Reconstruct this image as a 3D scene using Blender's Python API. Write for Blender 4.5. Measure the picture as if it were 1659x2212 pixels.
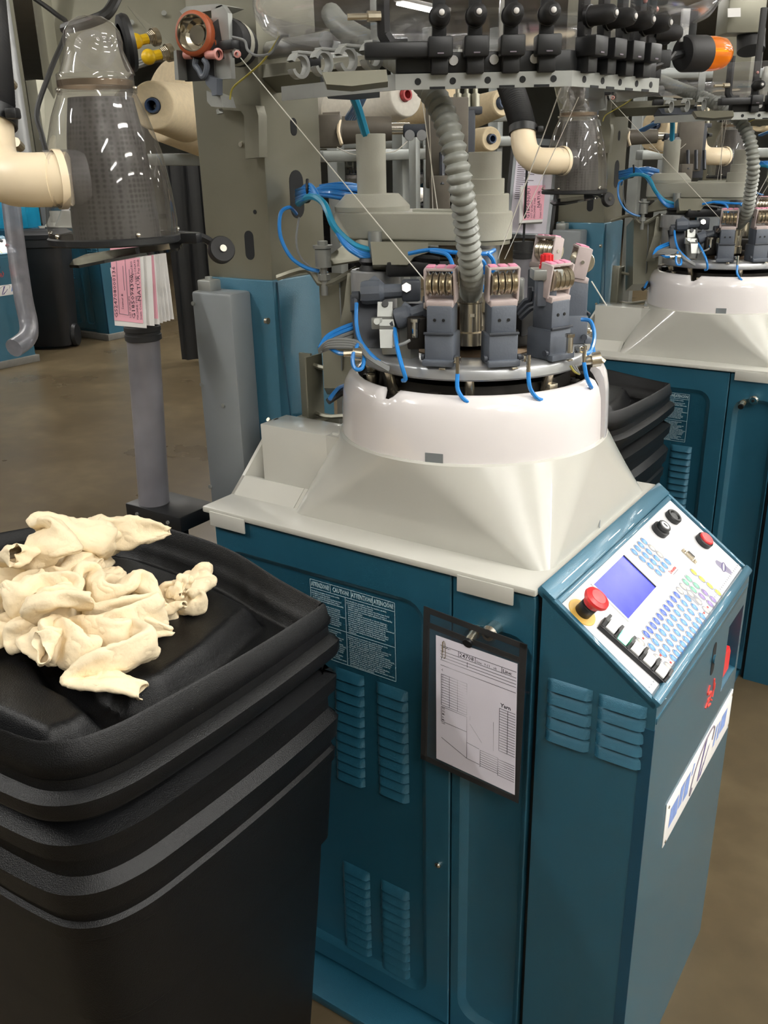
import bpy, bmesh, math, random
from mathutils import Vector as V, Matrix
for o in list(bpy.data.objects): bpy.data.objects.remove(o)
S = bpy.context.scene
COL = S.collection
PI = math.pi
# ---------------------------------------------------------------- camera
PITCH, ROLL, YAW, FPX, EYE = math.radians(21.23), math.radians(-1.28), math.radians(34.5), 1947.0, 1.6
_f = V((-math.sin(YAW)*math.cos(PITCH), math.cos(YAW)*math.cos(PITCH), -math.sin(PITCH)))
_r = V((math.cos(YAW), math.sin(YAW), 0)); _u = _r.cross(_f)
CR = math.cos(ROLL)*_r + math.sin(ROLL)*_u
CU = -math.sin(ROLL)*_r + math.cos(ROLL)*_u
CP = V((0, 0, EYE))
cd = bpy.data.cameras.new('camera'); cam = bpy.data.objects.new('camera', cd); COL.objects.link(cam)
cam.matrix_world = Matrix(((CR.x, CU.x, -_f.x, CP.x), (CR.y, CU.y, -_f.y, CP.y), (CR.z, CU.z, -_f.z, CP.z), (0, 0, 0, 1)))
cd.sensor_fit = 'VERTICAL'; cd.sensor_height = 24.0; cd.lens = FPX/2212*24.0; cd.clip_start = 0.02
S.camera = cam
# measured positions: a sight line of the photograph met with a plane of the place
def ray(px, py): return CR*((px-829.5)/FPX) - CU*((py-1106)/FPX) + _f
def onx(px, py, x): d = ray(px, py); return CP + d*(x/d.x)
def ony(px, py, y): d = ray(px, py); return CP + d*(y/d.y)
def onz(px, py, z): d = ray(px, py); return CP + d*((z-EYE)/d.z)
def dep(px, py, k): return CP + ray(px, py)*k
# ---------------------------------------------------------------- world, exposure
w = bpy.data.worlds.new('hall_air'); S.world = w; w.use_nodes = True
w.node_tree.nodes['Background'].inputs[0].default_value = (0.93, 0.95, 1.0, 1)
w.node_tree.nodes['Background'].inputs[1].default_value = 0.12
S.view_settings.view_transform = 'Standard'; S.view_settings.look = 'None'
S.view_settings.exposure = 0.0; S.view_settings.gamma = 1.0; S.view_settings.use_curve_mapping = False
LAMP_ROWS = [(-7.4, 0), (-4.9, 0), (-2.4, 0), (1.6, 0), (3.3, 0), (5.0, 0)]      # X of the ceiling lamp rows
LAMP_Y = [-1.2, 1.6, 4.4, 7.2, 12.0]
LAMP_Z, LAMP_W, LAMP_P = 3.55, 8.0, 45.0
LAMP_OFF = {(-2.4, 1.6), (-2.4, 4.4), (-4.9, 1.6), (-4.9, 4.4)}      # lamps left out here so the left floor stays darker
# ---------------------------------------------------------------- materials
def lin(c): return tuple((x/255/12.92 if x/255 <= .04045 else ((x/255+.055)/1.055)**2.4) for x in c)
MT = {}
def mat(name, rgb, rough=.5, metal=0, vary=.12, vscale=6, bump=0, bscale=200, coat=0, emit=None, estr=0, spec=.5, dark=None, trans=0, mottle=None):
    m = bpy.data.materials.new(name); m.use_nodes = True; MT[name] = m
    nt = m.node_tree; N = nt.nodes; L = nt.links; b = N['Principled BSDF']
    c = lin(rgb)
    tc = N.new('ShaderNodeTexCoord')
    if vary:
        n = N.new('ShaderNodeTexNoise'); n.inputs['Scale'].default_value = vscale; n.inputs['Detail'].default_value = 5
        L.new(tc.outputs['Object'], n.inputs['Vector'])
        r = N.new('ShaderNodeValToRGB')
        lo = lin(dark) if dark else tuple(x*(1-vary) for x in c)
        hi = tuple(min(1, x*(1+vary)) for x in c) if not dark else c
        r.color_ramp.elements[0].position = .3; r.color_ramp.elements[1].position = .7
        r.color_ramp.elements[0].color = (*lo, 1); r.color_ramp.elements[1].color = (*hi, 1)
        L.new(n.outputs['Fac'], r.inputs['Fac']); L.new(r.outputs['Color'], b.inputs['Base Color'])
        rr = N.new('ShaderNodeMapRange'); rr.inputs['To Min'].default_value = max(.02, rough-.06); rr.inputs['To Max'].default_value = min(1, rough+.06)
        L.new(n.outputs['Fac'], rr.inputs['Value']); L.new(rr.outputs['Result'], b.inputs['Roughness'])
    else:
        b.inputs['Base Color'].default_value = (*c, 1); b.inputs['Roughness'].default_value = rough
    b.inputs['Metallic'].default_value = metal; b.inputs['Coat Weight'].default_value = coat
    b.inputs['Specular IOR Level'].default_value = spec; b.inputs['Transmission Weight'].default_value = trans
    if bump:
        n2 = N.new('ShaderNodeTexNoise'); n2.inputs['Scale'].default_value = bscale; n2.inputs['Detail'].default_value = 3
        L.new(tc.outputs['Object'], n2.inputs['Vector'])
        bp = N.new('ShaderNodeBump'); bp.inputs['Strength'].default_value = bump; bp.inputs['Distance'].default_value = .002
        L.new(n2.outputs['Fac'], bp.inputs['Height']); L.new(bp.outputs['Normal'], b.inputs['Normal'])
    if emit: b.inputs['Emission Color'].default_value = (*lin(emit), 1); b.inputs['Emission Strength'].default_value = estr
    return m
def clear(name, tint=(.93, .93, .95), gloss=.05, haze=0.0, edge=.35, hz=(200, 200, 205)):
    "clear plastic: see-through with a Fresnel sheen and a little milkiness"
    m = bpy.data.materials.new(name); m.use_nodes = True; MT[name] = m
    nt = m.node_tree; N = nt.nodes; L = nt.links; N.remove(N['Principled BSDF']); out = N['Material Output']
    t = N.new('ShaderNodeBsdfTransparent'); t.inputs[0].default_value = (*tint, 1)
    d = N.new('ShaderNodeBsdfDiffuse'); d.inputs[0].default_value = (*lin(hz), 1)
    g = N.new('ShaderNodeBsdfGlossy'); g.inputs['Roughness'].default_value = gloss
    lw = N.new('ShaderNodeLayerWeight'); lw.inputs['Blend'].default_value = .5
    pw = N.new('ShaderNodeMath'); pw.operation = 'POWER'; pw.inputs[1].default_value = 3.2; L.new(lw.outputs['Facing'], pw.inputs[0])
    f = N.new('ShaderNodeMath'); f.operation = 'MULTIPLY_ADD'; f.inputs[1].default_value = edge*1.5; f.inputs[2].default_value = .035; L.new(pw.outputs[0], f.inputs[0])
    ns = N.new('ShaderNodeTexNoise'); ns.inputs['Scale'].default_value = 14; tc = N.new('ShaderNodeTexCoord'); L.new(tc.outputs['Object'], ns.inputs['Vector'])
    mr = N.new('ShaderNodeMapRange'); mr.inputs['To Min'].default_value = haze*.6; mr.inputs['To Max'].default_value = haze*1.4; L.new(ns.outputs['Fac'], mr.inputs['Value'])
    a = N.new('ShaderNodeMixShader'); c = N.new('ShaderNodeMixShader')
    L.new(mr.outputs['Result'], a.inputs[0]); L.new(t.outputs[0], a.inputs[1]); L.new(d.outputs[0], a.inputs[2])
    L.new(f.outputs[0], c.inputs[0]); L.new(a.outputs[0], c.inputs[1]); L.new(g.outputs[0], c.inputs[2])
    L.new(c.outputs[0], out.inputs[0]); return m
mat('teal', (37, 97, 121), .36, .3, .08, 3, .3, 900, spec=.8, coat=.6)
mat('teal_dark', (20, 66, 88), .45, 0, .1, 3, .2, 900)
mat('groove_shade', (8, 12, 16), .7)  # near black, stands for the shade inside gaps, slots and holes
mat('cover_white', (192, 191, 183), .2, 0, .03, 4, coat=.4)
mat('guard_white', (236, 231, 231), .16, 0, .02, 3, coat=.6)
mat('housing_grey', (172, 171, 158), .5, 0, .05, 8, .12, 300)
mat('column_metal', (134, 132, 118), .42, .5, .12, 3, .05, 60)
mat('galvanised', (158, 160, 156), .42, .6, .15, 14, .05, 90)
mat('panel_grey', (132, 137, 140), .4, .2, .06, 5)
mat('ring_grey', (176, 178, 180), .34, .6, .05, 8)
mat('unit_grey', (88, 94, 104), .5, 0, .1, 20, .15, 300)
mat('unit_dark', (58, 62, 70), .5, 0, .1, 20)
mat('bracket_pink', (186, 172, 170), .45, 0, .06, 30)
mat('pink', (228, 150, 178), .5, 0, .05, 30)
mat('chrome', (225, 220, 210), .12, 1, .04, 20)
mat('nickel', (206, 196, 176), .24, .9, .1, 20)
mat('brass', (190, 160, 95), .28, 1, .08, 20)
mat('bronze_grey', (104, 98, 88), .55, .2, .15, 20)
mat('bronze', (116, 98, 78), .4, .8, .2, 30)
mat('machine_dark', (40, 36, 32), .5, .4, .3, 40)
mat('black', (24, 25, 27), .42, 0, .12, 30)
mat('black_soft', (34, 34, 35), .62, 0, .15, 30)
mat('bin_black', (10, 11, 13), .38, 0, .1, 8, .35, 700, spec=.28)
mat('bin_far', (24, 25, 27), .5, 0, .1, 8)
mat('hose_grey', (132, 134, 128), .34, 0, .08, 20)
mat('tube_blue', (34, 128, 208), .3, 0, .08, 20, coat=.3)
mat('tube_teal', (30, 140, 178), .3, 0, .08, 20)
mat('cable_grey', (120, 122, 122), .5)
mat('cable_black', (28, 28, 28), .5)
mat('cable_yellow', (150, 140, 60), .5)
mat('yarn_white', (232, 228, 218), .8, 0, .05, 60, .3, 400)
mat('yarn_cream', (226, 208, 174), .8, 0, .06, 60, .3, 400)
mat('cloth', (240, 222, 188), .9, 0, .05, 30, .5, 160)
mat('core_blue', (48, 66, 96), .5)
mat('core_red', (176, 60, 64), .5)
mat('pvc_cream', (242, 224, 192), .38, 0, .06, 8)
mat('panel_white', (226, 226, 228), .32, 0, .02, 20)
mat('paper', (222, 217, 228), .8, 0, .03, 10)
mat('paper_white', (228, 226, 224), .8, 0, .03, 10)
mat('ticket_pink', (236, 172, 188), .8, 0, .04, 14)
mat('ink', (52, 48, 58), .8, vary=0)
mat('ink_soft', (120, 112, 122), .8, vary=0)
mat('label_white', (170, 198, 206), .6, vary=0)
mat('red', (214, 44, 48), .35, 0, .06, 30)
mat('red_ink', (205, 70, 62), .7, 0, .1, 90)
mat('yellow', (222, 182, 90), .5, 0, .05, 30)
mat('yellow_bright', (236, 192, 26), .4, 0, .05, 30)
mat('key_ring', (150, 152, 160), .5, vary=0)
mat('key_blue', (104, 158, 226), .3, 0, .04, 80)
mat('key_indigo', (84, 112, 206), .3, 0, .04, 80)
mat('key_grey', (206, 202, 196), .35, 0, .04, 80)
mat('key_green', (128, 198, 166), .3, 0, .04, 80)
mat('key_purple', (150, 128, 186), .3, 0, .04, 80)
mat('key_yellow', (238, 232, 84), .3, 0, .04, 80)
mat('emblem', (148, 142, 168), .6, 0, .1, 60)
mat('emblem_dark', (92, 80, 130), .6, 0, .1, 60)
mat('logo_blue', (126, 150, 206), .6, 0, .2, 60)
mat('lcd', (60, 66, 190), .22, 0, .3, 40, emit=(80, 86, 225), estr=.36, spec=.12)
mat('switch_white', (222, 222, 220), .35)
mat('switch_lit', (210, 255, 230), .4, emit=(120, 255, 190), estr=2.4, vary=0)
mat('amber', (255, 140, 10), .08, 0, .06, 20, trans=.6, emit=(255, 120, 0), estr=.08)
mat('clamp_plastic', (150, 152, 148), .45, 0, .06, 30)
mat('rubber_orange', (150, 74, 40), .5)
mat('ceramic_pink', (214, 150, 142), .4)
mat('ceiling_paint', (236, 235, 230), .8, 0, .03, 2)
mat('wall_paint', (196, 196, 188), .7, 0, .04, 2)
mat('plinth', (112, 110, 104), .7, 0, .1, 20)
mat('rack_metal', (150, 154, 152), .4, .6, .08, 10)
mat('blue_card', (52, 74, 120), .6)
mat('lamp_white', (225, 225, 225), .5)
mat('lamp_tube', (255, 255, 255), .5, emit=(255, 248, 236), estr=LAMP_W, vary=0)
clear('clear_plastic', (.96, .96, .97), .06, .07, .26)
clear('canister_plastic', (.9, .9, .9), .04, .08, .4, (190, 182, 170))
clear('frosted', (.74, .75, .78), .3, .55, .3, (150, 148, 154))
clear('pane', (.97, .97, .97), .06, .02, .22)
def mesh_screen():
    m = mat('screen_mesh', (44, 46, 50), .5, .3, 0)
    nt = m.node_tree; N = nt.nodes; L = nt.links; b = N['Principled BSDF']
    tc = N.new('ShaderNodeTexCoord'); v = N.new('ShaderNodeTexVoronoi'); v.inputs['Scale'].default_value = 150; v.inputs['Randomness'].default_value = .1
    L.new(tc.outputs['Object'], v.inputs['Vector']); r = N.new('ShaderNodeValToRGB')
    r.color_ramp.elements[0].position = .3; r.color_ramp.elements[0].color = (.006, .006, .007, 1); r.color_ramp.elements[1].position = .5; r.color_ramp.elements[1].color = (.04, .039, .04, 1)
    L.new(v.outputs['Distance'], r.inputs['Fac']); L.new(r.outputs['Color'], b.inputs['Base Color'])
mesh_screen()
def floor_mat():
    m = mat('concrete', (112, 98, 78), .3, 0, 0, spec=.14)
    nt = m.node_tree; N = nt.nodes; L = nt.links; b = N['Principled BSDF']; tc = N.new('ShaderNodeTexCoord')
    n1 = N.new('ShaderNodeTexNoise'); n1.inputs['Scale'].default_value = 1.3; n1.inputs['Detail'].default_value = 4; n1.inputs['Roughness'].default_value = .5
    n2 = N.new('ShaderNodeTexNoise'); n2.inputs['Scale'].default_value = 9; n2.inputs['Detail'].default_value = 6
    mx = N.new('ShaderNodeMix'); mx.data_type = 'FLOAT'; mx.inputs[0].default_value = .4
    for n in (n1, n2): L.new(tc.outputs['Object'], n.inputs['Vector'])
    L.new(n1.outputs['Fac'], mx.inputs[2]); L.new(n2.outputs['Fac'], mx.inputs[3])
    r = N.new('ShaderNodeValToRGB'); e = r.color_ramp.elements
    e[0].position = .25; e[0].color = (*lin((70, 61, 47)), 1); e[1].position = .75; e[1].color = (*lin((104, 92, 70)), 1)
    k = e.new(.5); k.color = (*lin((84, 73, 55)), 1)
    L.new(mx.outputs[0], r.inputs['Fac']); L.new(r.outputs['Color'], b.inputs['Base Color'])
    q = N.new('ShaderNodeMapRange'); q.inputs['From Min'].default_value = .2; q.inputs['From Max'].default_value = .8; q.inputs['To Min'].default_value = .24; q.inputs['To Max'].default_value = .36
    L.new(n1.outputs['Fac'], q.inputs['Value']); L.new(q.outputs['Result'], b.inputs['Roughness'])
    bp = N.new('ShaderNodeBump'); bp.inputs['Strength'].default_value = .05; bp.inputs['Distance'].default_value = .003
    L.new(n2.outputs['Fac'], bp.inputs['Height']); L.new(bp.outputs['Normal'], b.inputs['Normal'])
floor_mat()
# ---------------------------------------------------------------- mesh helpers
ORG = {}
def rr(w, h, r, n=5, cx=0, cy=0):
    "rounded rectangle outline, counter-clockwise"
    o = []
    for (sx, sy, a) in ((1, 1, 0), (-1, 1, 90), (-1, -1, 180), (1, -1, 270)):
        for i in range(n+1):
            t = math.radians(a+90*i/n); o.append((cx+sx*(w/2-r)+r*math.cos(t), cy+sy*(h/2-r)+r*math.sin(t)))
    return o
def spline(P, k=6, closed=False):
    P = [V(p) for p in P]; o = []; n = len(P)
    if n < 3: return P
    for i in range(n if closed else n-1):
        if closed: a, b, c, d = P[(i-1) % n], P[i], P[(i+1) % n], P[(i+2) % n]
        else: a, b, c, d = P[max(0, i-1)], P[i], P[i+1], P[min(n-1, i+2)]
        for j in range(k):
            t = j/k
            o.append(.5*((2*b)+(c-a)*t+(2*a-5*b+4*c-d)*t*t+(3*b-a-3*c+d)*t**3))
    if not closed: o.append(P[-1])
    return o
class G:
    def __init__(s): s.bm = bmesh.new()
    def box(s, c, d, bev=0, rot=None, seg=2):
        M = Matrix.Translation(V(c))
        if rot is not None: M = M @ (rot if isinstance(rot, Matrix) else Matrix.Rotation(rot, 4, 'Z'))
        v = bmesh.ops.create_cube(s.bm, size=1, matrix=M @ Matrix.Diagonal((*d, 1)))['verts']
        if bev:
            e = list({e for x in v for e in x.link_edges})
            bmesh.ops.bevel(s.bm, geom=e, offset=bev, segments=seg, profile=.5, affect='EDGES')
        return s
    def bb(s, x0, x1, y0, y1, z0, z1, bev=0): return s.box(((x0+x1)/2, (y0+y1)/2, (z0+z1)/2), (x1-x0, y1-y0, z1-z0), bev)
    def cyl(s, a, b, r, r2=None, n=20, cap=True):
        a, b = V(a), V(b); d = b-a
        M = Matrix.Translation((a+b)/2) @ d.to_track_quat('Z', 'Y').to_matrix().to_4x4()
        bmesh.ops.create_cone(s.bm, segments=n, radius1=r, radius2=r if r2 is None else r2, depth=d.length, cap_ends=cap, matrix=M); return s
    def ball(s, c, r, sc=(1, 1, 1), n=14, rot=None):
        M = Matrix.Translation(V(c))
        if rot is not None: M = M @ rot
        bmesh.ops.create_uvsphere(s.bm, u_segments=n, v_segments=max(6, n*2//3), radius=r, matrix=M @ Matrix.Diagonal((*sc, 1))); return s
    def lathe(s, prof, o=(0, 0, 0), n=40, a0=0, a1=360, axis=None, fn=None, caps=False):
        o = V(o); full = abs(a1-a0) >= 359.9; m = n if full else n+1; R = []
        Q = V(axis).to_track_quat('Z', 'Y').to_matrix() if axis is not None else None
        for i in range(m):
            t = math.radians(a0+(a1-a0)*i/n); row = []
            for (r, z) in prof:
                if fn: r, z = fn(math.degrees(t), r, z)
                p = V((r*math.cos(t), r*math.sin(t), z))
                if Q: p = Q @ p
                row.append(s.bm.verts.new(o+p))
            R.append(row)
        for i in range(n):
            A, B = R[i], R[(i+1) % m]
            for j in range(len(prof)-1):
                try: s.bm.faces.new((A[j], B[j], B[j+1], A[j+1]))
                except ValueError: pass
        if caps and not full:
            for row in (R[0], R[-1]):
                try: s.bm.faces.new(row)
                except ValueError: pass
        return s
    def tube(s, P, r, n=8, k=6, closed=False, rad=None, cap=True):
        P = spline(P, k, closed) if k else [V(p) for p in P]
        N = len(P); R = []; up = V((0, 0, 1)); prev = None
        for i, p in enumerate(P):
            t = ((P[(i+1) % N]-P[i-1]) if closed else (P[min(i+1, N-1)]-P[max(i-1, 0)]))
            t = t.normalized() if t.length > 1e-9 else V((0, 0, 1))
            if prev is None:
                x = t.cross(up) if abs(t.dot(up)) < .95 else t.cross(V((1, 0, 0)))
            else: x = prev - t*prev.dot(t)
            x.normalize(); prev = x; y = t.cross(x); q = rad(i/(N-1), i) if rad else r
            R.append([s.bm.verts.new(p+q*(math.cos(2*PI*j/n)*x+math.sin(2*PI*j/n)*y)) for j in range(n)])
        for i in range(N if closed else N-1):
            A, B = R[i], R[(i+1) % N]
            for j in range(n): s.bm.faces.new((A[j], A[(j+1) % n], B[(j+1) % n], B[j]))
        if cap and not closed:
            s.bm.faces.new(R[0][::-1]); s.bm.faces.new(R[-1])
        return s
    def prism(s, pts, vec):
        vec = V(vec); A = [s.bm.verts.new(V(p)) for p in pts]; B = [s.bm.verts.new(V(p)+vec) for p in pts]; n = len(A)
        s.bm.faces.new(A[::-1]); s.bm.faces.new(B)
        for i in range(n): s.bm.faces.new((A[i], A[(i+1) % n], B[(i+1) % n], B[i]))
        return s
    def rings(s, loops, close0=False, close1=True, wrap=True):
        R = [[s.bm.verts.new(V(p)) for p in lp] for lp in loops]; n = len(R[0])
        for a, b in zip(R, R[1:]):
            for j in range(n if wrap else n-1): s.bm.faces.new((a[j], a[(j+1) % n], b[(j+1) % n], b[j]))
        if close0: s.bm.faces.new(R[0][::-1])
        if close1: s.bm.faces.new(R[-1])
        return s
    def grid(s, f, nu, nv):
        R = [[s.bm.verts.new(V(f(i/nu, j/nv))) for j in range(nv+1)] for i in range(nu+1)]
        for i in range(nu):
            for j in range(nv): s.bm.faces.new((R[i][j], R[i+1][j], R[i+1][j+1], R[i][j+1]))
        return s
    def poly(s, pts): s.bm.faces.new([s.bm.verts.new(V(p)) for p in pts]); return s
    def mesh(s, name, m, smooth=35, norm=True):
        if norm: bmesh.ops.recalc_face_normals(s.bm, faces=s.bm.faces)
        me = bpy.data.meshes.new(name); s.bm.to_mesh(me); s.bm.free()
        for p in me.polygons: p.use_smooth = True
        me.set_sharp_from_angle(angle=math.radians(smooth))
        me.materials.append(MT[m]); return me
    def out(s, name, m, parent, smooth=35, label=None, kind=None, norm=True):
        me = s.mesh(name, m, smooth, norm); me.transform(Matrix.Translation(-ORG[parent]))
        o = bpy.data.objects.new(name, me); COL.objects.link(o); o.parent = parent; ORG[o] = ORG[parent]
        if label: o['label'] = label
        if kind: o['kind'] = kind
        return o
    def top(s, name, m, label, cat, group=None, smooth=35, kind=None):
        me = s.mesh(name, m, smooth); c = [v.co for v in me.vertices]
        lo = V([min(q[i] for q in c) for i in range(3)]); hi = V([max(q[i] for q in c) for i in range(3)])
        b = V(((lo.x+hi.x)/2, (lo.y+hi.y)/2, lo.z)); me.transform(Matrix.Translation(-b))
        o = bpy.data.objects.new(name, me); COL.objects.link(o); o.location = b; ORG[o] = b
        if kind: o['kind'] = kind
        if label: o['label'] = label
        if cat: o['category'] = cat
        if group: o['group'] = group
        return o
def thing(name, label, cat, loc, group=None):
    o = bpy.data.objects.new(name, None); COL.objects.link(o); o.location = loc; ORG[o] = V(loc); o.empty_display_size = .05
    o['label'] = label; o['category'] = cat
    if group: o['group'] = group
    return o
def inst(name, me, parent, M):
    "a repeat of a part that shares its mesh"
    o = bpy.data.objects.new(name, me); COL.objects.link(o); o.parent = parent
    o.matrix_local = Matrix.Translation(-ORG[parent]) @ M; ORG[o] = ORG[parent]; return o
def text(name, body, size, M, m, parent, align='LEFT', bold=0, sx=1.0, spacing=1.0, line=1.0):
    c = bpy.data.curves.new(name, 'FONT'); c.body = body; c.size = size; c.align_x = align; c.resolution_u = 1; c.offset = bold
    c.space_character = spacing; c.space_line = line
    t = bpy.data.objects.new('tmp_text', c); COL.objects.link(t)
    dg = bpy.context.evaluated_depsgraph_get(); me = bpy.data.meshes.new_from_object(t.evaluated_get(dg)); me.name = name
    bpy.data.objects.remove(t); bpy.data.curves.remove(c)
    me.transform(Matrix.Translation(-ORG[parent]) @ M @ Matrix.Diagonal((sx, 1, 1, 1)))
    me.materials.clear(); me.materials.append(MT[m])
    o = bpy.data.objects.new(name, me); COL.objects.link(o); o.parent = parent; ORG[o] = ORG[parent]; return o
def frame(o, x, y):
    "matrix from an origin and two in-plane directions"
    x = V(x).normalized(); z = x.cross(V(y)).normalized(); y = z.cross(x); o = V(o)
    return Matrix(((x.x, y.x, z.x, o.x), (x.y, y.y, z.y, o.y), (x.z, y.z, z.z, o.z), (0, 0, 0, 1)))
KIDS = {}
def copy_tree(o, parent=None):
    c = o.copy(); COL.objects.link(c); c.parent = parent
    for ch in list(o.children): copy_tree(ch, c)
    return c
# ================================================================ the hall
def struct(g, name, m):
    o = g.top(name, m, None, None, kind='structure'); return o
struct(G().grid(lambda u, v: (-26+u*33, -6+v*40, 0), 1, 1), 'floor', 'concrete')
struct(G().grid(lambda u, v: (-26+u*33, 34-v*40, 4.2), 1, 1), 'ceiling', 'ceiling_paint')
struct(G().bb(-26, 7, 34, 34.2, 0, 4.2), 'wall_back', 'wall_paint')
struct(G().bb(-26.2, -26, -6, 34, 0, 4.2), 'wall_left', 'wall_paint')
struct(G().bb(6.8, 7.0, -6, 34, 0, 4.2), 'wall_right', 'wall_paint')
struct(G().bb(-26, 7, -6.2, -6, 0, 4.2), 'wall_rear', 'wall_paint')
lamp = thing('ceiling_lamp', 'white twin tube fluorescent lamp hanging from the hall ceiling', 'lamp', (0, 0, LAMP_Z), 'ceiling lamps of the hall')
G().box((0, 0, LAMP_Z+.05), (.16, 1.25, .05), .01).out('housing', 'lamp_white', lamp)
for sx in (-.04, .04): G().cyl((sx, -.6, LAMP_Z), (sx, .6, LAMP_Z), .018, n=8).out('lamp_tube', 'lamp_tube', lamp)
for sy in (-.5, .5): G().cyl((0, sy, LAMP_Z+.06), (0, sy, 4.2), .006, n=6).out('hanger', 'galvanised', lamp)
al = bpy.data.lights.new('lamp_light', 'AREA'); al.shape = 'RECTANGLE'; al.size = .14; al.size_y = 1.2; al.energy = LAMP_P; al.color = (1, .985, .955)
alo = bpy.data.objects.new('lamp_light', al); COL.objects.link(alo); alo.parent = lamp; alo.location = (0, 0, -.025)
au = bpy.data.lights.new('lamp_uplight', 'AREA'); au.shape = 'RECTANGLE'; au.size = .14; au.size_y = 1.2; au.energy = LAMP_P*.9; au.color = (1, .985, .955)
auo = bpy.data.objects.new('lamp_uplight', au); COL.objects.link(auo); auo.parent = lamp; auo.location = (0, 0, .085); auo.rotation_euler = (PI, 0, 0)
first = True
for (lx, _) in LAMP_ROWS:
    for ly in LAMP_Y:
        if (lx, ly) in LAMP_OFF: continue
        o = lamp if first else copy_tree(lamp); first = False
        o.location = (lx, ly, LAMP_Z)
# ================================================================ the knitting machine
AX = V((-.75, 1.376, 0))                      # axis of the needle cylinder
YF, ZT, XR, XC, XL = 1.107, 1.0, -.301, -.487, -1.145   # front plane, cabinet top, console face, console ridge, rear end
mach = thing('knitting_machine', 'nearest teal circular sock knitting machine with white cover and control console', 'machine', (AX.x, AX.y, 0), 'sock knitting machines')
ORG[mach] = V((AX.x, AX.y, 0))
# ---- cabinet
cab = G().bb(XL, XC-.004, YF+.02, 1.635, 0, ZT).out('cabinet', 'teal', mach)
def door(x0, x1, z0, z1, ix0, ix1, iz0, iz1, r=.03, depth=.011, name='door'):
    cx, cz, w, h = (x0+x1)/2, (z0+z1)/2, x1-x0, z1-z0; icx, icz = (ix0+ix1)/2, (iz0+iz1)/2; iw, ih = ix1-ix0, iz1-iz0
    L = []
    for (pts, y) in ((rr(w, h, .003, 5, cx, cz), YF+.02), (rr(w, h, .003, 5, cx, cz), YF+.002), (rr(w-.004, h-.004, .002, 5, cx, cz), YF),
                     (rr(iw+.02, ih+.02, r+.01, 5, icx, icz), YF), (rr(iw+.012, ih+.012, r+.006, 5, icx, icz), YF+.002), (rr(iw-.006, ih-.006, r, 5, icx, icz), YF+depth-.001), (rr(iw-.014, ih-.014, r-.004, 5, icx, icz), YF+depth)):
        L.append([(x, y, z) for x, z in pts])
    return G().rings(L).out(name, 'teal', mach, smooth=25)
xs = ony(975, 1400, YF).x
rx = ony(908, 1500, YF).x
rz1 = ony(800, 1283, YF).z
d1 = door(XL, xs-.0015, .03, ZT-.004, XL+.03, rx, .085, rz1)
lx = ony(1003, 1800, YF).x; rx2 = ony(1122, 1800, YF).x
d2 = door(xs+.0015, XC-.006, .03, ZT-.004, lx, rx2, .085, rz1-.01)
G().bb(XL-.005, XC-.01, YF-.08, YF+.02, 0, .022, .004).out('base_ledge', 'teal', mach)
G().bb(XC-.0045, XC+.0045, YF+.012, 1.63, .0, ZT).out('gap_shade', 'groove_shade', mach)  # dark filler painted as the shade between cabinet and console
# ---- louvres (pressed scoops), one mesh shared by every slot
def louvre_mesh(L, h, D):
    g = G()
    def f(u, v):
        x = (u-.5)*L; e = min(1, (L/2-abs(x))/(h*.75)); e = math.sqrt(max(0, 1-(1-e)**2))
        d = D*(v**.75)*e
        return (x, -d-.0004, -v*h+h/2)
    g.grid(f, 14, 6)
    g.grid(lambda u, v: ((u-.5)*L*.97, -f(u*.97+.015, 1)[1]*-1*(1-v), -h/2+.0002), 14, 1)
    return g.mesh('louvre', 'teal', 40)
def louvres(px_rows, n, plane_y, me, parent):
    "px_rows: top slot (left, right ends) and bottom slot (left, right ends)"
    a, b, c, d = [ony(*p, plane_y) for p in px_rows]
    for i in range(n):
        t = i/(n-1); m = (a.lerp(c, t)+b.lerp(d, t))/2
        inst('louvre', me, parent, Matrix.Translation((m.x, plane_y, m.z)))
lm = louvre_mesh(.066, .0185, .009)
yp = YF+.011
louvres(((815, 1478), (880, 1506), (822, 1698), (882, 1724)), 11, yp, lm, d1)
louvres(((722, 1446), (788, 1472), (728, 1664), (790, 1692)), 11, yp, lm, d1)
louvres(((824, 1905), (884, 1936), (828, 2095), (886, 2120)), 11, yp, lm, d1)
louvres(((742, 1866), (798, 1892), (752, 2046), (800, 2072)), 11, yp, lm, d1)
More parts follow.
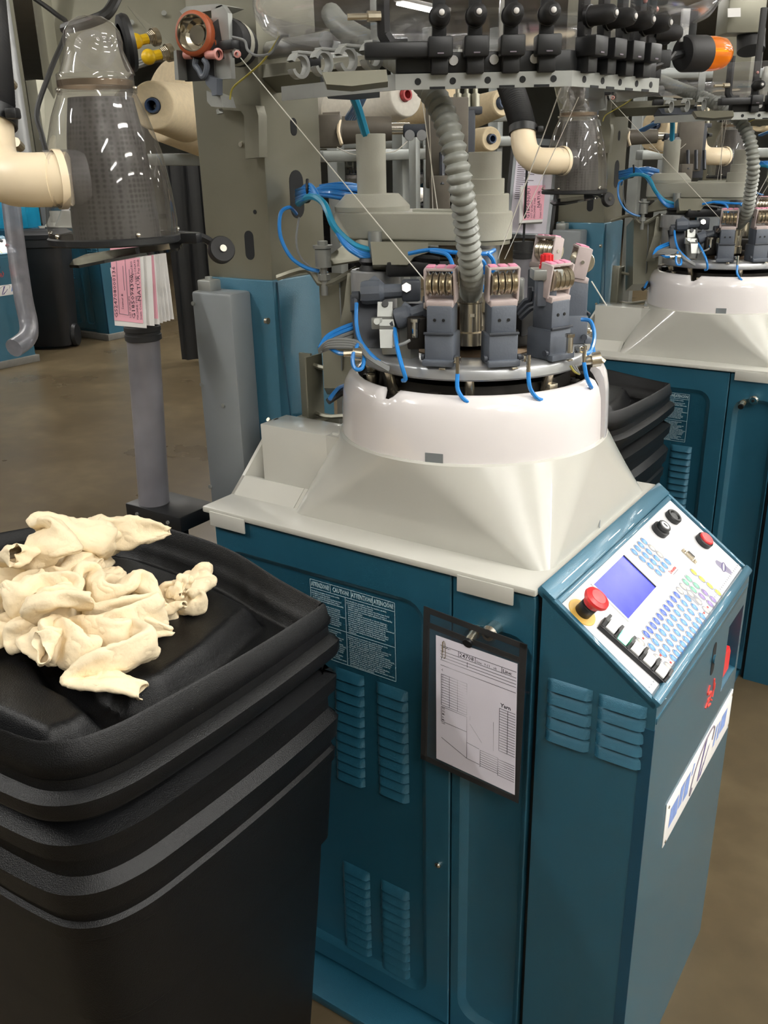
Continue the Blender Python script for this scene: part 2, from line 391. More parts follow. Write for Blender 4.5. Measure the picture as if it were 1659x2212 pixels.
# ---- caution print on the left door
def caution(parent):
    a = ony(853, 1302, yp); b = ony(857, 1472, yp); c = ony(714, 1262, yp)
    x1 = a.x; z1, z0 = a.z, b.z; cw = (a.x-c.x)/3; x0 = x1-4*cw; y = yp-.0012; hh = .0165
    g = G(); t = .0011
    def ln(xa, xb, za, zb): g.poly([(xa, y, za), (xb, y, za), (xb, y, zb), (xa, y, zb)])
    for z in (z0, z1, z1-hh): ln(x0, x1, z-t/2, z+t/2)
    for x in (x0, x1): ln(x-t/2, x+t/2, z0, z1)
    for k in (1, 2, 3): ln(x0+k*cw-t/2, x0+k*cw+t/2, z1-hh, z1)
    xm = x0+2*cw-.0385+.0105*2.4; zm = z0+(z1-z0)*.44
    ln(xm-t/2, xm+t/2, z0, z1-hh); ln(x0, x1, zm-t/2, zm+t/2)
    pr = g.out('caution_label', 'label_white', parent, norm=False, label='white printed caution notice in four languages')
    for k, s_ in enumerate(('ATTENZIONE!', 'CAUTION!', 'ATTENTION!', 'ATENCIÓN!')):
        text('label_heading', s_, .0125, frame((x0+(k+.5)*cw, y, z1-hh+.0042), (1, 0, 0), (0, 0, 1)), 'label_white', pr, 'CENTER', .00035, .60 if k else .5)
    en = ('Periodically it is essential to clean the machine carefully,\nparticularly for the following reasons:\n-  In relation to specific tests carried out, it has been found\n   that the mixing of oil with residuals of yarn, creates a\n   mixture which can become highly inflammable: inflammability\n   is a potential danger.\n'
          '-  In case of accidental shortcircuit or electric discharge,\n   despite the design precautions taken by LONATI, the\n   presence of inflammable material reduces the machine\n   protections, therefore, the machine must always be maintained\n   and cleaned both on all its external areas and on its\n   various internal parts, including the electric cabinet.\n'
          '-  The machine, all areas of individual electric parts (fuses,\n   relays, various contacts, boards, transformer and other\n   devices), must always be free from any inflammable\n   substances.')
    es = ('Periódicamente es necesaria una cuidada limpieza de la\nmáquina sobre todo por los siguientes motivos:\n-  Por las pruebas específicas efectuadas, se ha\n   comprobado que el aceite, mezclado con los residuos del\n   hilado, produce una mixtura que puede ser altamente\n   inflamable: la inflamabilidad es un posible peligro.\n'
          '-  En caso de cortocircuito o descarga eléctrica accidental,\n   a pesar de todas las medidas del proyecto hecho de LONATI,\n   la presencia de material inflamable reduce las protecciones\n   de la máquina, por esto la máquina tiene que ser siempre\n   bien limpia sea en toda la parte externa sea en todas las\n   partes al interno incluido el armario eléctrico.\n'
          '-  Las partes eléctricas específicas de la máquina (fusibles,\n   teleruptores, contactos de todo género, tarjetas,\n   transformadores y otros equipos) deben ser siempre exentas\n   de cualquier substancia inflamable.')
    w = x1-xm-.004
    for (s_, xx, zz, ww) in ((en, xm+.002, z1-hh-.0065, w), (es, xm+.002, zm-.0065, w), (en, x0+.002, z1-hh-.0065, xm-x0-.004), (es, x0+.002, zm-.0065, xm-x0-.004)):
        hgt = (z1-hh-zm) if zz > zm else (zm-z0)
        sz = (hgt-.003)/16/1.0
        o = text('label_text', s_, sz, frame((xx, y, zz), (1, 0, 0), (0, 0, 1)), 'label_white', pr, 'LEFT', .00012, 1, 1, .98)
        mx = max(v.co.x for v in o.data.vertices); mn = min(v.co.x for v in o.data.vertices)
        k = ww/(mx-mn); ox = xx-ORG[pr].x
        for v in o.data.vertices: v.co.x = ox+(v.co.x-ox)*k
caution(d1)
# knobs and screws on the doors
p = ony(1070, 1357, YF)
kn = G(); kn.cyl((p.x, YF, p.z), (p.x, YF-.02, p.z), .0135, n=24); kn.cyl((p.x, YF-.02, p.z), (p.x, YF-.026, p.z), .0135, .010, n=24)
kn.out('latch_knob', 'chrome', d2); G().cyl((p.x, YF-.0265, p.z), (p.x, YF-.0275, p.z), .0045, n=12).out('latch_key_hole', 'black', d2)
p = ony(1032, 1362, YF)
G().cyl((p.x, YF, p.z), (p.x, YF-.012, p.z), .010, n=6).cyl((p.x, YF-.012, p.z), (p.x, YF-.03, p.z-.006), .0075, n=16).out('air_fitting', 'nickel', d2)
G().cyl((p.x, YF-.029, p.z-.006), (p.x, YF-.034, p.z-.0077), .0082, n=16).out('fitting_cap', 'black', d2)
p = ony(947, 1868, YF); G().cyl((p.x, YF, p.z), (p.x, YF-.003, p.z), .006, n=14).ball((p.x, YF-.003, p.z), .005, (1, .5, 1)).out('door_screw', 'chrome', d1)
# ---- control console
YN, YB = YF, 1.637
sl = V((XR-XC, 0, .872-1.010)); SLEN = sl.length; sl.normalize(); SN = V((-sl.z, 0, sl.x))
P0 = V((XC, 0, 1.010))
def slope(px, py, h=0): d = ray(px, py); q = P0+SN*h; return CP + d*((q-CP).dot(SN)/d.dot(SN))
def SM(p): return frame(p, (0, 1, 0), -sl)          # console frame: x along the panel, y up the slope, z out of it
# recess in the operator face
ra, rb, rc, rd = [onx(*q, XR) for q in ((1576, 1354), (1612, 1297), (1590, 1438), (1556, 1496))]
ry0, ry1 = (ra.y+rd.y)/2, min((rb.y+rc.y)/2, YB-.015); rz0, rz1_ = (rc.z+rd.z)/2, (ra.z+rb.z)/2
xb, x0_ = XR-.076, XC+.005
def zsl(x): return 1.008+(x-x0_)*(.872-1.008)/(XR-x0_)
con = G().prism([(x0_, YN, 0), (xb, YN, 0), (xb, YN, zsl(xb)), (x0_, YN, 1.008)], (0, YB-YN, 0)).out('control_console', 'teal', mach, smooth=30)
fc = G(); fc.bb(xb, XR, YN, YB, 0, rz0); fc.bb(xb, XR, YN, ry0, rz0, rz1_); fc.bb(xb, XR, ry1, YB, rz0, rz1_)
fc.prism([(xb, YN, rz1_), (XR, YN, rz1_), (XR, YN, .872), (xb, YN, zsl(xb))], (0, YB-YN, 0))
fc.prism([(xb, ry0, rz0), (XR-.001, ry0, rz0), (xb, ry0, rz0+.02)], (0, ry1-ry0, 0))
fc.out('operator_face', 'teal', con, smooth=30)
# rims round the sloping panel
def rim(name, y0, y1, v0, v1, h, bev=.003):
    c = V((XC, (y0+y1)/2, 1.010))+sl*((v0+v1)/2)+SN*(h/2-.004)
    return G().box(c, (y1-y0, v1-v0, h+.008), bev, SM((0, 0, 0)).to_3x3().to_4x4()).out(name, 'teal', con)
rim('ridge_strip', YN, YB, -.004, .026, .008); rim('ridge_step', YN, YB, .026, .036, .0045, .002)
rim('lower_rim', YN, YB, SLEN-.017, SLEN+.001, .010, .005); rim('near_rim', YN, YN+.010, .02, SLEN, .006, .0025); rim('far_rim', YB-.009, YB, .02, SLEN, .006, .0025)
G().bb(XR-.0005, XR+.0012, YN+.004, YB-.004, .843, .853, .0006).out('face_step', 'teal', con)
G().bb(-.319, XR+.0006, YN-.0012, YN+.002, .0, .835).out('corner_flange', 'teal_dark', con)
c = V((XC, (YN+YB)/2, 1.010))+sl*((.036+SLEN-.017)/2)
pan = G().box(c, (YB-YN-.022, SLEN-.053, .003), .0006, SM((0, 0, 0)).to_3x3().to_4x4()).out('keyboard_panel', 'panel_white', con)
PH = .0016
# screen
sc = [slope(*p, PH+.0002) for p in ((1341.5, 1199), (1418, 1264.5), (1357.5, 1338), (1283, 1268))]
ctr = sum(sc, V())/4; wy = ((sc[1]-sc[0]).length+(sc[2]-sc[3]).length)/2; hy = ((sc[0]-sc[3]).length+(sc[1]-sc[2]).length)/2
uy = [p.y for p in sc]; vv = [(p-P0).dot(sl) for p in sc]
y0s, y1s = (uy[3]+uy[2])/2, (uy[0]+uy[1])/2; v0s, v1s = (vv[3]+vv[0])/2, (vv[1]+vv[2])/2
def sp(y, v, h): return V((XC, y, 1.010))+sl*v+SN*h
G().poly([sp(y0s, v0s, PH+.0004), sp(y0s, v1s, PH+.0004), sp(y1s, v1s, PH+.0004), sp(y1s, v0s, PH+.0004)]).out('screen', 'lcd', con, norm=False, label='blue lit display with worn mottled surface')
bz = G(); tw = .0035
for (a, b, cc, d) in ((y0s-tw, y0s, v0s-tw, v1s+tw), (y1s, y1s+tw, v0s-tw, v1s+tw), (y0s, y1s, v0s-tw, v0s), (y0s, y1s, v1s, v1s+tw)):
    bz.box(sp((a+b)/2, (cc+d)/2, PH+.001), (b-a, d-cc, .002), 0, SM((0, 0, 0)).to_3x3().to_4x4())
bz.out('screen_bezel', 'panel_white', con)
G().box(sp(y1s-.0008, (v0s+v1s)/2, PH+.001), (.003, v1s-v0s, .0016), 0, SM((0, 0, 0)).to_3x3().to_4x4()).out('screen_shadow_strip', 'black', con)  # black bar drawn in as the shadow along the screen edge
# keys: one dome and one collar shared by all
KM = {}
def keymesh(m):
    if m not in KM:
        g = G(); g.lathe([(0, .0022), (.5, .002), (.85, .0012), (1, 0)], n=14)
        for v in g.bm.verts: v.co.x *= .0052; v.co.y *= .0074
        KM[m] = g.mesh('key', m, 60)
    return KM[m]
g = G(); g.lathe([(1.0, .0), (1.0, .0006), (.8, .0009)], n=16)
for v in g.bm.verts: v.co.x *= .0064; v.co.y *= .0088
KR = g.mesh('key_collar', 'key_ring', 60)
def key(px, py, m):
    p = slope(px, py, PH); k = inst('key', keymesh(m), con, SM(p)); o = bpy.data.objects.new('key_collar', KR); COL.objects.link(o); o.parent = k
    return k
Z6 = lambda x, y: (1140+x/3.197, 1040+y/3.197)
def row(a, b, n, m, skip=()):
    for i in range(n):
        if i in skip: continue
        t = i/(n-1) if n > 1 else 0; key(*Z6(a[0]+(b[0]-a[0])*t, a[1]+(b[1]-a[1])*t), m)
row((818, 1057), (1028, 785), 10, 'key_indigo'); row((1050, 755), (1073, 727), 2, 'key_grey'); row((1090, 697), (1110, 672), 2, 'key_green')
row((855, 1145), (1105, 808), 11, 'key_blue'); key(*Z6(1124, 777), 'key_grey'); row((1143, 748), (1163, 720), 2, 'key_green')
row((932, 1187), (1150, 867), 10, 'key_blue'); key(*Z6(1178, 828), 'key_grey'); row((1202, 795), (1222, 768), 2, 'key_purple')
row((1005, 1222), (1203, 932), 10, 'key_blue'); key(*Z6(1230, 888), 'key_grey'); row((1258, 845), (1278, 815), 2, 'key_purple')
row((1145, 628), (1312, 768), 4, 'key_yellow')
for p in ((780, 1110), (897, 1220), (968, 1275)): key(*Z6(*p), 'key_grey')
for i, (a, b) in enumerate((((735, 488), (803, 415)), ((790, 537), (857, 460)), ((845, 583), (910, 505)), ((900, 630), (965, 555)))):
    for j in range(4):
        t = j/3; key(*Z6(a[0]+(b[0]-a[0])*t, a[1]+(b[1]-a[1])*t), 'key_grey' if (j == 3 and i in (1, 2)) else 'key_blue')
for (a, m) in (((798, 1083), 'red_ink'), ((917, 1200), 'red_ink'), ((988, 1250), 'red_ink'), ((1243, 868), 'red_ink'), ((1218, 908), 'red_ink')):
    p = slope(*Z6(*a), PH+.0003); R3 = SM((0, 0, 0)).to_3x3().to_4x4(); G().box(p, (.004, .0035, .0004), 0, R3).out('key_mark', m, con)
R3 = SM((0, 0, 0)).to_3x3().to_4x4()
G().box(slope(*Z6(1150, 803), PH+.0002), (.02, .027, .0004), .0001, R3).out('key_field', 'key_ring', con)
# emergency stop
e0 = slope(*Z6(375, 905), PH)
G().lathe([(0, .0012), (.0235, .0012), (.024, 0)], e0, 40, axis=SN).out('stop_ring', 'yellow', con, label='yellow disc under the stop button')
es = G().lathe([(.0125, 0), (.013, .002), (.013, .018), (.0115, .019), (.0115, .028)], e0, 32, axis=SN).out('stop_stem', 'black', con)
G().lathe([(.0115, .021), (.0135, .022), (.0145, .028), (.0185, .030), (.0205, .034), (.0195, .038), (.013, .0405), (.0125, .0402), (.0122, .0407), (0, .0415)], e0, 40, axis=SN).out('stop_button', 'red', con, label='red mushroom stop button')
# row of five rocker switches
s0 = slope(*Z6(500, 1010), PH); s1 = slope(*Z6(925, 1390), PH)
d_ = (s1-s0); ln_ = d_.length; dx = d_.normalized(); R5 = frame((0, 0, 0), dx, SN.cross(dx)).to_3x3().to_4x4()
up5 = SN.cross(dx)
if up5.y < 0: up5 = -up5
base = s0.lerp(s1, .5)+up5*.006
G().box(base+SN*.004, (ln_+.008, .026, .008), .001, R5).out('switch_base', 'black', con)
pit = ln_/5
for i in range(6):
    c = s0+dx*(i*pit)+up5*.008; G().prism([c-dx*.002+up5*a+SN*h for a, h in ((-.013, .004), (-.013, .009), (-.006, .0165), (.010, .0185), (.013, .016), (.013, .004))], dx*.004).out('switch_fin', 'black', con)
for i in range(5):
    c = s0+dx*((i+.5)*pit)+up5*.008
    G().prism([c-dx*(pit*.33)+up5*a+SN*h for a, h in ((-.0105, .006), (-.0105, .010), (-.004, .0145), (.009, .0155), (.011, .012), (.011, .006))], dx*(pit*.66)).out('rocker_switch', 'switch_lit' if i == 1 else 'switch_white', con, label='rocker switch glowing green' if i == 1 else None)
# key switch, knob, red push button, connector
p = slope(*Z6(905, 345), PH); ks = G().lathe([(.016, 0), (.016, .009), (.0125, .010), (.0125, .017), (.0115, .018), (.008, .018)], p, 32, axis=SN).out('key_switch', 'black', con)
G().lathe([(.0085, .0175), (.0085, .0182), (0, .0182)], p, 24, axis=SN).out('key_switch_face', 'switch_white', con); G().box(p+SN*.0186, (.002, .009, .001), 0, R3).out('key_slot', 'black', con)
p = slope(*Z6(995, 255), PH); G().lathe([(.0155, 0), (.0155, .008), (.014, .010), (.011, .010), (.008, .0075), (0, .007)], p, 32, axis=SN).out('round_knob', 'black', con)
p = slope(*Z6(1207, 420), PH); G().lathe([(.0165, 0), (.0165, .009), (.0145, .010), (.0145, .008)], p, 32, axis=SN).out('button_collar', 'black', con)
G().lathe([(.014, .006), (.014, .0125), (.0125, .014), (0, .0145)], p, 32, axis=SN).out('push_button', 'red', con, label='red round push button')
p = slope(*Z6(1112, 520), PH); Rc = R3 @ Matrix.Rotation(-PI/2, 4, 'Z'); G().box(p+SN*.001, (.034, .008, .002), .0008, Rc).box(p+SN*.004, (.017, .0062, .007), .0015, Rc).out('serial_connector', 'nickel', con)
for k in (-.0135, .0135): G().cyl(p-sl*k, p-sl*k+SN*.006, .003, n=6).out('connector_screw', 'nickel', con)
G().box(p+SN*.0076, (.0145, .004, .0006), 0, Rc).out('connector_socket', 'black', con)
# printed emblem, red maker mark, toothed border, lettering
def printed(name, polys, m, parent, norm=False):
    g = G()
    for q_ in polys: g.poly(q_)
    return g.out(name, m, parent, norm=norm)
ec = slope(*Z6(1352, 592), PH); eM = SM(ec+SN*.0004) @ Matrix.Rotation(math.radians(18), 4, 'Z')
fan = []
for i in range(9):
    a, b = -.0105+i*.00235, -.0105+(i+.72)*.00235; fan.append([eM @ V((x, y, 0)) for x, y in ((a*.62, .019-abs(a)*.25), (b*.62, .019-abs(b)*.25), (b, .001), (a, .001))])
    fan.append([eM @ V((x, y, 0)) for x, y in ((a, -.002), (b, -.002), (b*.6, -.019+abs(b)*.25), (a*.6, -.019+abs(a)*.25))])
printed('emblem_cone', fan, 'emblem', con)
el = []; N_ = 28
for i in range(N_):
    t0, t1 = 2*PI*i/N_, 2*PI*(i+1)/N_; el.append([eM @ V((.0145*k*math.cos(t), .0052*k2*math.sin(t), .0002)) for k, k2, t in ((1, 1, t0), (1, 1, t1), (.86, .62, t1), (.86, .62, t0))])
printed('emblem_ring', el, 'emblem_dark', con)
mk = slope(*Z6(990, 640), PH+.0003); text('maker_mark', 'Dinema', .0095, SM(mk), 'red_ink', con, 'LEFT', .0002)
printed('maker_line', [[SM(mk) @ V(v_) for v_ in ((.004, -.004, 0), (.03, -.004, 0), (.03, -.003, 0), (.004, -.003, 0))]], 'ink_soft', con)
teeth = []
for i in range(58):
    y = YN+.02+i*.0089; teeth.append([sp(y, SLEN-.027, PH+.0003), sp(y+.004, SLEN-.027, PH+.0003), sp(y+.002, SLEN-.0235, PH+.0003)])
printed('toothed_border', teeth, 'key_ring', con)
for p in ((940, 1490), (1155, 1152), (1340, 862), (1497, 618)): G().lathe([(.0022, .0006), (.0036, .0008), (.0036, 0)], slope(*Z6(*p), PH), 14, axis=SN).out('panel_rivet', 'ring_grey', con)
# louvres in the console side
lc = louvre_mesh(.072, .017, .009)
def con_louvres(a, b):
    pa, pb = ony(*a, YN), ony(*b, YN)
    for i in range(5):
        m = pa.lerp(pb, i/4); inst('louvre', lc, con, Matrix.Translation((m.x, YN, m.z)))
con_louvres((1231, 1487), (1225, 1596)); con_louvres((1345, 1523), (1335, 1633))
# red isolator handle in the recess, key slot, red marker scrawl, maker plate
hc = onx(1578, 1400, XR-.03); hy = (ry0*.62+ry1*.38)
ha = onx(1583, 1432, XR-.02)
hz0 = rz0+.012
hd = G().box((XR-.03, hy, hz0+.03), (.03, .05, .055), .006).out('isolator_body', 'red', con)
G().prism([(XR-.006, hy+a, hz0+b) for a, b in ((-.03, 0), (.032, 0), (.032, .038), (.018, .055), (-.012, .055), (-.03, .04))], (-.014, 0, 0)).out('isolator_handle', 'red', con, label='red angular isolator handle')
G().tube([(XR-.022, hy-.022, hz0+.05), (XR-.022, hy-.022, hz0+.078), (XR-.022, hy, hz0+.088), (XR-.022, hy+.016, hz0+.078), (XR-.022, hy+.016, hz0+.05)], .008, 8, 4).out('handle_loop', 'red', con)
sp_ = onx(1541, 1423, XR); G().prism([(XR+.0006, sp_.y+x, sp_.z+z) for x, z in rr(.022, .062, .010)], (-.002, 0, 0)).out('lock_recess', 'groove_shade', con)
G().cyl((XR, sp_.y, sp_.z), (XR+.004, sp_.y, sp_.z), .008, n=14).out('lock_barrel', 'teal', con)
sg = G()
for (pts) in (((1543, 1466), (1541, 1490), (1544, 1475), (1538, 1505)), ((1533, 1480), (1528, 1500), (1536, 1494), (1531, 1514), (1529, 1512)), ((1537, 1512), (1530, 1509), (1527, 1526), (1534, 1520)), ((1527, 1518), (1523, 1530))):
    sg.tube([onx(*p, XR+.0004) for p in pts], .0022, 5, 4)
sg.out('marker_scrawl', 'red_ink', con)
pa, pb, pc, pd = [onx(*q_, XR) for q_ in ((1437, 1752), (1584, 1476), (1572, 1558), (1427.6, 1844))]
ly0, ly1 = (pa.y+pd.y)/2, (pb.y+pc.y)/2; lz0, lz1 = (pc.z+pd.z)/2, (pa.z+pb.z)/2
lp = G().bb(XR, XR+.002, ly0, ly1, lz0, lz1, .0008).out('maker_plate', 'paper_white', con, label='white plate with faded blue and purple lettering')
def PL(u, v): return (XR+.0024, ly0+(ly1-ly0)*u, lz0+(lz1-lz0)*v)
printed('plate_blue_print', [[PL(*q_) for q_ in ((.05, .3), (.16, .3), (.17, .72), (.06, .72))], [PL(*q_) for q_ in ((.17, .34), (.22, .34), (.25, .8), (.19, .8))], [PL(*q_) for q_ in ((.24, .3), (.31, .3), (.33, .78), (.26, .78))], [PL(*q_) for q_ in ((.34, .62), (.36, .6), (.39, .8), (.37, .84))],
        [PL(*q_) for q_ in ((.69, .3), (.72, .3), (.755, .75), (.725, .75))], [PL(*q_) for q_ in ((.755, .3), (.79, .3), (.8, .7), (.77, .72))], [PL(*q_) for q_ in ((.8, .34), (.9, .3), (.92, .72), (.82, .74))]], 'logo_blue', lp)
printed('plate_letter', [[PL(*q_) for q_ in ((.46, .12), (.475, .1), (.575, .9), (.535, .86))], [PL(*q_) for q_ in ((.475, .1), (.52, .12), (.56, .34), (.545, .34))], [PL(*q_) for q_ in ((.545, .3), (.555, .26), (.63, .6), (.61, .58))]], 'emblem_dark', lp)
sw = G(); sw.tube([PL(.38, .22), PL(.35, .12), PL(.36, .34), PL(.42, .66), PL(.52, .9), PL(.63, .96), PL(.68, .86), PL(.66, .6)], .0015, 5, 5); sw.out('plate_swoosh', 'ink_soft', lp)
for (u, v) in ((.02, .1), (.02, .9), (.98, .1), (.98, .9)): G().cyl(PL(u, v), V(PL(u, v))+V((.0012, 0, 0)), .003, n=10).out('plate_rivet', 'chrome', lp)
dep_ = dep
def dep(px, py, k): return dep_(px, py, k*1.018)
# ---- white cover: flange, square-to-round skirt, parts tray, split guard ring
ax, ay = AX.x, AX.y
cov = G().bb(-1.165, XC-.003, YF-.008, 1.64, ZT, ZT+.012, .003).out('white_cover', 'cover_white', mach)
for (a, b) in (((453, 1106), (527, 1124)), ((988, 1236), (1110, 1266))):
    xa, xb = ony(*a, YF-.008).x, ony(*b, YF-.008).x
    G().bb(xa, xb, YF-.010, YF-.006, ZT-.022, ZT+.006, .001).out('cover_tab', 'cover_white', cov)
def skirt():
    g = G(); zb, zt, R = ZT+.011, 1.1568, .2365
    bx0, bx1, by0, by1, br = -1.005, XC-.012, YF+.052, 1.61, .03
    n = 24; bot = []; top = []
    for (sx, sy, a) in ((1, 1, 0), (-1, 1, 90), (-1, -1, 180), (1, -1, 270)):
        for i in range(n+1):
            t = math.radians(a+90*i/n)
            bot.append(V(((bx1-br if sx > 0 else bx0+br)+br*math.cos(t), (by1-br if sy > 0 else by0+br)+br*math.sin(t), zb)))
            top.append(V((ax+R*math.cos(t), ay+R*math.sin(t), zt)))
    L = [[p+V(((p.x-ax)*.035, (p.y-ay)*.035, -.001)) for p in bot], bot]
    for k in range(1, 10):
        t = k/10; L.append([b.lerp(c, t)+V((0, 0, -.004*math.sin(PI*t))) for b, c in zip(bot, top)])
    L += [[p+V((0, 0, 0)) for p in top], [V((ax+(p.x-ax)*.985, ay+(p.y-ay)*.985, zt+.003)) for p in top], [V((ax+(p.x-ax)*.9, ay+(p.y-ay)*.9, zt+.002)) for p in top]]
    return g.rings(L, close1=False).out('skirt', 'cover_white', cov, smooth=16)
skirt()
# joint line and holes on the operator side of the skirt
for (px, py) in ((1284, 1103), (1306, 1082)):
    p = onx(px, py, -.518); G().cyl(p+V((-.004, 0, 0)), p+V((.003, 0, .001)), .004, n=10).out('skirt_hole', 'panel_grey', cov)
jl = [onx(1300, 975, -.553), onx(1298, 1060, -.523), onx(1295, 1140, -.496)]
G().tube(jl, .0012, 5, 3).out('skirt_joint', 'panel_grey', cov)
# guard ring in three sections; the front one has a cut-out in its lip
def guard(a0, a1, dr=0, dz=0, notch=None):
    prof = [(.2385, 1.147), (.2388, 1.1685), (.2375, 1.2027), (.2355, 1.2292), (.231, 1.2468), (.2235, 1.2585), (.2145, 1.2629), (.208, 1.2614), (.2065, 1.2565), (.212, 1.2516), (.222, 1.237), (.228, 1.2076), (.231, 1.147)]
    def fn(t, r, z):
        z += dz*(z-1.147)/.118
        if notch and z > 1.2223:
            k = max(0, 1-((t-notch)/3.6)**2)
            if k > 0 and r < .2345: r = r+(.229-r)*min(1, k*2.0)*.6; z = z-(z-1.235)*min(1, k*2.0)*.55
        return (r+dr)*.97, z
    return G().lathe(prof, (ax, ay, 0), max(8, int(abs(a1-a0)/2.5)), a0, a1, fn=fn, caps=True).out('guard_ring', 'guard_white', cov, smooth=50)
guard(-172, 5.5, notch=-100); guard(9, 96, .004, .016); guard(100, 184, 0, .006)
pl = []
c0 = -76
for t in (c0-3.6, c0+3.6):
    pl.append((ax+.2325*math.cos(math.radians(t)), ay+.2325*math.sin(math.radians(t))))
G().rings([[(pl[0][0], pl[0][1], 1.1575), (pl[1][0], pl[1][1], 1.1575), (pl[1][0], pl[1][1], 1.175), (pl[0][0], pl[0][1], 1.175)]], close1=True).out('maker_sticker', 'panel_grey', cov, norm=False, label='small silver sticker')
# parts tray on the left of the cover
TL, TR, BL, BR = onz(588, 906, 1.15), onz(706, 941, 1.15), onz(523, 1026, 1.04), onz(640, 1051, 1.04)
zb_ = ZT+.011; yb_ = 1.288
tr = G()
tr.prism([(BL.x, BL.y-.035, zb_), (BL.x, BL.y, BL.z), TL, (TL.x, TL.y+.012, TL.z), (TL.x, TL.y+.012, zb_)], (.007, 0, 0))
tr.prism([(BR.x-.002, BR.y-.035, zb_), (BR.x-.002, BR.y, BR.z), (TR.x-.002, TR.y, TR.z), (TR.x-.002, yb_, TR.z), (BR.x-.002, yb_, zb_)], (.03, 0, 0))
tr.bb(TL.x, TR.x, min(TL.y, TR.y), yb_, zb_, TR.z, .002)
tr.prism([(BL.x, BL.y-.035, zb_), (BL.x, BL.y, BL.z), (BL.x, BL.y+.006, BL.z), (BL.x, BL.y+.006, zb_)], (BR.x-BL.x+.02, 0, 0))
tr.bb(BL.x+.002, BR.x, BL.y, TL.y+.02, zb_-.003, zb_+.006)
tr.bb(TR.x, ax-.17, TR.y+.012, TR.y+.15, zb_, TR.z+.004, .004)
tr.out('parts_tray', 'cover_white', cov)
for px, py in ((582, 908), (700, 938), (640, 925)):
    p = ony(px, py, 1.25); G().cyl(p+V((0, 0, .0)), p+V((0, -.004, .003)), .004, n=10).out('tray_screw', 'nickel', cov)
# ---- grey cable plate standing on the tray
p = ony(672, 905, 1.33); q2 = ony(656, 762, 1.33)
gp = G(); gp.bb(p.x-.020, p.x+.008, 1.327, 1.333, p.z-.005, q2.z, .001); gp.bb(p.x+.006, p.x+.011, 1.31, 1.36, p.z-.005, q2.z-.004, .001)
gp.bb(p.x-.03, p.x+.04, 1.32, 1.37, ZT+.09, p.z+.004, .003)
gpo = gp.out('cable_plate', 'column_metal', mach)
for z in (q2.z-.022, p.z+.012): G().tube([(p.x+.01, 1.335, z), (p.x+.045, 1.34, z-.004), (ax-.2, 1.36, z+.012)], .005, 6, 4).out('plate_arm', 'column_metal', mach)
# ---- needle bed below the ring plate
G().lathe([(.202, 1.149), (.202, 1.2223), (.17, 1.2292), (.165, 1.2663), (.12, 1.2683)], (ax, ay, 0), 48).out('needle_bed', 'machine_dark', mach)
rnd = random.Random(5)
for i in range(26):
    t = math.radians(-175+i*8.6+rnd.uniform(-2, 2)); r = rnd.uniform(.176, .19); w_ = rnd.uniform(.010, .03)
    G().box((ax+r*math.cos(t), ay+r*math.sin(t), 1.2389+rnd.uniform(-.004, .012)), (rnd.uniform(.012, .022), w_, rnd.uniform(.012, .03)), .002, t).out('cam_block', rnd.choice(('machine_dark', 'bronze', 'machine_dark', 'nickel', 'black', 'machine_dark')), mach)
for t in (-63, -20, -110, -140): G().cyl((ax+.15*math.cos(math.radians(t)), ay+.15*math.sin(math.radians(t)), 1.1685), (ax+.185*math.cos(math.radians(t)), ay+.185*math.sin(math.radians(t)), 1.2908), .008, n=12).out('support_pillar', 'nickel', mach)
# ---- ring plate
G().lathe([(.12, 1.3035), (.185, 1.3035), (.1915, 1.2996), (.1935, 1.2966), (.194, 1.2839), (.192, 1.281), (.12, 1.281), (.12, 1.3035)], (ax, ay, 0), 72).out('ring_plate', 'ring_grey', mach)
for t in (-75, -43, -12): c = (ax+.2*math.cos(math.radians(t)), ay+.2*math.sin(math.radians(t)), 1.3015); G().box(c, (.006, .010, .003), .001, math.radians(t)).out('ring_clip', 'nickel', mach)
# dial and centre boss
G().lathe([(.0, 1.3152), (.06, 1.3152), (.095, 1.3103), (.105, 1.3005), (.105, 1.2859), (.118, 1.281)], (ax, ay, 0), 48).out('dial', 'bronze', mach)
G().lathe([(.03, 1.3103), (.05, 1.3299), (.04, 1.3397), (.036, 1.3641), (.022, 1.3739)], (ax, ay, 0), 32).out('dial_hub', 'nickel', mach)
for i in range(12):
    t = 2*PI*i/12+.2; G().box((ax+.082*math.cos(t), ay+.082*math.sin(t), 1.3211), (.03, .014, .014), .002, t).out('dial_cam', 'bronze' if i % 2 else 'machine_dark', mach)
p = dep(1016, 690, 1.43); hb = V((p.x, p.y, 1.36))
G().lathe([(.022, 0), (.022, .02), (.0185, .022), (.0185, .066), (.021, .068), (.021, .082), (.017, .084)], (hb.x, hb.y, 1.3201), 24).out('suction_socket', 'nickel', mach)
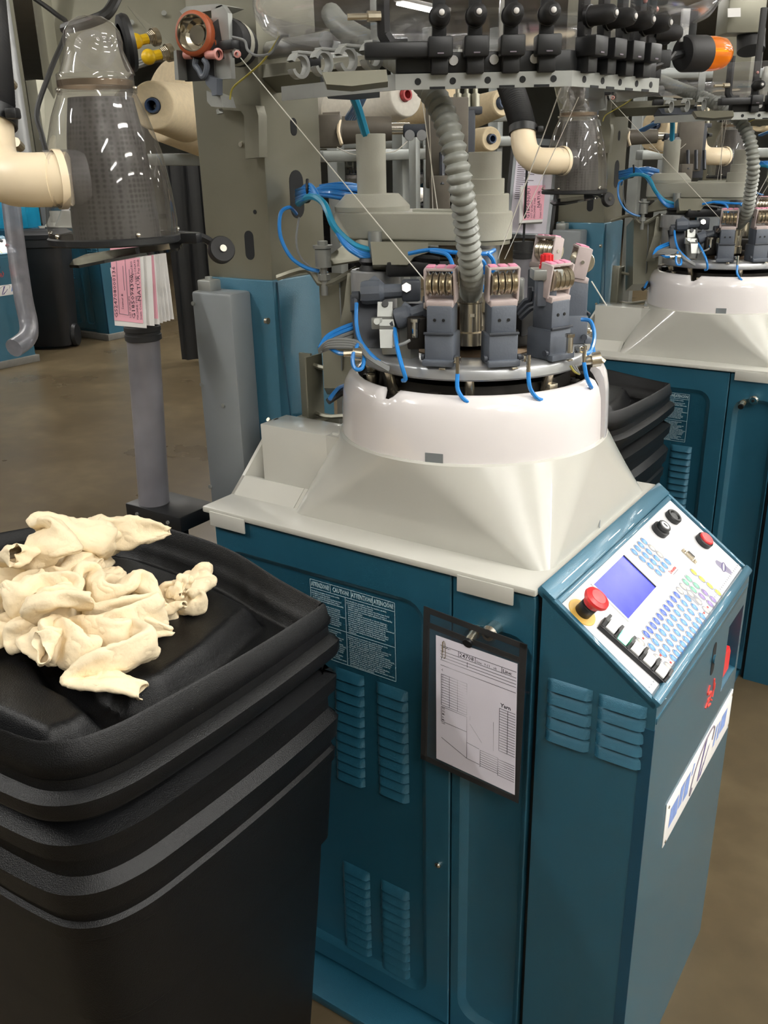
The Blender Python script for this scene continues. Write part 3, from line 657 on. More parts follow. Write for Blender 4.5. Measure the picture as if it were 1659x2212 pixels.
# ---- yarn finger units on the ring
def unit(px, py, lean=8, head=True, tall=0, parent=mach, swing=0):
    p = onz(px, py, 1.3035); t = math.atan2(p.y-ay, p.x-ax)
    r = .165; c = V((ax+r*math.cos(t), ay+r*math.sin(t), 1.3035)); R = Matrix.Rotation(t+math.radians(swing), 4, 'Z')
    M = Matrix.Translation(c) @ R                      # local x outwards, y round the ring
    def put(g, name, m): 
        bmesh.ops.transform(g.bm, matrix=M, verts=g.bm.verts); return g.out(name, m, u)
    g = G(); g.box((.0, 0, .024), (.052, .046, .048), .003); g.box((.028, 0, .005), (.012, .05, .010), .002)
    bmesh.ops.transform(g.bm, matrix=M, verts=g.bm.verts); u = g.out('yarn_finger_unit', 'unit_grey', parent)
    h = .046+tall
    put(G().box((.003, 0, .046+h/2), (.042, .040, h), .003), 'unit_body', 'unit_grey')
    put(G().box((.0275, .0, .05), (.004, .047, .004), .001), 'unit_rib', 'unit_dark')
    for s_ in (-1, 1): put(G().cyl((.02, s_*.024, .012), (.02, s_*.029, .012), .005, n=10), 'pivot_pin', 'unit_dark')
    for s_ in (-.007, .007): put(G().cyl((.024, s_, .07), (.0252, s_, .07), .0025, n=8), 'screw_hole', 'black')
    if head:
        ht = .046+h; L = Matrix.Translation((.004, 0, ht)) @ Matrix.Rotation(math.radians(lean), 4, 'Y')
        def hp(g, name, m, lab=None):
            bmesh.ops.transform(g.bm, matrix=M @ L, verts=g.bm.verts); return g.out(name, m, u, label=lab)
        hp(G().box((0, 0, .004), (.038, .042, .010), .002).box((0, -.0225, .030), (.024, .004, .05), .0015).box((0, .0225, .030), (.024, .004, .05), .0015).box((-.002, 0, .054), (.022, .049, .004), .0015), 'pulley_bracket', 'bracket_pink')
        hp(G().cyl((0, -.026, .032), (0, .026, .032), .003, n=10), 'pulley_axle', 'chrome')
        for k in range(4):
            y = -.0155+k*.0103; hp(G().lathe([(.006, -.0042), (.0165, -.0042), (.0175, -.0034), (.0135, 0), (.0175, .0034), (.0165, .0042), (.006, .0042)], (0.004, y, .032), 24, axis=(0, 1, 0)), 'pulley', 'nickel')
        for k in range(3): hp(G().box((-.002, -.0155+k*.0155, .0565), (.015, .012, .003), .001), 'pink_pad', 'pink')
    # air fitting with blue tube
    put(G().cyl((.03, .031, .010), (.046, .034, .012), .0042, n=8).cyl((.046, .034, .020), (.046, .034, -.006), .0034, n=8).box((.036, .032, .013), (.012, .009, .009), .001), 'air_fitting', 'chrome')
    pts = [M @ V(q_) for q_ in ((.046, .034, -.006), (.052, .036, -.03), (.050, .05, -.048), (.036, .066, -.052), (.02, .07, -.048))]
    G().tube(pts, .0033, 7, 5).out('air_tube', 'tube_blue', u)
    return u
unit(958, 782, 10, swing=6); unit(1076, 783, 6); unit(1178, 770, 10, swing=-4); unit(1242, 738, 12, tall=.012)
unit(1262, 700, 12, tall=.02)
# red lubricator cap on its block, with finger levers
p = dep(1180, 588, 1.365)
G().box((p.x, p.y, p.z-.002), (.045, .040, .016), .002, YAW).out('sensor_block', 'galvanised', mach)
G().box((p.x, p.y, p.z-.03), (.03, .03, .04), .002, YAW).out('sensor_stem', 'unit_grey', mach)
g = G().lathe([(.0115, 0), (.0115, .005), (.0095, .006), (.0085, .020), (.006, .0225), (0, .023)], (p.x, p.y, p.z+.006), 20); g.out('red_cap', 'red', mach, label='ribbed red plastic cap')
for i in range(10):
    t = 2*PI*i/10; G().box((p.x+.0092*math.cos(t), p.y+.0092*math.sin(t), p.z+.019), (.002, .002, .015), .0005, t).out('cap_rib', 'red', mach)
for k in range(3):
    a = dep(1118+k*3, 672+k*8, 1.44); b = dep(1145+k*9, 645+k*8, 1.42); G().tube([a, a.lerp(b, .6)+V((0, 0, .004)), b, b+V((0, 0, .018))], .0045, 6, 4).out('finger_lever', 'unit_dark', mach)
# ---- left actuators with brackets
def actuator(a, b, k, r=.017):
    A, B = dep(*a, k), dep(*b, k-.01); d = (B-A).normalized(); up = CU
    u = G().tube([A, A.lerp(B, .12), A.lerp(B, .45), A.lerp(B, .55), B], r, 10, 0, rad=lambda t, i: (r*1.05, r*1.15, r*1.1, r*.72, r*.66)[i]).out('actuator', 'unit_grey', mach)
    G().prism([A+up*r*.7, A.lerp(B, .3)+up*r*1.6, A.lerp(B, .62)+up*r*.5], CR.cross(up)*0+_f*.012).out('actuator_fin', 'unit_grey', u)
    G().cyl(A-d*.004-up*.006, A-d*.016-up*.006, .0085, n=12).out('actuator_cap', 'unit_dark', u)
    G().cyl(A-d*.012-up*.004, A-d*.012-up*.03, .0075, n=10).out('tube_elbow', 'unit_dark', u)
    G().box(B+d*.012, (.03, .022, .034), .004, YAW).out('actuator_nose', 'unit_dark', u)
    G().cyl(B+d*.004-_f*.012, B+d*.004-_f*.02, .008, n=6).out('nose_bolt', 'chrome', u)
    return A-d*.012-up*.03
e1 = actuator((782, 632), (872, 628), 1.44)
e2 = actuator((856, 690), (918, 668), 1.41, .015)
def strip(name, pts, w, m, parent=mach, side=None):
    "bent sheet strip through sight points (px,py,distance)"
    P = [dep(*q_) for q_ in pts]; sd = (side or CR)*w/2
    return G().rings([[p-sd-_f*.001, p+sd-_f*.001, p+sd+_f*.002, p-sd+_f*.002] for p in P], True, True).out(name, m, parent)
strip('actuator_bracket', ((832, 652, 1.415), (831, 684, 1.415), (834, 690, 1.405), (836, 704, 1.405), (836, 712, 1.395), (838, 752, 1.395)), .024, 'galvanised')
p = dep(832, 656, 1.412); G().cyl(p, p-_f*.002, .0055, n=12).out('bracket_slot', 'black', mach)
p = dep(814, 698, 1.41); G().box(p, (.018, .012, .018), .002, YAW).cyl(p-_f*.004, p-_f*.012, .005, n=10).out('bracket_nut', 'galvanised', mach)
strip('rear_plate', ((790, 650, 1.46), (800, 752, 1.45)), .05, 'unit_dark')
for i, (px, py, k, sx, sy) in enumerate(((900, 718, 1.40, .03, .05), (884, 735, 1.43, .028, .07), (868, 700, 1.44, .026, .05), (905, 680, 1.46, .04, .04), (985, 700, 1.45, .03, .06), (1030, 660, 1.5, .02, .05), (1118, 640, 1.47, .02, .06), (1128, 690, 1.46, .03, .05), (940, 720, 1.5, .05, .04), (1000, 735, 1.47, .05, .015), (1120, 725, 1.48, .05, .03), (845, 735, 1.45, .04, .04), (1085, 715, 1.5, .06, .05))):
    p = dep(px, py, k); G().box(p, (sx, sx*.8, sy), .003, YAW+i).out('mechanism_block', ('machine_dark', 'galvanised', 'black', 'unit_dark', 'bronze')[i % 5], mach)
for i, (px, py, k) in enumerate(((897, 712, 1.385), (1012, 655, 1.42), (770, 758, 1.42), (1020, 700, 1.42), (1230, 745, 1.37))):
    p = dep(px, py, k); G().cyl(p-V((0, 0, .012)), p+V((0, 0, .012)), .0055, n=10).cyl(p+V((0, 0, .012)), p+V((0, 0, .017)), .0075, n=6).out('adjusting_screw', 'chrome', mach)
# ---- drive housing behind the ring on the left, bearing ring, boot, pivot post
z_ = dep(735, 600, 1.56)
G().prism([dep(688, 588, 1.60), dep(775, 592, 1.56), dep(775, 840, 1.60), dep(700, 838, 1.64)], _f*.09).out('drive_housing', 'column_metal', mach)
strip('housing_seam', ((733, 600, 1.578), (737, 700, 1.59), (738, 800, 1.61)), .002, 'panel_grey')
strip('housing_rib', ((768, 590, 1.545), (760, 660, 1.55), (738, 760, 1.57)), .028, 'column_metal')
bc = dep(812, 605, 1.52)
G().lathe([(.035, -.02), (.043, -.02), (.043, .016), (.041, .018), (.034, .018), (.034, .01)], (bc.x, bc.y, bc.z), 40).out('bearing_ring', 'ring_grey', mach)
G().cyl((bc.x, bc.y, bc.z-.10), (bc.x, bc.y, bc.z-.018), .036, n=32).out('bearing_body', 'ring_grey', mach)
G().lathe([(.0, .03), (.026, .03), (.029, .024), (.024, .018), (.03, .010), (.03, .0)], (bc.x, bc.y, bc.z+.008), 32).out('rubber_boot', 'black', mach)
G().cyl((bc.x, bc.y, bc.z+.03), (bc.x, bc.y, 1.4913), .012, n=16).out('drive_shaft', 'galvanised', mach)
pv = dep(700, 600, 1.55)
g = G(); g.cyl(pv+V((0, 0, -.03)), pv+V((0, 0, .05)), .006, n=12); g.cyl(pv+V((0, 0, -.004)), pv+V((0, 0, .006)), .011, n=6); g.cyl(pv+V((0, 0, .018)), pv+V((0, 0, .048)), .014, n=20); g.cyl(pv+V((0, 0, .05)), pv+V((0, 0, .055)), .017, n=20); g.cyl(pv+V((0, 0, .055)), pv+V((0, 0, .062)), .009, n=6)
g.out('pivot_post', 'galvanised', mach)
G().prism([pv+V((0, 0, .03)), dep(760, 515, 1.53), dep(800, 520, 1.5), dep(790, 560, 1.5), pv+V((.01, .01, .022))], _f*.01).out('pivot_arm', 'column_metal', mach)
G().tube([dep(600, 600, 1.6), dep(665, 582, 1.57), pv+V((0, 0, -.012)), dep(772, 580, 1.56)], .006, 6, 4).out('pivot_rail', 'column_metal', mach)
# ---- belt housing over the cylinder
A0, A1 = V((-.952, 1.37, 0)), V((-.738, 1.383, 0))
def capsule(r0, r1, z, n=20):
    o = []; d = math.atan2(A1.y-A0.y, A1.x-A0.x)
    for i in range(n+1): t = d-PI/2+PI*i/n; o.append((A1.x+r1*math.cos(t), A1.y+r1*math.sin(t), z))
    for i in range(n+1): t = d+PI/2+PI*i/n; o.append((A0.x+r0*math.cos(t), A0.y+r0*math.sin(t), z))
    return o
bh = G().rings([capsule(.060, .042, 1.4756), capsule(.064, .0465, 1.4776), capsule(.0665, .047, 1.4805), capsule(.0665, .047, 1.5186), capsule(.064, .045, 1.5211)], True, True).out('belt_housing', 'housing_grey', mach)
G().rings([capsule(.062, .044, 1.4697), capsule(.062, .044, 1.4756)], True, True).out('belt_base_plate', 'column_metal', bh)
G().lathe([(.066, 1.5206), (.066, 1.5284), (.047, 1.548), (.0255, 1.549), (.0255, 1.6438), (.0245, 1.6448), (0, 1.6448)], A0, 48).out('belt_post', 'housing_grey', bh)
G().lathe([(.0465, 1.5157), (.0465, 1.5196), (.0405, 1.5201), (.0405, 1.547), (.0395, 1.548), (.0325, 1.548), (.0325, 1.5705), (.0315, 1.5715), (.027, 1.5715), (.027, 1.6106), (.026, 1.6116), (0, 1.6116)], A1, 48).out('dial_drive_tower', 'housing_grey', bh)
m_ = (A0+A1)/2; G().box((m_.x+.03, m_.y-.02, 1.5226), (.085, .012, .006), .002).out('housing_rib', 'housing_grey', bh)
G().prism([dep(800, 522, 1.46), dep(925, 524, 1.44), dep(925, 545, 1.44), dep(895, 555, 1.44), dep(880, 572, 1.44), dep(805, 572, 1.46)], _f*.05).out('housing_bracket', 'column_metal', bh)
g = G(); g.tube([dep(950, 560, 1.45), dep(905, 556, 1.45), dep(898, 548, 1.45), dep(905, 542, 1.45), dep(985, 548, 1.44)], .008, 8, 5); g.out('brake_lever', 'black', bh)
G().box(dep(905, 578, 1.47), (.11, .04, .026), .006, YAW).out('solenoid_box', 'black', bh)
G().cyl((A1.x, A1.y, 1.3152), (A1.x, A1.y, 1.4737), .024, n=24).out('dial_column', 'ring_grey', mach)
G().cyl((A1.x+.01, A1.y-.01, 1.3641), (A1.x+.01, A1.y-.01, 1.4032), .034, n=24).out('dial_sleeve', 'nickel', mach)
G().cyl(dep(1042, 540, 1.43), dep(1042, 620, 1.45), .02, .012, n=16).out('valve_cone', 'ring_grey', mach)
# ---- ribbed suction hose
hp_ = [(hb.x, hb.y, 1.3983)]+[tuple(dep(*q_)) for q_ in ((1018, 590, 1.325), (1006, 480, 1.2565), (995, 400, 1.2174), (975, 300, 1.2027), (948, 225, 1.2125), (905, 165, 1.237), (840, 118, 1.2957), (770, 80, 1.3837), (735, 55, 1.4619), (715, 30, 1.5597))]
hs = spline(hp_, 60)
L_ = [0]
for a, b in zip(hs, hs[1:]): L_.append(L_[-1]+(b-a).length)
tot = L_[-1]; N_ = int(tot/.0032); rs = []; j = 0
for i in range(N_+1):
    d = tot*i/N_
    while j < len(L_)-2 and L_[j+1] < d: j += 1
    f_ = (d-L_[j])/max(1e-9, L_[j+1]-L_[j]); rs.append(hs[j].lerp(hs[j+1], f_))
G().tube(rs, .017, 14, 0, rad=lambda t, i: (.0142, .0166, .0186, .0166)[i % 4]).out('suction_hose', 'hose_grey', mach, smooth=60)
# ---- column
KX, KX0, KY0, KY1 = -1.13, -1.292, 1.297, 1.46
col = G().bb(KX0, KX, KY0, KY1, 1.398, 2.35, .004).out('column_upper', 'column_metal', mach)
G().bb(KX0-.004, KX+.004, KY0-.004, KY1+.004, 0, 1.40, .003).out('column_lower', 'teal', mach)
def slot_y(px, py, w, h, m='groove_shade'):  # flat black capsule, its colour stands for the shade inside a slot
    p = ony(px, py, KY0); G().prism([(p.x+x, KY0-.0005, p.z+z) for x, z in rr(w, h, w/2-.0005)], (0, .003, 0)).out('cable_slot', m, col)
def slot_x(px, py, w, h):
    p = onx(px, py, KX); G().prism([(KX+.0005, p.y+x, p.z+z) for x, z in rr(w, h, w/2-.0005)], (-.003, 0, 0)).out('cable_slot', 'groove_shade', col)  # same flat capsule, slot shade put into the colour
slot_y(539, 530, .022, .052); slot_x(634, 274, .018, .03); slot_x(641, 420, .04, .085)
for (px, py) in ((522, 312), (536, 281), (536, 312)): 
    p = ony(px, py, KY0); G().cyl((p.x, KY0, p.z), (p.x, KY0-.004, p.z), .0045, n=10).out('column_screw', 'chrome', col)
p = ony(560, 458, KY0); G().cyl((p.x-.01, KY0, p.z), (p.x-.01, KY0-.001, p.z), .004, n=10).out('column_hole', 'groove_shade', col)
p = onx(575, 693, KX+.004); G().cyl((KX+.003, p.y, p.z), (KX+.009, p.y, p.z), .006, n=12).out('column_screw', 'chrome', mach)
strip('column_seam', ((598, 610, 1.64), (612, 760, 1.68), (628, 900, 1.73)), .003, 'teal_dark')
# grey terminal box in front of the column
a = ony(412, 632, 1.237); bx0, bx1 = a.x, -1.194
tb = G().bb(bx0, bx1+.012, 1.237, 1.294, .9, a.z+.003, .006).out('terminal_box', 'panel_grey', mach)
for (px, py) in ((415, 655), (433, 830), (452, 1050), (480, 875)): p = ony(px, py, 1.237); G().cyl((p.x+.004, 1.237, p.z), (p.x+.004, 1.234, p.z), .004, n=10).out('box_screw', 'galvanised', tb)
p = ony(450, 612, 1.26); G().box((p.x, 1.262, a.z+.012), (.034, .03, .022), .003).cyl((p.x, 1.262, a.z+.022), (p.x, 1.262, a.z+.028), .007, n=10).out('box_clasp', 'galvanised', tb)
# bracket arm on the column carrying the yarn wheel unit
yb = 1.27
def pz(px, py, y=yb): return ony(px, py, y)
G().prism([pz(*q_) for q_ in ((455, 212), (480, 225), (552, 228), (558, 250), (560, 340), (530, 343), (527, 250), (520, 240), (470, 236), (446, 222))], (0, .022, 0)).out('wheel_bracket', 'column_metal', mach)
uw = 1.21
def py_(px, py, y=uw): return ony(px, py, y)
wu = G().prism([py_(*q_) for q_ in ((456, 18), (480, 10), (492, 28), (500, 170), (464, 172))], (0, .010, 0)).out('yarn_wheel_unit', 'galvanised', mach)
G().prism([py_(*q_) for q_ in ((388, 24), (402, 14), (470, 8), (482, 12), (458, 22), (396, 34))], (0, .05, 0)).out('wheel_hood', 'galvanised', wu)
G().prism([py_(*q_) for q_ in ((396, 112), (412, 112), (466, 118), (468, 172), (400, 176), (395, 160))], (0, .008, 0)).out('wheel_front_plate', 'black', wu)
G().prism([py_(*q_) for q_ in ((394, 112), (400, 110), (405, 174), (397, 174))], (0, -.02, 0)).out('wheel_side_lip', 'galvanised', wu)
wc = py_(427, 75, uw-.01); wa = (V((.25, -1, .06))).normalized()
G().lathe([(.0265, -.014), (.030, -.012), (.0335, 0), (.0335, .014), (.031, .017), (.0275, .018)], wc, 40, axis=wa).out('rubber_wheel', 'rubber_orange', wu)
G().lathe([(0, -.006), (.012, -.006), (.014, -.01), (.022, -.012), (.0265, -.010), (.0275, .018), (.0262, .018), (.025, -.004), (.016, -.002), (.014, .002), (0, .002)], wc, 40, axis=wa).out('wheel_dish', 'chrome', wu)
for t in (40, 160, 280):
    q_ = V(wa).to_track_quat('Z', 'Y').to_matrix(); c = wc+q_ @ V((.019*math.cos(math.radians(t)), .019*math.sin(math.radians(t)), -.004)); G().cyl(c, c+wa*.005, .0028, n=8).out('dish_screw', 'nickel', wu)
mo = py_(500, 90, uw+.03); G().lathe([(.0, .03), (.03, .03), (.033, .02), (.033, -.04), (.02, -.045), (0, -.045)], mo, 32, axis=(.4, -.9, .05)).out('wheel_motor', 'black_soft', wu)
G().lathe([(.034, .0), (.034, -.02), (.03, -.022)], mo, 32, axis=(.4, -.9, .05)).out('motor_band', 'housing_grey', wu)
for (x0, x1) in ((400, 416), (447, 466)): G().cyl(py_(x0, 119, uw-.012), py_(x1, 118, uw-.012), .0065, n=14).out('ceramic_guide', 'ceramic_pink', wu)
p = py_(471, 117, uw-.014); G().lathe([(.006, -.003), (.009, -.002), (.009, .002), (.006, .003)], p, 18, axis=(1, -.2, 0)).out('ceramic_eye', 'ceramic_pink', wu)
G().prism([py_(*q_) for q_ in ((465, 104), (505, 104), (517, 108), (518, 124), (507, 122), (504, 110), (466, 110))], (0, -.003, 0)).out('guide_arm', 'galvanised', wu)
p = py_(513, 117, uw-.008); G().lathe([(.003, -.003), (.0055, -.002), (.0055, .002), (.003, .003)], p, 14, axis=(.3, -1, 0)).out('guide_eye', 'ceramic_pink', wu)
G().box(py_(495, 98, uw+.002), (.03, .02, .014), .002).out('wheel_sensor', 'black', wu)
lv = G().tube([py_(*q_, uw-.014) for q_ in ((424, 126), (422, 140), (430, 152), (437, 165), (444, 160), (447, 140), (440, 128))], .005, 8, 4).out('release_lever', 'unit_grey', wu)
G().prism([py_(*q_, uw-.012) for q_ in ((440, 160), (468, 170), (468, 205), (458, 207), (456, 195), (445, 182))], (0, .014, 0)).out('lever_body', 'unit_grey', wu)
G().prism([py_(*q_, uw) for q_ in ((446, 196), (476, 208), (483, 232), (456, 230), (447, 218))], (0, .03, 0)).out('bracket_foot', 'galvanised', wu)
G().cyl(py_(474, 236, uw+.01), py_(476, 246, uw+.01), .006, n=6).out('bracket_bolt', 'galvanised', wu)
p = py_(467, 93, uw); G().cyl(p, p+V((0, -.005, 0)), .006, n=6).out('plate_bolt', 'chrome', wu)
G().tube([py_(502, 80, uw-.004), py_(528, 88), py_(535, 108), py_(555, 120), py_(585, 115), py_(600, 90), py_(610, 78), py_(625, 77)], .0022, 6, 5).out('sensor_cable', 'cable_grey', wu)
G().tube([py_(605, 78), py_(570, 130), py_(535, 162), py_(503, 190), py_(497, 215)], .0016, 6, 5).out('earth_wire', 'cable_yellow', wu)
# ---- arm from the column to the feeder ring, top cover sheet
G().prism([dep(505, 175, 1.60), dep(545, 60, 1.60), dep(600, 55, 1.6), dep(590, 0, 1.65), dep(420, -60, 1.7), dep(400, -60, 1.7), dep(415, 175, 1.62)], _f*.012).out('column_gusset', 'column_metal', mach)
G().prism([dep(560, 140, 1.52), dep(800, 118, 1.32), dep(800, 140, 1.32), dep(565, 168, 1.52)], _f*.06).out('ring_arm', 'column_metal', mach)
G().cyl(dep(565, 112, 1.54), dep(705, 88, 1.40), .014, n=16).out('ring_arm_rod', 'ring_grey', mach)
G().prism([dep(555, 100, 1.60), dep(712, 62, 1.46), dep(712, 84, 1.46), dep(560, 118, 1.60)], _f*.03).out('ring_arm_top', 'column_metal', mach)
for (px, py) in ((546, 55), (541, 130)): p = dep(px, py, 1.575); G().cyl(p, p-_f*.006, .013, n=20).cyl(p-_f*.006, p-_f*.010, .008, n=10).out('arm_bolt', 'galvanised', mach)
G().box(dep(672, 134, 1.37), (.03, .02, .016), .002, YAW).out('arm_block', 'black', mach)
G().prism([dep(690, 160, 1.40), dep(820, 148, 1.34), dep(820, 178, 1.34), dep(760, 184, 1.36), dep(705, 182, 1.40)], _f*.05).out('arm_shroud', 'unit_grey', mach)
G().prism([dep(695, 156, 1.16), dep(835, 150, 1.10), dep(838, 176, 1.10), dep(760, 186, 1.12), dep(705, 182, 1.15)], _f*.015).out('arm_front_shroud', 'column_metal', mach)
# ---- octagonal feeder ring
OA = math.radians(-55); AP = .275
oc = V((-.7685, 1.363, 0))
def octa(ap, z): return [(oc.x+ap/math.cos(PI/8)*math.cos(OA+PI/8+k*PI/4), oc.y+ap/math.cos(PI/8)*math.sin(OA+PI/8+k*PI/4), z+.007) for k in range(-2, 3)]
rg = G().rings([octa(AP, 1.679), octa(AP, 1.6976), octa(AP-.05, 1.6986), octa(AP-.05, 1.6947), octa(AP-.004, 1.6947), octa(AP-.004, 1.679), octa(AP, 1.679)], close1=False, wrap=False).out('feeder_ring', 'galvanised', mach, smooth=20)
def FM(k, s_, out=0, z=0):
    "facet frame: x along the facet, y outwards"
    t = OA+k*PI/4; n = V((math.cos(t), math.sin(t), 0)); x = V((-n.y, n.x, 0)); o = oc+n*(AP+out)+x*s_+V((0, 0, z+.007))
    return Matrix(((x.x, n.x, 0, o.x), (x.y, n.y, 0, o.y), (0, 0, 1, o.z), (0, 0, 0, 1)))
def fput(g, M, name, m, parent=None):
    bmesh.ops.transform(g.bm, matrix=M, verts=g.bm.verts); return g.out(name, m, parent or mach)
for k in range(0, 3):
    for s_ in (-.085, -.04, .005, .05, .09):
        fput(G().cyl((0, -.001, 0), (0, .0006, 0), .0042, n=12), FM(k, s_, 0, 1.6883), 'ring_hole', 'groove_shade', rg)
    for s_ in (-.06, -.02, .03, .075): fput(G().box((0, 0, 0), (.02, .0014, .003)), FM(k, s_, 0, 1.6805), 'ring_slot', 'groove_shade', rg)
    for s_ in (-.065, -.013, .039): fput(G().cyl((0, 0, 0), (0, .002, 0), .006, n=12), FM(k, s_+.026, -.004, 1.7123), 'ring_stud', 'switch_white', rg)
    fput(G().box((0, -.02, 1.7103), (.225, .03, .024), .002), FM(k, 0), 'feeder_rail', 'black', rg)
def feeder(k, s_, knob=True, up=.20):
    M = FM(k, s_, 0, 0); g = G()
    g.box((0, .008, 1.726), (.031, .032, .024), .0025); bmesh.ops.transform(g.bm, matrix=M, verts=g.bm.verts); u = g.out('yarn_feeder', 'black', mach)
    fput(G().box((0, .002, 1.7064), (.022, .02, .022), .002), M, 'feeder_foot', 'black', u); fput(G().box((0, .0246, 1.7182), (.008, .001, .0015)), M, 'feeder_mark', 'ink_soft', u)
    fput(G().box((0, -.002, 1.7387), (.014, .008, .004), .001), M, 'feeder_pad', 'key_grey', u)
    fput(G().box((0, -.004, 1.7455), (.018, .012, .02), .002).box((0, -.006, 1.7455+up/2), (.016, .010, up), .002), M, 'feeder_arm', 'black_soft', u)
    if knob:
        c = (0, 0, 1.7612); fput(G().lathe([(.0, .042), (.006, .041), (.0098, .037), (.0116, .028), (.012, .018), (.012, .002)], c, 24, axis=(0, 1, 0)), M, 'tension_knob', 'black_soft', u)
        fput(G().lathe([(.010, .0), (.0136, .0), (.0136, .005), (.0122, .0055)], c, 24, axis=(0, 1, 0)), M, 'knob_flange', 'black', u)
        fput(G().ball((0, .042, 1.7612), .0036, (1, .5, 1), 10), M, 'knob_dot', 'paper_white', u)
        fput(G().ball((0, .0, 1.7925), .004, (1, 1, 1), 8), M, 'thread_eye', 'ceramic_pink', u)
    return u
for i in range(4):
    feeder(0, -.0575+i*.0455); feeder(1, -.0845+i*.047)
for i in range(3): feeder(2, -.07+i*.05)
# curved brackets between facets and grey clips on the left facet
for k, s_ in ((0, -.128),): 
    M = FM(k, s_, 0, 0); fput(G().tube([(.03, -.01, 1.7309), (.012, -.008, 1.7318), (.002, -.006, 1.7416), (0, -.006, 1.7553), (0, -.006, 1.8336)], .009, 6, 4), M, 'corner_bracket', 'black_soft'); fput(G().box((.02, .004, 1.724), (.09, .03, .018), .003), M, 'corner_block', 'black')
    fput(G().cyl((-.045, .01, 1.7622), (-.004, .004, 1.7631), .004, n=10).cyl((-.02, .008, 1.7627), (-.004, .004, 1.7631), .0065, n=10), M, 'corner_pin', 'nickel')
for i in range(4):
    M = FM(-1, .075-i*.048, 0, 0)
    u = fput(G().lathe([(.012, -.006), (.017, -.006), (.017, .006), (.012, .006), (.012, -.006)], (0, .004, 1.7211), 20, 20, 340, axis=(1, 0, 0)), M, 'cable_clip', 'clamp_plastic')
    fput(G().box((0, -.006, 1.7377), (.016, .03, .004), .001), M, 'clip_tab', 'clamp_plastic', u)
p = dep(815, 60, 1.30); G().box(p, (.020, .004, .10), .0005, YAW).out('hanger_strip', 'galvanised', mach)
p = dep(1094, 60, 1.32); G().box(p, (.022, .02, .1), .004, YAW).out('centre_post', 'cover_white', mach)
G().box(dep(1285, 190, 1.30), (.024, .024, .03), .004, YAW).cyl(dep(1285, 175, 1.30), dep(1292, 235, 1.32), .012, n=16).out('drain_elbow', 'panel_grey', mach)
G().cyl(dep(1218, 160, 1.22), dep(1198, 174, 1.21), .0025, n=8).out('tube_end', 'tube_blue', mach)
# clear dish over the feeder ring
dc = V((-.745, 1.379, 0))
G().lathe([(.05, 1.7671), (.24, 1.7671), (.30, 1.7749), (.335, 1.7905), (.346, 1.8062), (.348, 1.8218), (.3452, 1.8228), (.342, 1.8072), (.332, 1.7935), (.299, 1.7778), (.24, 1.77), (.05, 1.77)], dc, 72).out('clear_dish', 'clear_plastic', mach, smooth=50)
# amber beacon
b0, b1 = dep(1474, 116, 1.36), dep(1532, 116, 1.38)
d_ = (b1-b0).normalized()
G().lathe([(0, 0), (.0235, 0), (.026, .004), (.026, .042), (.024, .044), (0, .044)], b0, 32, axis=d_).out('beacon_base', 'black_soft', mach)
G().lathe([(.0245, .042), (.0248, .06), (.0225, .078), (.016, .088), (.008, .0915), (0, .092), ], b0, 32, axis=d_).out('beacon_lens', 'amber', mach, label='orange dome lens of the beacon')
G().lathe([(0, .045), (.008, .045), (.008, .07), (.004, .078), (0, .078)], b0, 12, axis=d_).out('beacon_bulb', 'chrome', mach)
G().cyl(dep(1430, 126, 1.33), b0, .006, n=8).box(dep(1490, 58, 1.37), (.02, .012, .05), .003, YAW).out('beacon_arm', 'black', mach)
G().box(dep(1479, 55, 1.35), (.012, .008, .045), .001, YAW).out('beacon_bracket', 'switch_white', mach)
for i in range(7): G().tube([dep(1360+i*4, 172-i*3, 1.30), dep(1400+i*6, 160-i*4, 1.31), dep(1440+i*3, 138-i*4, 1.33)], .003, 6, 4).out('sensor_lead', 'cable_black', mach)
# ---- cables and blue air tubes
def cable(name, pts, r, m, parent=mach, n=7): return G().tube([dep(*q_) for q_ in pts], r, n, 6).out(name, m, parent)
rn = random.Random(3)
for i in range(9):
    o1, o2 = rn.uniform(-14, 14), rn.uniform(-12, 12)
    cable('air_tube', ((640, 425+o1, 1.62), (662, 418+o1*.8, 1.56), (700, 414+o2, 1.56), (745, 418+o2*1.5, 1.58), (790, 426+o2*2, 1.62)), .003, 'tube_blue')
for i in range(5):
    o1 = i*6
    cable('air_tube', ((645, 440-o1, 1.61), (672, 424-o1, 1.54), (700+i*2, 440+o1, 1.50), (722+i*5, 490+o1*1.5, 1.49), (762+i*3, 528+o1, 1.5), (800, 541+o1*.8, 1.50)), .0034 if i else .006, 'tube_blue' if i else 'tube_teal')
cable('air_tube', ((690, 402, 1.6), (740, 396, 1.6), (782, 402, 1.62)), .003, 'tube_blue')
cable('air_tube', ((640, 462, 1.6), (625, 448, 1.56), (606, 462, 1.55), (606, 510, 1.55), (628, 555, 1.55), (660, 578, 1.55), (690, 586, 1.55)), .0034, 'tube_blue')
cable('signal_cable', ((646, 470, 1.6), (640, 520, 1.58), (652, 560, 1.57), (690, 590, 1.55)), .002, 'cable_grey')
cable('cable_tie', ((664, 388, 1.55), (664, 410, 1.545), (668, 432, 1.56), (660, 436, 1.6)), .003, 'black')
cable('air_tube', ((755, 190, 1.42), (772, 230, 1.45), (792, 296, 1.5), (800, 320, 1.52)), .0075, 'tube_teal')
for i in range(4): cable('air_tube', ((785+i*4, 188, 1.48), (768+i*4, 225, 1.6), (750+i*5, 255, 1.7)), .005, 'tube_blue')
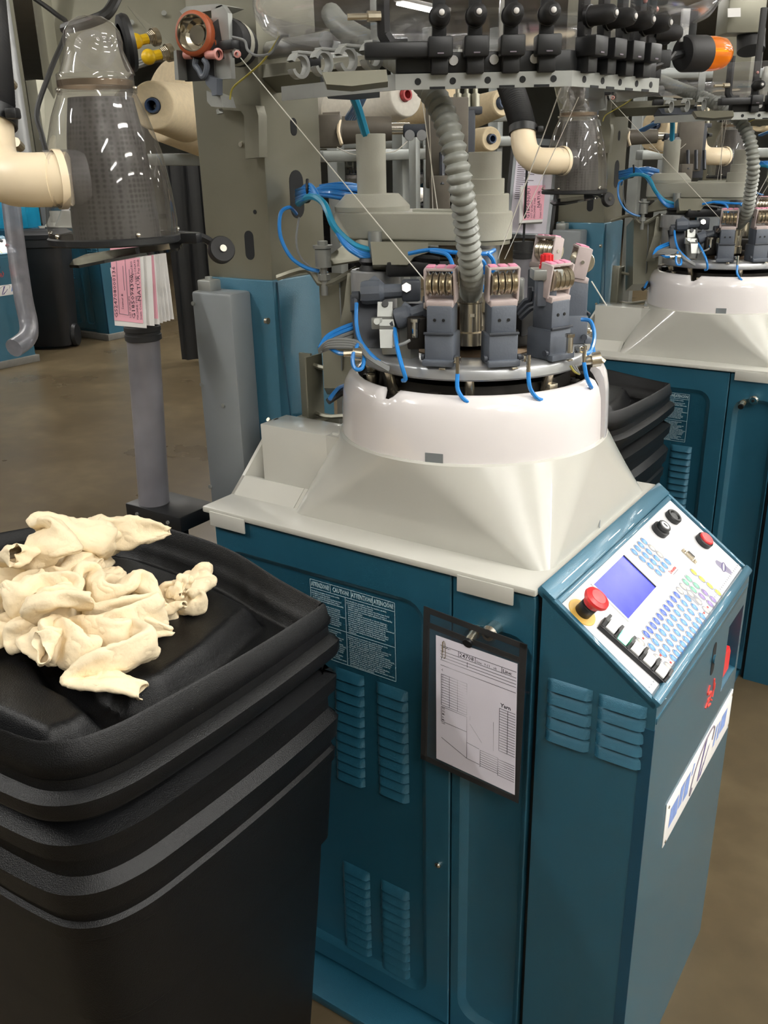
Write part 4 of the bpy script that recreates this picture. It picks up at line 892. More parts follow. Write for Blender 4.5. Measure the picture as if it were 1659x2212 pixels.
for q_ in (((882, 548, 1.43), (930, 540, 1.42), (990, 546, 1.41), (1048, 548, 1.40), (1068, 540, 1.42)), ((930, 542, 1.42), (965, 550, 1.41), (978, 575, 1.41), (980, 605, 1.42)), ((1052, 545, 1.40), (1066, 565, 1.41), (1064, 600, 1.43)), ((1020, 552, 1.39), (1044, 565, 1.40), (1048, 590, 1.42)), ((1028, 598, 1.4), (1040, 615, 1.42), (1050, 640, 1.44))): cable('air_tube', q_, .0034, 'tube_blue')
cable('air_tube', ((770, 655, 1.43), (770, 700, 1.42), (778, 735, 1.41), (800, 765, 1.40), (820, 782, 1.40)), .0034, 'tube_blue')
cable('air_tube', ((852, 710, 1.40), (858, 750, 1.37), (868, 790, 1.36), (876, 818, 1.37), (870, 822, 1.38)), .0034, 'tube_blue')
cable('air_tube', ((776, 740, 1.41), (762, 770, 1.40), (766, 795, 1.40), (782, 795, 1.40), (788, 765, 1.41)), .0034, 'tube_blue')
for i in range(5): cable('air_tube' if i < 2 else 'signal_cable', ((800, 690+i*8, 1.46), (750, 704+i*9, 1.46), (708, 725+i*7, 1.45), (690, 752+i*2, 1.44)), .0034, 'tube_blue' if i < 2 else 'cable_grey')
for i in range(4): cable('signal_cable', ((690+i*3, 755, 1.44), (715, 735+i*5, 1.42), (770, 738+i*5, 1.41), (800, 768+i*3, 1.40), (840, 795+i*2, 1.40)), .003, 'cable_grey')
cable('air_tube', ((708, 748, 1.43), (730, 762, 1.42), (745, 764, 1.41)), .0034, 'tube_blue')
G().cyl(dep(742, 764, 1.41), dep(762, 763, 1.41), .005, n=8).cyl(dep(762, 763, 1.41), dep(782, 765, 1.41), .011, n=12).out('hose_joint', 'nickel', mach)
cable('air_tube', ((712, 862, 1.56), (730, 840, 1.58), (748, 832, 1.62)), .004, 'tube_blue'); cable('signal_cable', ((708, 868, 1.57), (735, 850, 1.58), (752, 842, 1.62)), .006, 'cable_black')
cable('lamp_cord', ((848, 750, 1.375), (872, 742, 1.37), (885, 735, 1.375)), .0025, 'cable_grey')
cable('air_tube', ((1256, 690, 1.44), (1276, 695, 1.43), (1284, 725, 1.42), (1276, 758, 1.41), (1262, 765, 1.40)), .0034, 'tube_blue')
p = dep(1276, 778, 1.42); G().cyl(p, dep(1296, 775, 1.42), .012, n=16).cyl(dep(1262, 780, 1.42), p, .007, n=10).cyl(dep(1296, 775, 1.42), dep(1306, 782, 1.42), .004, n=8).out('valve_knob', 'nickel', mach)
for i in range(3): cable('signal_cable', ((1232+i*5, 790, 1.40), (1240+i*3, 802-i*3, 1.40), (1252, 808, 1.41)), .0018, ('cable_yellow', 'cable_grey', 'cable_grey')[i])
# ---- yarns
def yarn(a, b, r=.0008, m='yarn_white', sag=0):
    A, B = dep(*a), dep(*b); G().tube([A, A.lerp(B, .5)-V((0, 0, sag)), B], r, 5, 4).out('yarn', m, mach)
yarn((513, 117, 1.45), (925, 615, 1.36), .0009); yarn((905, 165, 1.3), (945, 452, 1.40)); yarn((925, 190, 1.3), (935, 452, 1.41), .0006)
yarn((1278, 608, 1.35), (1310, 660, 1.39), .001); yarn((728, 318, 1.56), (785, 335, 1.56), .0009, sag=.004); yarn((832, 330, 1.58), (880, 305, 1.58), .0009, sag=.006)
yarn((1212, 190, 1.25), (1075, 560, 1.42), .0009); yarn((1250, 210, 1.27), (1090, 560, 1.42), .0006)

# ---- padded tension arm, clamp and solenoid valve block behind the belt housing
ta = G().tube([dep(700, 282, 1.80), dep(735, 280, 1.80), dep(740, 282, 1.80), dep(846, 278, 1.80)], .03, 14, 0, rad=lambda t, i: (.034, .034, .027, .023)[i]).out('tension_arm', 'column_metal', mach, label='arm wrapped in grey sleeve')
ta.data.materials[0] = MT['bronze_grey']
G().box(dep(712, 284, 1.79), (.05, .05, .062), .006, YAW).out('arm_socket', 'bronze_grey', mach)
G().tube([dep(734, 259, 1.765), dep(731, 285, 1.765), dep(738, 312, 1.765)], .004, 6, 3).out('arm_tape', 'pvc_cream', mach)
G().cyl(dep(840, 278, 1.80), dep(885, 278, 1.80), .011, n=14).out('arm_rod', 'chrome', mach)
G().box(dep(905, 282, 1.80), (.065, .04, .024), .004, YAW).out('arm_clamp', 'unit_dark', mach)
for x in (885, 911): G().cyl(dep(x, 293, 1.78), dep(x, 292, 1.76), .010, n=16).out('clamp_screw', 'ring_grey', mach)
vb = G().box(dep(965, 310, 1.80), (.085, .03, .17), .003, YAW).out('valve_block', 'bronze_grey', mach)
G().box(dep(985, 335, 1.82), (.075, .03, .17), .003, YAW).out('valve_plate', 'unit_dark', mach)
G().box(dep(1002, 240, 1.80), (.07, .05, .014), .002, YAW).out('valve_rail', 'unit_dark', mach)
for i in range(3): G().cyl(dep(989+i*19, 238, 1.79), dep(989+i*19, 205, 1.79), .009, n=12).cyl(dep(989+i*19, 205, 1.79), dep(989+i*19, 170, 1.79), .005, n=10).out('valve_nozzle', 'column_metal', mach)
for i in range(3): G().cyl(dep(955+i*30, 400, 1.78), dep(955+i*30, 330, 1.78), .006, n=8).out('valve_pin', 'unit_dark', mach)
G().box(dep(950, 430, 1.80), (.04, .03, .09), .003, YAW).out('valve_foot', 'bronze_grey', mach)
dep = dep_
# ================================================================ things round the machine
DY = 1.645                                        # spacing of the machines along the row
# ---- suction filter canister with its elbow
FC = V((-1.068, .893, 0)); fk = 1.275
fil = thing('filter_canister', 'clear plastic lint filter canister hanging left of the nearest metal column', 'filter', (FC.x, FC.y, 1.49), 'lint filter canisters')
G().lathe([(.0885, 1.502), (.0895, 1.53), (.086, 1.57), (.0775, 1.62), (.064, 1.665), (.0505, 1.695), (.0505, 1.697)], FC, 64).out('canister', 'canister_plastic', fil, smooth=60)
G().lathe([(.0515, 1.693), (.053, 1.694), (.053, 1.700), (.0505, 1.7005), (.0505, 1.716), (.0495, 1.718)], FC, 48).out('neck_band', 'canister_plastic', fil)
G().lathe([(.0502, 1.7015), (.0502, 1.709)], FC, 48).out('neck_gasket', 'bronze', fil)
G().lathe([(.050, 1.716), (.042, 1.735), (.038, 1.745), (.0385, 1.755), (.036, 1.768), (.029, 1.778), (.017, 1.785), (0, 1.787)], FC+V((.002, .002, 0)), 40).out('dome', 'canister_plastic', fil, smooth=60)
q0 = dep(262, 95, fk+.02); G().lathe([(.026, 0), (.037, .002), (.039, .008), (.037, .014), (.02, .016), (0, .016)], q0, 36, axis=CR*.8+CU*.25+_f*.3).out('dome_cap', 'black', fil)
G().lathe([(.02, 0), (.028, .003), (.024, .006), (.01, .012)], dep(205, 110, fk), 24, axis=-_f*.8+CR*.3).out('dome_port', 'clear_plastic', fil)
G().lathe([(.060, 1.506), (.060, 1.53), (.057, 1.58), (.051, 1.64), (.043, 1.688), (.0, 1.69)], FC+V((.004, .002, 0)), 48).out('filter_screen', 'screen_mesh', fil, smooth=60)
G().lathe([(.0, 1.500), (.089, 1.500), (.0915, 1.502), (.0915, 1.509), (.089, 1.511)], FC, 64).out('base_ring', 'black', fil)
for t in (-95, -20, 60, 140, 215): c = FC+V((.0905*math.cos(math.radians(t)), .0905*math.sin(math.radians(t)), 1.515)); G().ball(c, .0035, n=8).out('rim_screw', 'chrome', fil)
for t in (-150, 30): c = FC+V((.053*math.cos(math.radians(t)), .053*math.sin(math.radians(t)), 1.699)); G().ball(c, .003, n=8).out('neck_screw', 'chrome', fil)
# flap door hanging open, arm and counterweight wheel
hx = dep(400, 522, 1.40)
fl = G().prism([dep(150, 572, 1.27), dep(158, 560, 1.30), dep(185, 549, 1.33), dep(240, 540, 1.355), dep(300, 533, 1.37), dep(365, 525, 1.385), dep(395, 522, 1.40), dep(385, 536, 1.33), dep(300, 548, 1.26), dep(225, 562, 1.235), dep(170, 573, 1.24)], (0, 0, -.004)).out('flap', 'black', fil, label='glossy black hinged flap hanging open')
fl.data.materials.clear(); mat('gloss_black', (14, 14, 15), .12, 0, .05, 30, coat=.3); fl.data.materials.append(MT['gloss_black'])
G().tube([dep(375, 508, 1.39), dep(425, 510, 1.41), dep(450, 520, 1.42), dep(470, 536, 1.425)], .007, 6, 3).out('flap_arm', 'black', fil)
G().box(dep(400, 514, 1.39), (.05, .02, .016), .003, .3).out('flap_hinge', 'black', fil)
wc_ = dep(478, 540, 1.415); wa_ = (-_f+CR*.5).normalized()
G().lathe([(0, -.008), (.019, -.008), (.0205, -.006), (.0205, .006), (.019, .008), (0, .008)], wc_, 32, axis=wa_).out('counterweight', 'black_soft', fil)
G().cyl(wc_+wa_*.008, wc_+wa_*.012, .0055, n=12).out('wheel_bolt', 'chrome', fil)
# elbow pipe with clear sleeve, black riser above
ek = 1.20
cr = .0345
pe = [dep(-28, 250, ek+.02), dep(-26, 300, ek+.02), dep(-16, 350, ek+.015), dep(18, 383, ek+.008), dep(60, 389, ek), dep(118, 388, ek)]
el_ = G().tube(pe, cr, 24, 8).out('pipe_elbow', 'pvc_cream', fil)
G().tube([dep(104, 388, ek), dep(150, 387, ek+.002)], cr*.985, 24, 0).out('pipe_stub', 'pvc_cream', fil)
dirx = (dep(172, 385, ek+.02)-dep(100, 388, ek)).normalized()
G().lathe([(cr*1.03, 0), (cr*1.06, 0), (cr*1.06, .05), (cr*1.03, .05), (cr*1.03, 0)], dep(100, 388, ek), 32, axis=dirx).out('sleeve', 'clear_plastic', fil)
G().lathe([(cr*1.07, 0), (cr*1.10, 0), (cr*1.10, .010), (cr*1.07, .010)], dep(120, 388, ek), 32, axis=dirx).out('sleeve_band', 'pvc_cream', fil)
up_ = [dep(-28, 262, ek+.02), dep(-30, 200, ek+.03), dep(-36, 120, ek+.05), dep(-44, 20, ek+.08), dep(-50, -60, ek+.1)]
G().tube(up_, .036, 20, 20, rad=lambda t, i: .034+.003*(i % 2)).out('riser_hose', 'black_soft', fil, smooth=50)
G().lathe([(.0355, 0), (.039, 0), (.039, .02), (.0355, .02)], dep(-28, 268, ek+.02), 28, axis=CU).out('riser_clamp', 'black', fil)
G().box(dep(28, 245, ek), (.016, .02, .014), .003, YAW).out('clamp_screw', 'black', fil)
# ---- frosted delivery tube
TC = V((-1.353, 1.17, 0))
tb_ = thing('delivery_tube', 'frosted plastic delivery tube with black collar behind the bin lid', 'tube', (TC.x, TC.y, 0), 'frosted delivery tubes')
lean = V((-.012, 0, 0))
G().cyl(TC+V((-.028, 0, .93)), TC+V((0, 0, 1.31)), .031, n=36, cap=False).out('tube_wall', 'frosted', tb_)
G().cyl(TC+V((-.028, 0, .93)), TC+V((0, 0, 1.31)), .0292, n=36, cap=False).out('tube_inner_wall', 'frosted', tb_)
G().lathe([(.0325, 1.292), (.0345, 1.293), (.0345, 1.303), (.033, 1.304), (.033, 1.309), (.0345, 1.31), (.0345, 1.318), (.032, 1.32), (.032, 1.345), (.0, 1.345)], TC, 36).out('collar', 'black_soft', tb_)
G().cyl(TC+V((0, 0, 1.345)), TC+V((.004, 0, 1.62)), .004, n=10).out('holder_rod', 'black', tb_)
ba = ony(288, 1105, 1.15); bb_ = ony(448, 1112, 1.15)
G().bb(TC.x-.075, TC.x+.085, 1.135, 1.235, .922, .955, .003).out('tube_base', 'black', tb_)
for sx in (-.04, .05): G().cyl((TC.x+sx, 1.135, .938), (TC.x+sx, 1.132, .938), .004, n=8).out('base_bolt', 'galvanised', tb_)
G().bb(TC.x-.025, TC.x+.025, 1.16, 1.21, .012, .925, .003).bb(TC.x-.09, TC.x+.09, 1.14, 1.23, 0, .013, .003).out('tube_stand', 'black', tb_)
# ---- pink work ticket booklet hanging over the tube
def quad(P, u, v): return P[0].lerp(P[1], u).lerp(P[3].lerp(P[2], u), v)
tk = thing('ticket_booklet', 'pink work ticket booklet with fanned pages hanging under the nearest filter', 'tickets', tuple(dep(300, 720, 1.68)), 'work ticket booklets')
T = [dep(236, 505, 1.63), dep(306, 495, 1.63), dep(317, 709, 1.63), dep(248, 703, 1.63)]
for i, (dx0, dx1, dy) in enumerate(((18, 16, -3), (24, 27, -6), (28, 34, -9), (32, 42, -12), (40, 50, -14), (46, 58, -17))):
    k = 1.634+i*.004; Q = [dep(250+dx0, 505, k), dep(306+dx0, 497, k), dep(318+dx1, 707+dy, k), dep(262+dx1, 703+dy, k)]
    G().prism(Q, _f*.0004).out('ticket_page', 'paper_white' if i else 'paper_white', tk)
    if i == 1: G().prism([quad([q_-_f*.0006 for q_ in Q], *uv) for uv in ((.72, .1), (.96, .1), (.96, .94), (.78, .94))], _f*.0002).out('page_pink', 'ticket_pink', tk)
G().prism(T, _f*.0006).out('ticket_page', 'paper_white', tk)
T2 = [p-_f*.0008 for p in T]
pk = G().prism([quad(T2, *uv) for uv in ((.0, .0), (.9, .0), (.9, .955), (.0, .945))], _f*.0002).out('ticket_face', 'ticket_pink', tk)
ex = (quad(T2, .0, .3)-quad(T2, .0, .9)).normalized(); ey = -(quad(T2, .9, .5)-quad(T2, .1, .5)).normalized()
def tkt(s_, u, v, size, sx=1.0, bold=0): text('ticket_text', s_, size, frame(quad(T2, u, v)-_f*.0005, ex, ey), 'ink', pk, 'LEFT', bold, sx)
tkt('GS24708000136', .12, .915, .0082, 1.7); tkt('Seamer #:', .32, .82, .0055, 1.3); tkt('1/ST QUALITY', .54, .91, .0046, 1.4); tkt('G185094300', .67, .915, .0088, 1.75); tkt('Singles1800', .67, .51, .006, 1.2)
tkt('MACHINE TYPE', .77, .92, .0048, 1.3); tkt('160N LONATI', .77, .56, .0048, 1.5); tkt('Seam Color:', .87, .92, .0048, 1.5); tkt('NATUR', .875, .73, .0088, 1.6); tkt('Pay Stub', .87, .45, .0055, 1.4); tkt('A', .87, .22, .0088, 1.3)
bxl = G(); 
for (u0, v0, u1, v1) in ((.17, .25, .17, .87), (.44, .25, .46, .88), (.17, .25, .44, .25), (.17, .87, .46, .88), (.36, .36, .37, .62), (.55, .4, .55, .68)): bxl.tube([quad(T2, u0, v0)-_f*.0004, quad(T2, u1, v1)-_f*.0004], .0004, 4, 0)
bxl.out('ticket_box', 'ink_soft', pk)
# ---- document pocket hanging on the door
D_ = [ony(917, 1308, 1.085), ony(1140, 1392, 1.078), ony(1121, 1734, 1.075), ony(910, 1637, 1.085)]
dp = thing('document_pocket', 'clear document pocket with black taped border hanging on the machine door', 'document', tuple((D_[2]+D_[3])/2))
nD = (D_[1]-D_[0]).cross(D_[3]-D_[0]).normalized()
if nD.y > 0: nD = -nD
def DQ(u, v, h=0): return quad(D_, u, v)+nD*h
def band(name, u0, u1, v0, v1, h, th, m, parent=dp, n=8):
    return G().rings([[DQ(u0, v0, h), DQ(u1, v0, h), DQ(u1, v1, h), DQ(u0, v1, h)], [DQ(u0, v0, h+th), DQ(u1, v0, h+th), DQ(u1, v1, h+th), DQ(u0, v1, h+th)]], True, True).out(name, m, parent)
band('back_sheet', .0, 1, 0, 1, 0, .0005, 'pane')
for (a, b, c, d) in ((0, .065, 0, 1), (.935, 1, 0, 1), (0, 1, 0, .035), (0, 1, .965, 1), (.06, .94, .088, .122)): band('border_tape', a, b, c, d, .0012, .0012, 'black_soft')
pp = [ony(943, 1371, 1.081), ony(1119, 1433, 1.076), ony(1113, 1716, 1.073), ony(944, 1637, 1.081)]
ppr = G().rings([[p+nD*.0015 for p in pp], [p+nD*.0019 for p in pp]], True, True).out('setup_sheet', 'paper', dp, label='printed machine setting sheet')
band('front_sheet', .05, .95, .11, .97, .0026, .0003, 'pane')
def PQ(u, v): return quad(pp, u, v)+nD*.0021
pw = (pp[1]-pp[0]).length; ph = (pp[3]-pp[0]).length
ux = (pp[1]-pp[0]).normalized(); uyv = (pp[0]-pp[3]).normalized()
def wr(s_, u, v, size, bold=.00008, sx=1.0, m='ink'): text('sheet_text', s_, size, frame(PQ(u, v), ux, uyv), m, ppr, 'LEFT', bold, sx)
lines = G()
def ln2(u0, v0, u1, v1, r=.00045): lines.tube([PQ(u0, v0), PQ(u1, v1)], r, 4, 0)
for v in (.062, .105, .128, .151, .174): ln2(.06, v, .99, v)
ln2(.06, .215, .99, .215); ln2(.29, .062, .29, .105); ln2(.5, .062, .5, .105); ln2(.82, .062, .82, .105); ln2(.4, .12, .4, .16)
for i in range(13): ln2(.07, .285+i*.0205, .40, .285+i*.0205)
for u in (.07, .175, .28, .40): ln2(u, .285, u, .531)
for a, b, c, d in ((.07, .545, .40, .665),): ln2(a, b, c, b); ln2(a, d, c, d); ln2(a, b, a, d); ln2(c, b, c, .88)
ln2(.07, .80, .40, .88); ln2(.40, .75, .56, .76); ln2(.40, .88, .56, .885)
for i in range(17): ln2(.8, .375+i*.0205, .99, .375+i*.0205)
for u in (.8, .9): ln2(u, .375, u, .70)
for i in range(8): ln2(.57, .765+i*.018, .79, .765+i*.018)
for i in range(8): ln2(.79, .775+i*.018, .99, .775+i*.018)
ln2(.57, .765, .57, .90); ln2(.79, .765, .79, .905)
# sock outline with its dimension arrows
lines.tube([PQ(*q_) for q_ in ((.62, .51), (.56, .52), (.46, .545), (.455, .58), (.5, .60), (.56, .655), (.63, .715), (.68, .735), (.725, .71), (.70, .665), (.64, .59), (.6, .545), (.62, .51))], .0003, 4, 4)
for a in ((.44, .525, .44, .56), (.5, .515, .57, .522), (.44, .59, .59, .70), (.73, .5, .735, .725), (.6, .64, .64, .63)): ln2(*a)
lines.out('sheet_lines', 'ink', ppr)
wr('Style:', .07, .085, .008, .0002); wr('24708', .30, .098, .0105, .0001); wr('Size:  9-11   ok', .51, .098, .006); wr('Line:', .83, .098, .0085, .0002); wr('Grelge Measurement', .07, .262, .008, .0001); wr('Yarn', .81, .36, .0095, .0003)
wr('Main\nBase\nMachine', .07, .12, .0055); wr('Gauge:       2.5\nCylinder   14\nRunning Speed', .2, .128, .0052); wr('101 MALE CORD FLAT KNIT ANKLE WT AND FOOT', .25, .19, .0056)
wr('Welt Width Relax:  7.5cm\nWelt Lgth relax:  5 5cm\nTop Width Relax:   cm\nTOP lgth relax:   cm\nTotal Socks Length:   cm', .43, .31, .0062)
wr('Size\nWelt\nTop\nHeel\nAnkle\nSole\nToe\nStep', .08, .302, .0056, 0, 1, 'ink_soft'); wr('Notes:\nHeel lgth of toe not  8mm\nMove the 10.00 position\nin a  view\nMove the 10.00 second for\nLength  11cm', .08, .562, .0056)
wr('ELASTIC  RANGE', .58, .76, .005); wr('Ends 1\nCode 1 Spandex\nCover\nDouble wrap\nYarn feed', .58, .785, .005, 0, 1, 'ink_soft'); wr('TOTAL WEIGHT', .81, .715, .005)
clp = G().tube([PQ(.09, .03)+nD*.001, PQ(.085, .12)+nD*.001, PQ(.10, .15)+nD*.001, PQ(.125, .14)+nD*.001, PQ(.125, .05)+nD*.001, PQ(.11, .02)+nD*.001, PQ(.095, .04)+nD*.001, PQ(.095, .11)+nD*.001], .0006, 5, 4).out('paper_clip', 'chrome', dp)
# ---- plastic bin with its turned-up lid
BO = [(-.762, .935), (-.757, .80), (-.759, .65), (-.768, .545), (-.80, .492), (-.87, .476), (-1.05, .472), (-1.25, .480), (-1.37, .51), (-1.435, .60), (-1.46, .72), (-1.452, .83), (-1.405, .935), (-1.32, 1.0), (-1.245, 1.018), (-1.12, 1.017), (-1.0, 1.006), (-.87, .972), (-.79, .955), (-.768, .95)]
bo = spline([(x, y, 0) for x, y in BO], 9, True); bctr = V((-1.10, .745, 0)); NB = len(bo)
# unit normals of the outline, for even offsets
bn = []
for i in range(NB):
    t = (bo[(i+1) % NB]-bo[i-1]).normalized(); n_ = V((t.y, -t.x, 0)); 
    if n_.dot(bo[i]-bctr) < 0: n_ = -n_
    bn.append(n_)
def wave(i): 
    p = bo[i]; return .007*math.sin(p.x*9+p.y*5)+.006*math.exp(-((p.x+1.245)**2+(p.y-1.018)**2)/.004)-.004
def loop(off, z, tap=1.0, wv=0): return [bctr+((bo[i]+bn[i]*off)-bctr)*tap+V((0, 0, z+wv*wave(i))) for i in range(NB)]
bin_ = thing('plastic_bin', 'large black plastic bin with cream socks on its lid', 'bin', (bctr.x, bctr.y, 0), 'black plastic bins')
body = [(.0, 0, .80), (.002, .02, .805), (0, .50, .925), (.0, .53, .93), (.012, .545, .932), (.012, .70, .965), (.016, .705, .967), (.016, .725, .97), (.010, .73, .97), (.010, .745, .972), (.018, .75, .974), (.020, .785, .98), (.004, .80, .982), (.002, .825, .985), (.016, .835, .985), (.018, .86, .985), (-.01, .872, .985), (-.012, .915, .985)]
G().rings([loop(*b) for b in body], True, False).out('bin_body', 'bin_black', bin_, smooth=28)
lid_o = [(-.004, .895), (.014, .897), (.018, .905), (.018, .922), (.010, .928), (.003, .931), (.002, .945), (.006, .95), (.007, .968), (.003, .975), (.0, .990)]
HP1 = [(-.875, .91), (-.845, .78), (-.835, .68), (-.86, .648), (-.91, .655), (-1.05, .735), (-1.22, .83), (-1.28, .91), (-1.18, .94), (-1.0, .935)]
HP2 = [(-.85, .585), (-.845, .555), (-.86, .52), (-1.05, .515), (-1.28, .52), (-1.34, .60), (-1.34, .70), (-1.28, .735), (-1.10, .655), (-.96, .60), (-.90, .598)]
def sdf(P, x, y):
    d = 9; s_ = 1; n = len(P)
    for i in range(n):
        ax_, ay_ = P[i]; bx_, by_ = P[i-1]; ex_, ey_ = bx_-ax_, by_-ay_; wx, wy = x-ax_, y-ay_
        t = max(0, min(1, (wx*ex_+wy*ey_)/(ex_*ex_+ey_*ey_))); qx, qy = wx-ex_*t, wy-ey_*t; d = min(d, qx*qx+qy*qy)
        c1, c2, c3 = y >= ay_, y < by_, ex_*wy > ey_*wx
        if (c1 and c2 and c3) or (not c1 and not c2 and not c3): s_ = -s_
    return s_*math.sqrt(d)
def sm(a, b, x): t = max(0, min(1, (x-a)/(b-a))); return t*t*(3-2*t)
def lid_h(x, y):
    h = max(.04*sm(.016, -.014, sdf(HP1, x, y)), .04*sm(.016, -.014, sdf(HP2, x, y)))
    return .928+h
L = [loop(o, z, 1, 1 if z > .96 else 0) for o, z in lid_o]
L += [loop(0, .993, .992, 1), loop(0, .990, .982, 1), loop(0, .968, .966, .6), loop(0, .957, .94, 0), loop(0, .946, .915), loop(0, .931, .90)]
for k in range(1, 60):
    f_ = 1-(k/60)
    L.append([(lambda p: V((p.x, p.y, lid_h(p.x, p.y))))(bctr+(bo[i]-bctr)*.9*f_) for i in range(NB)])
g = G(); g.rings(L, False, True); lid = g.out('bin_lid', 'bin_black', bin_, smooth=40)
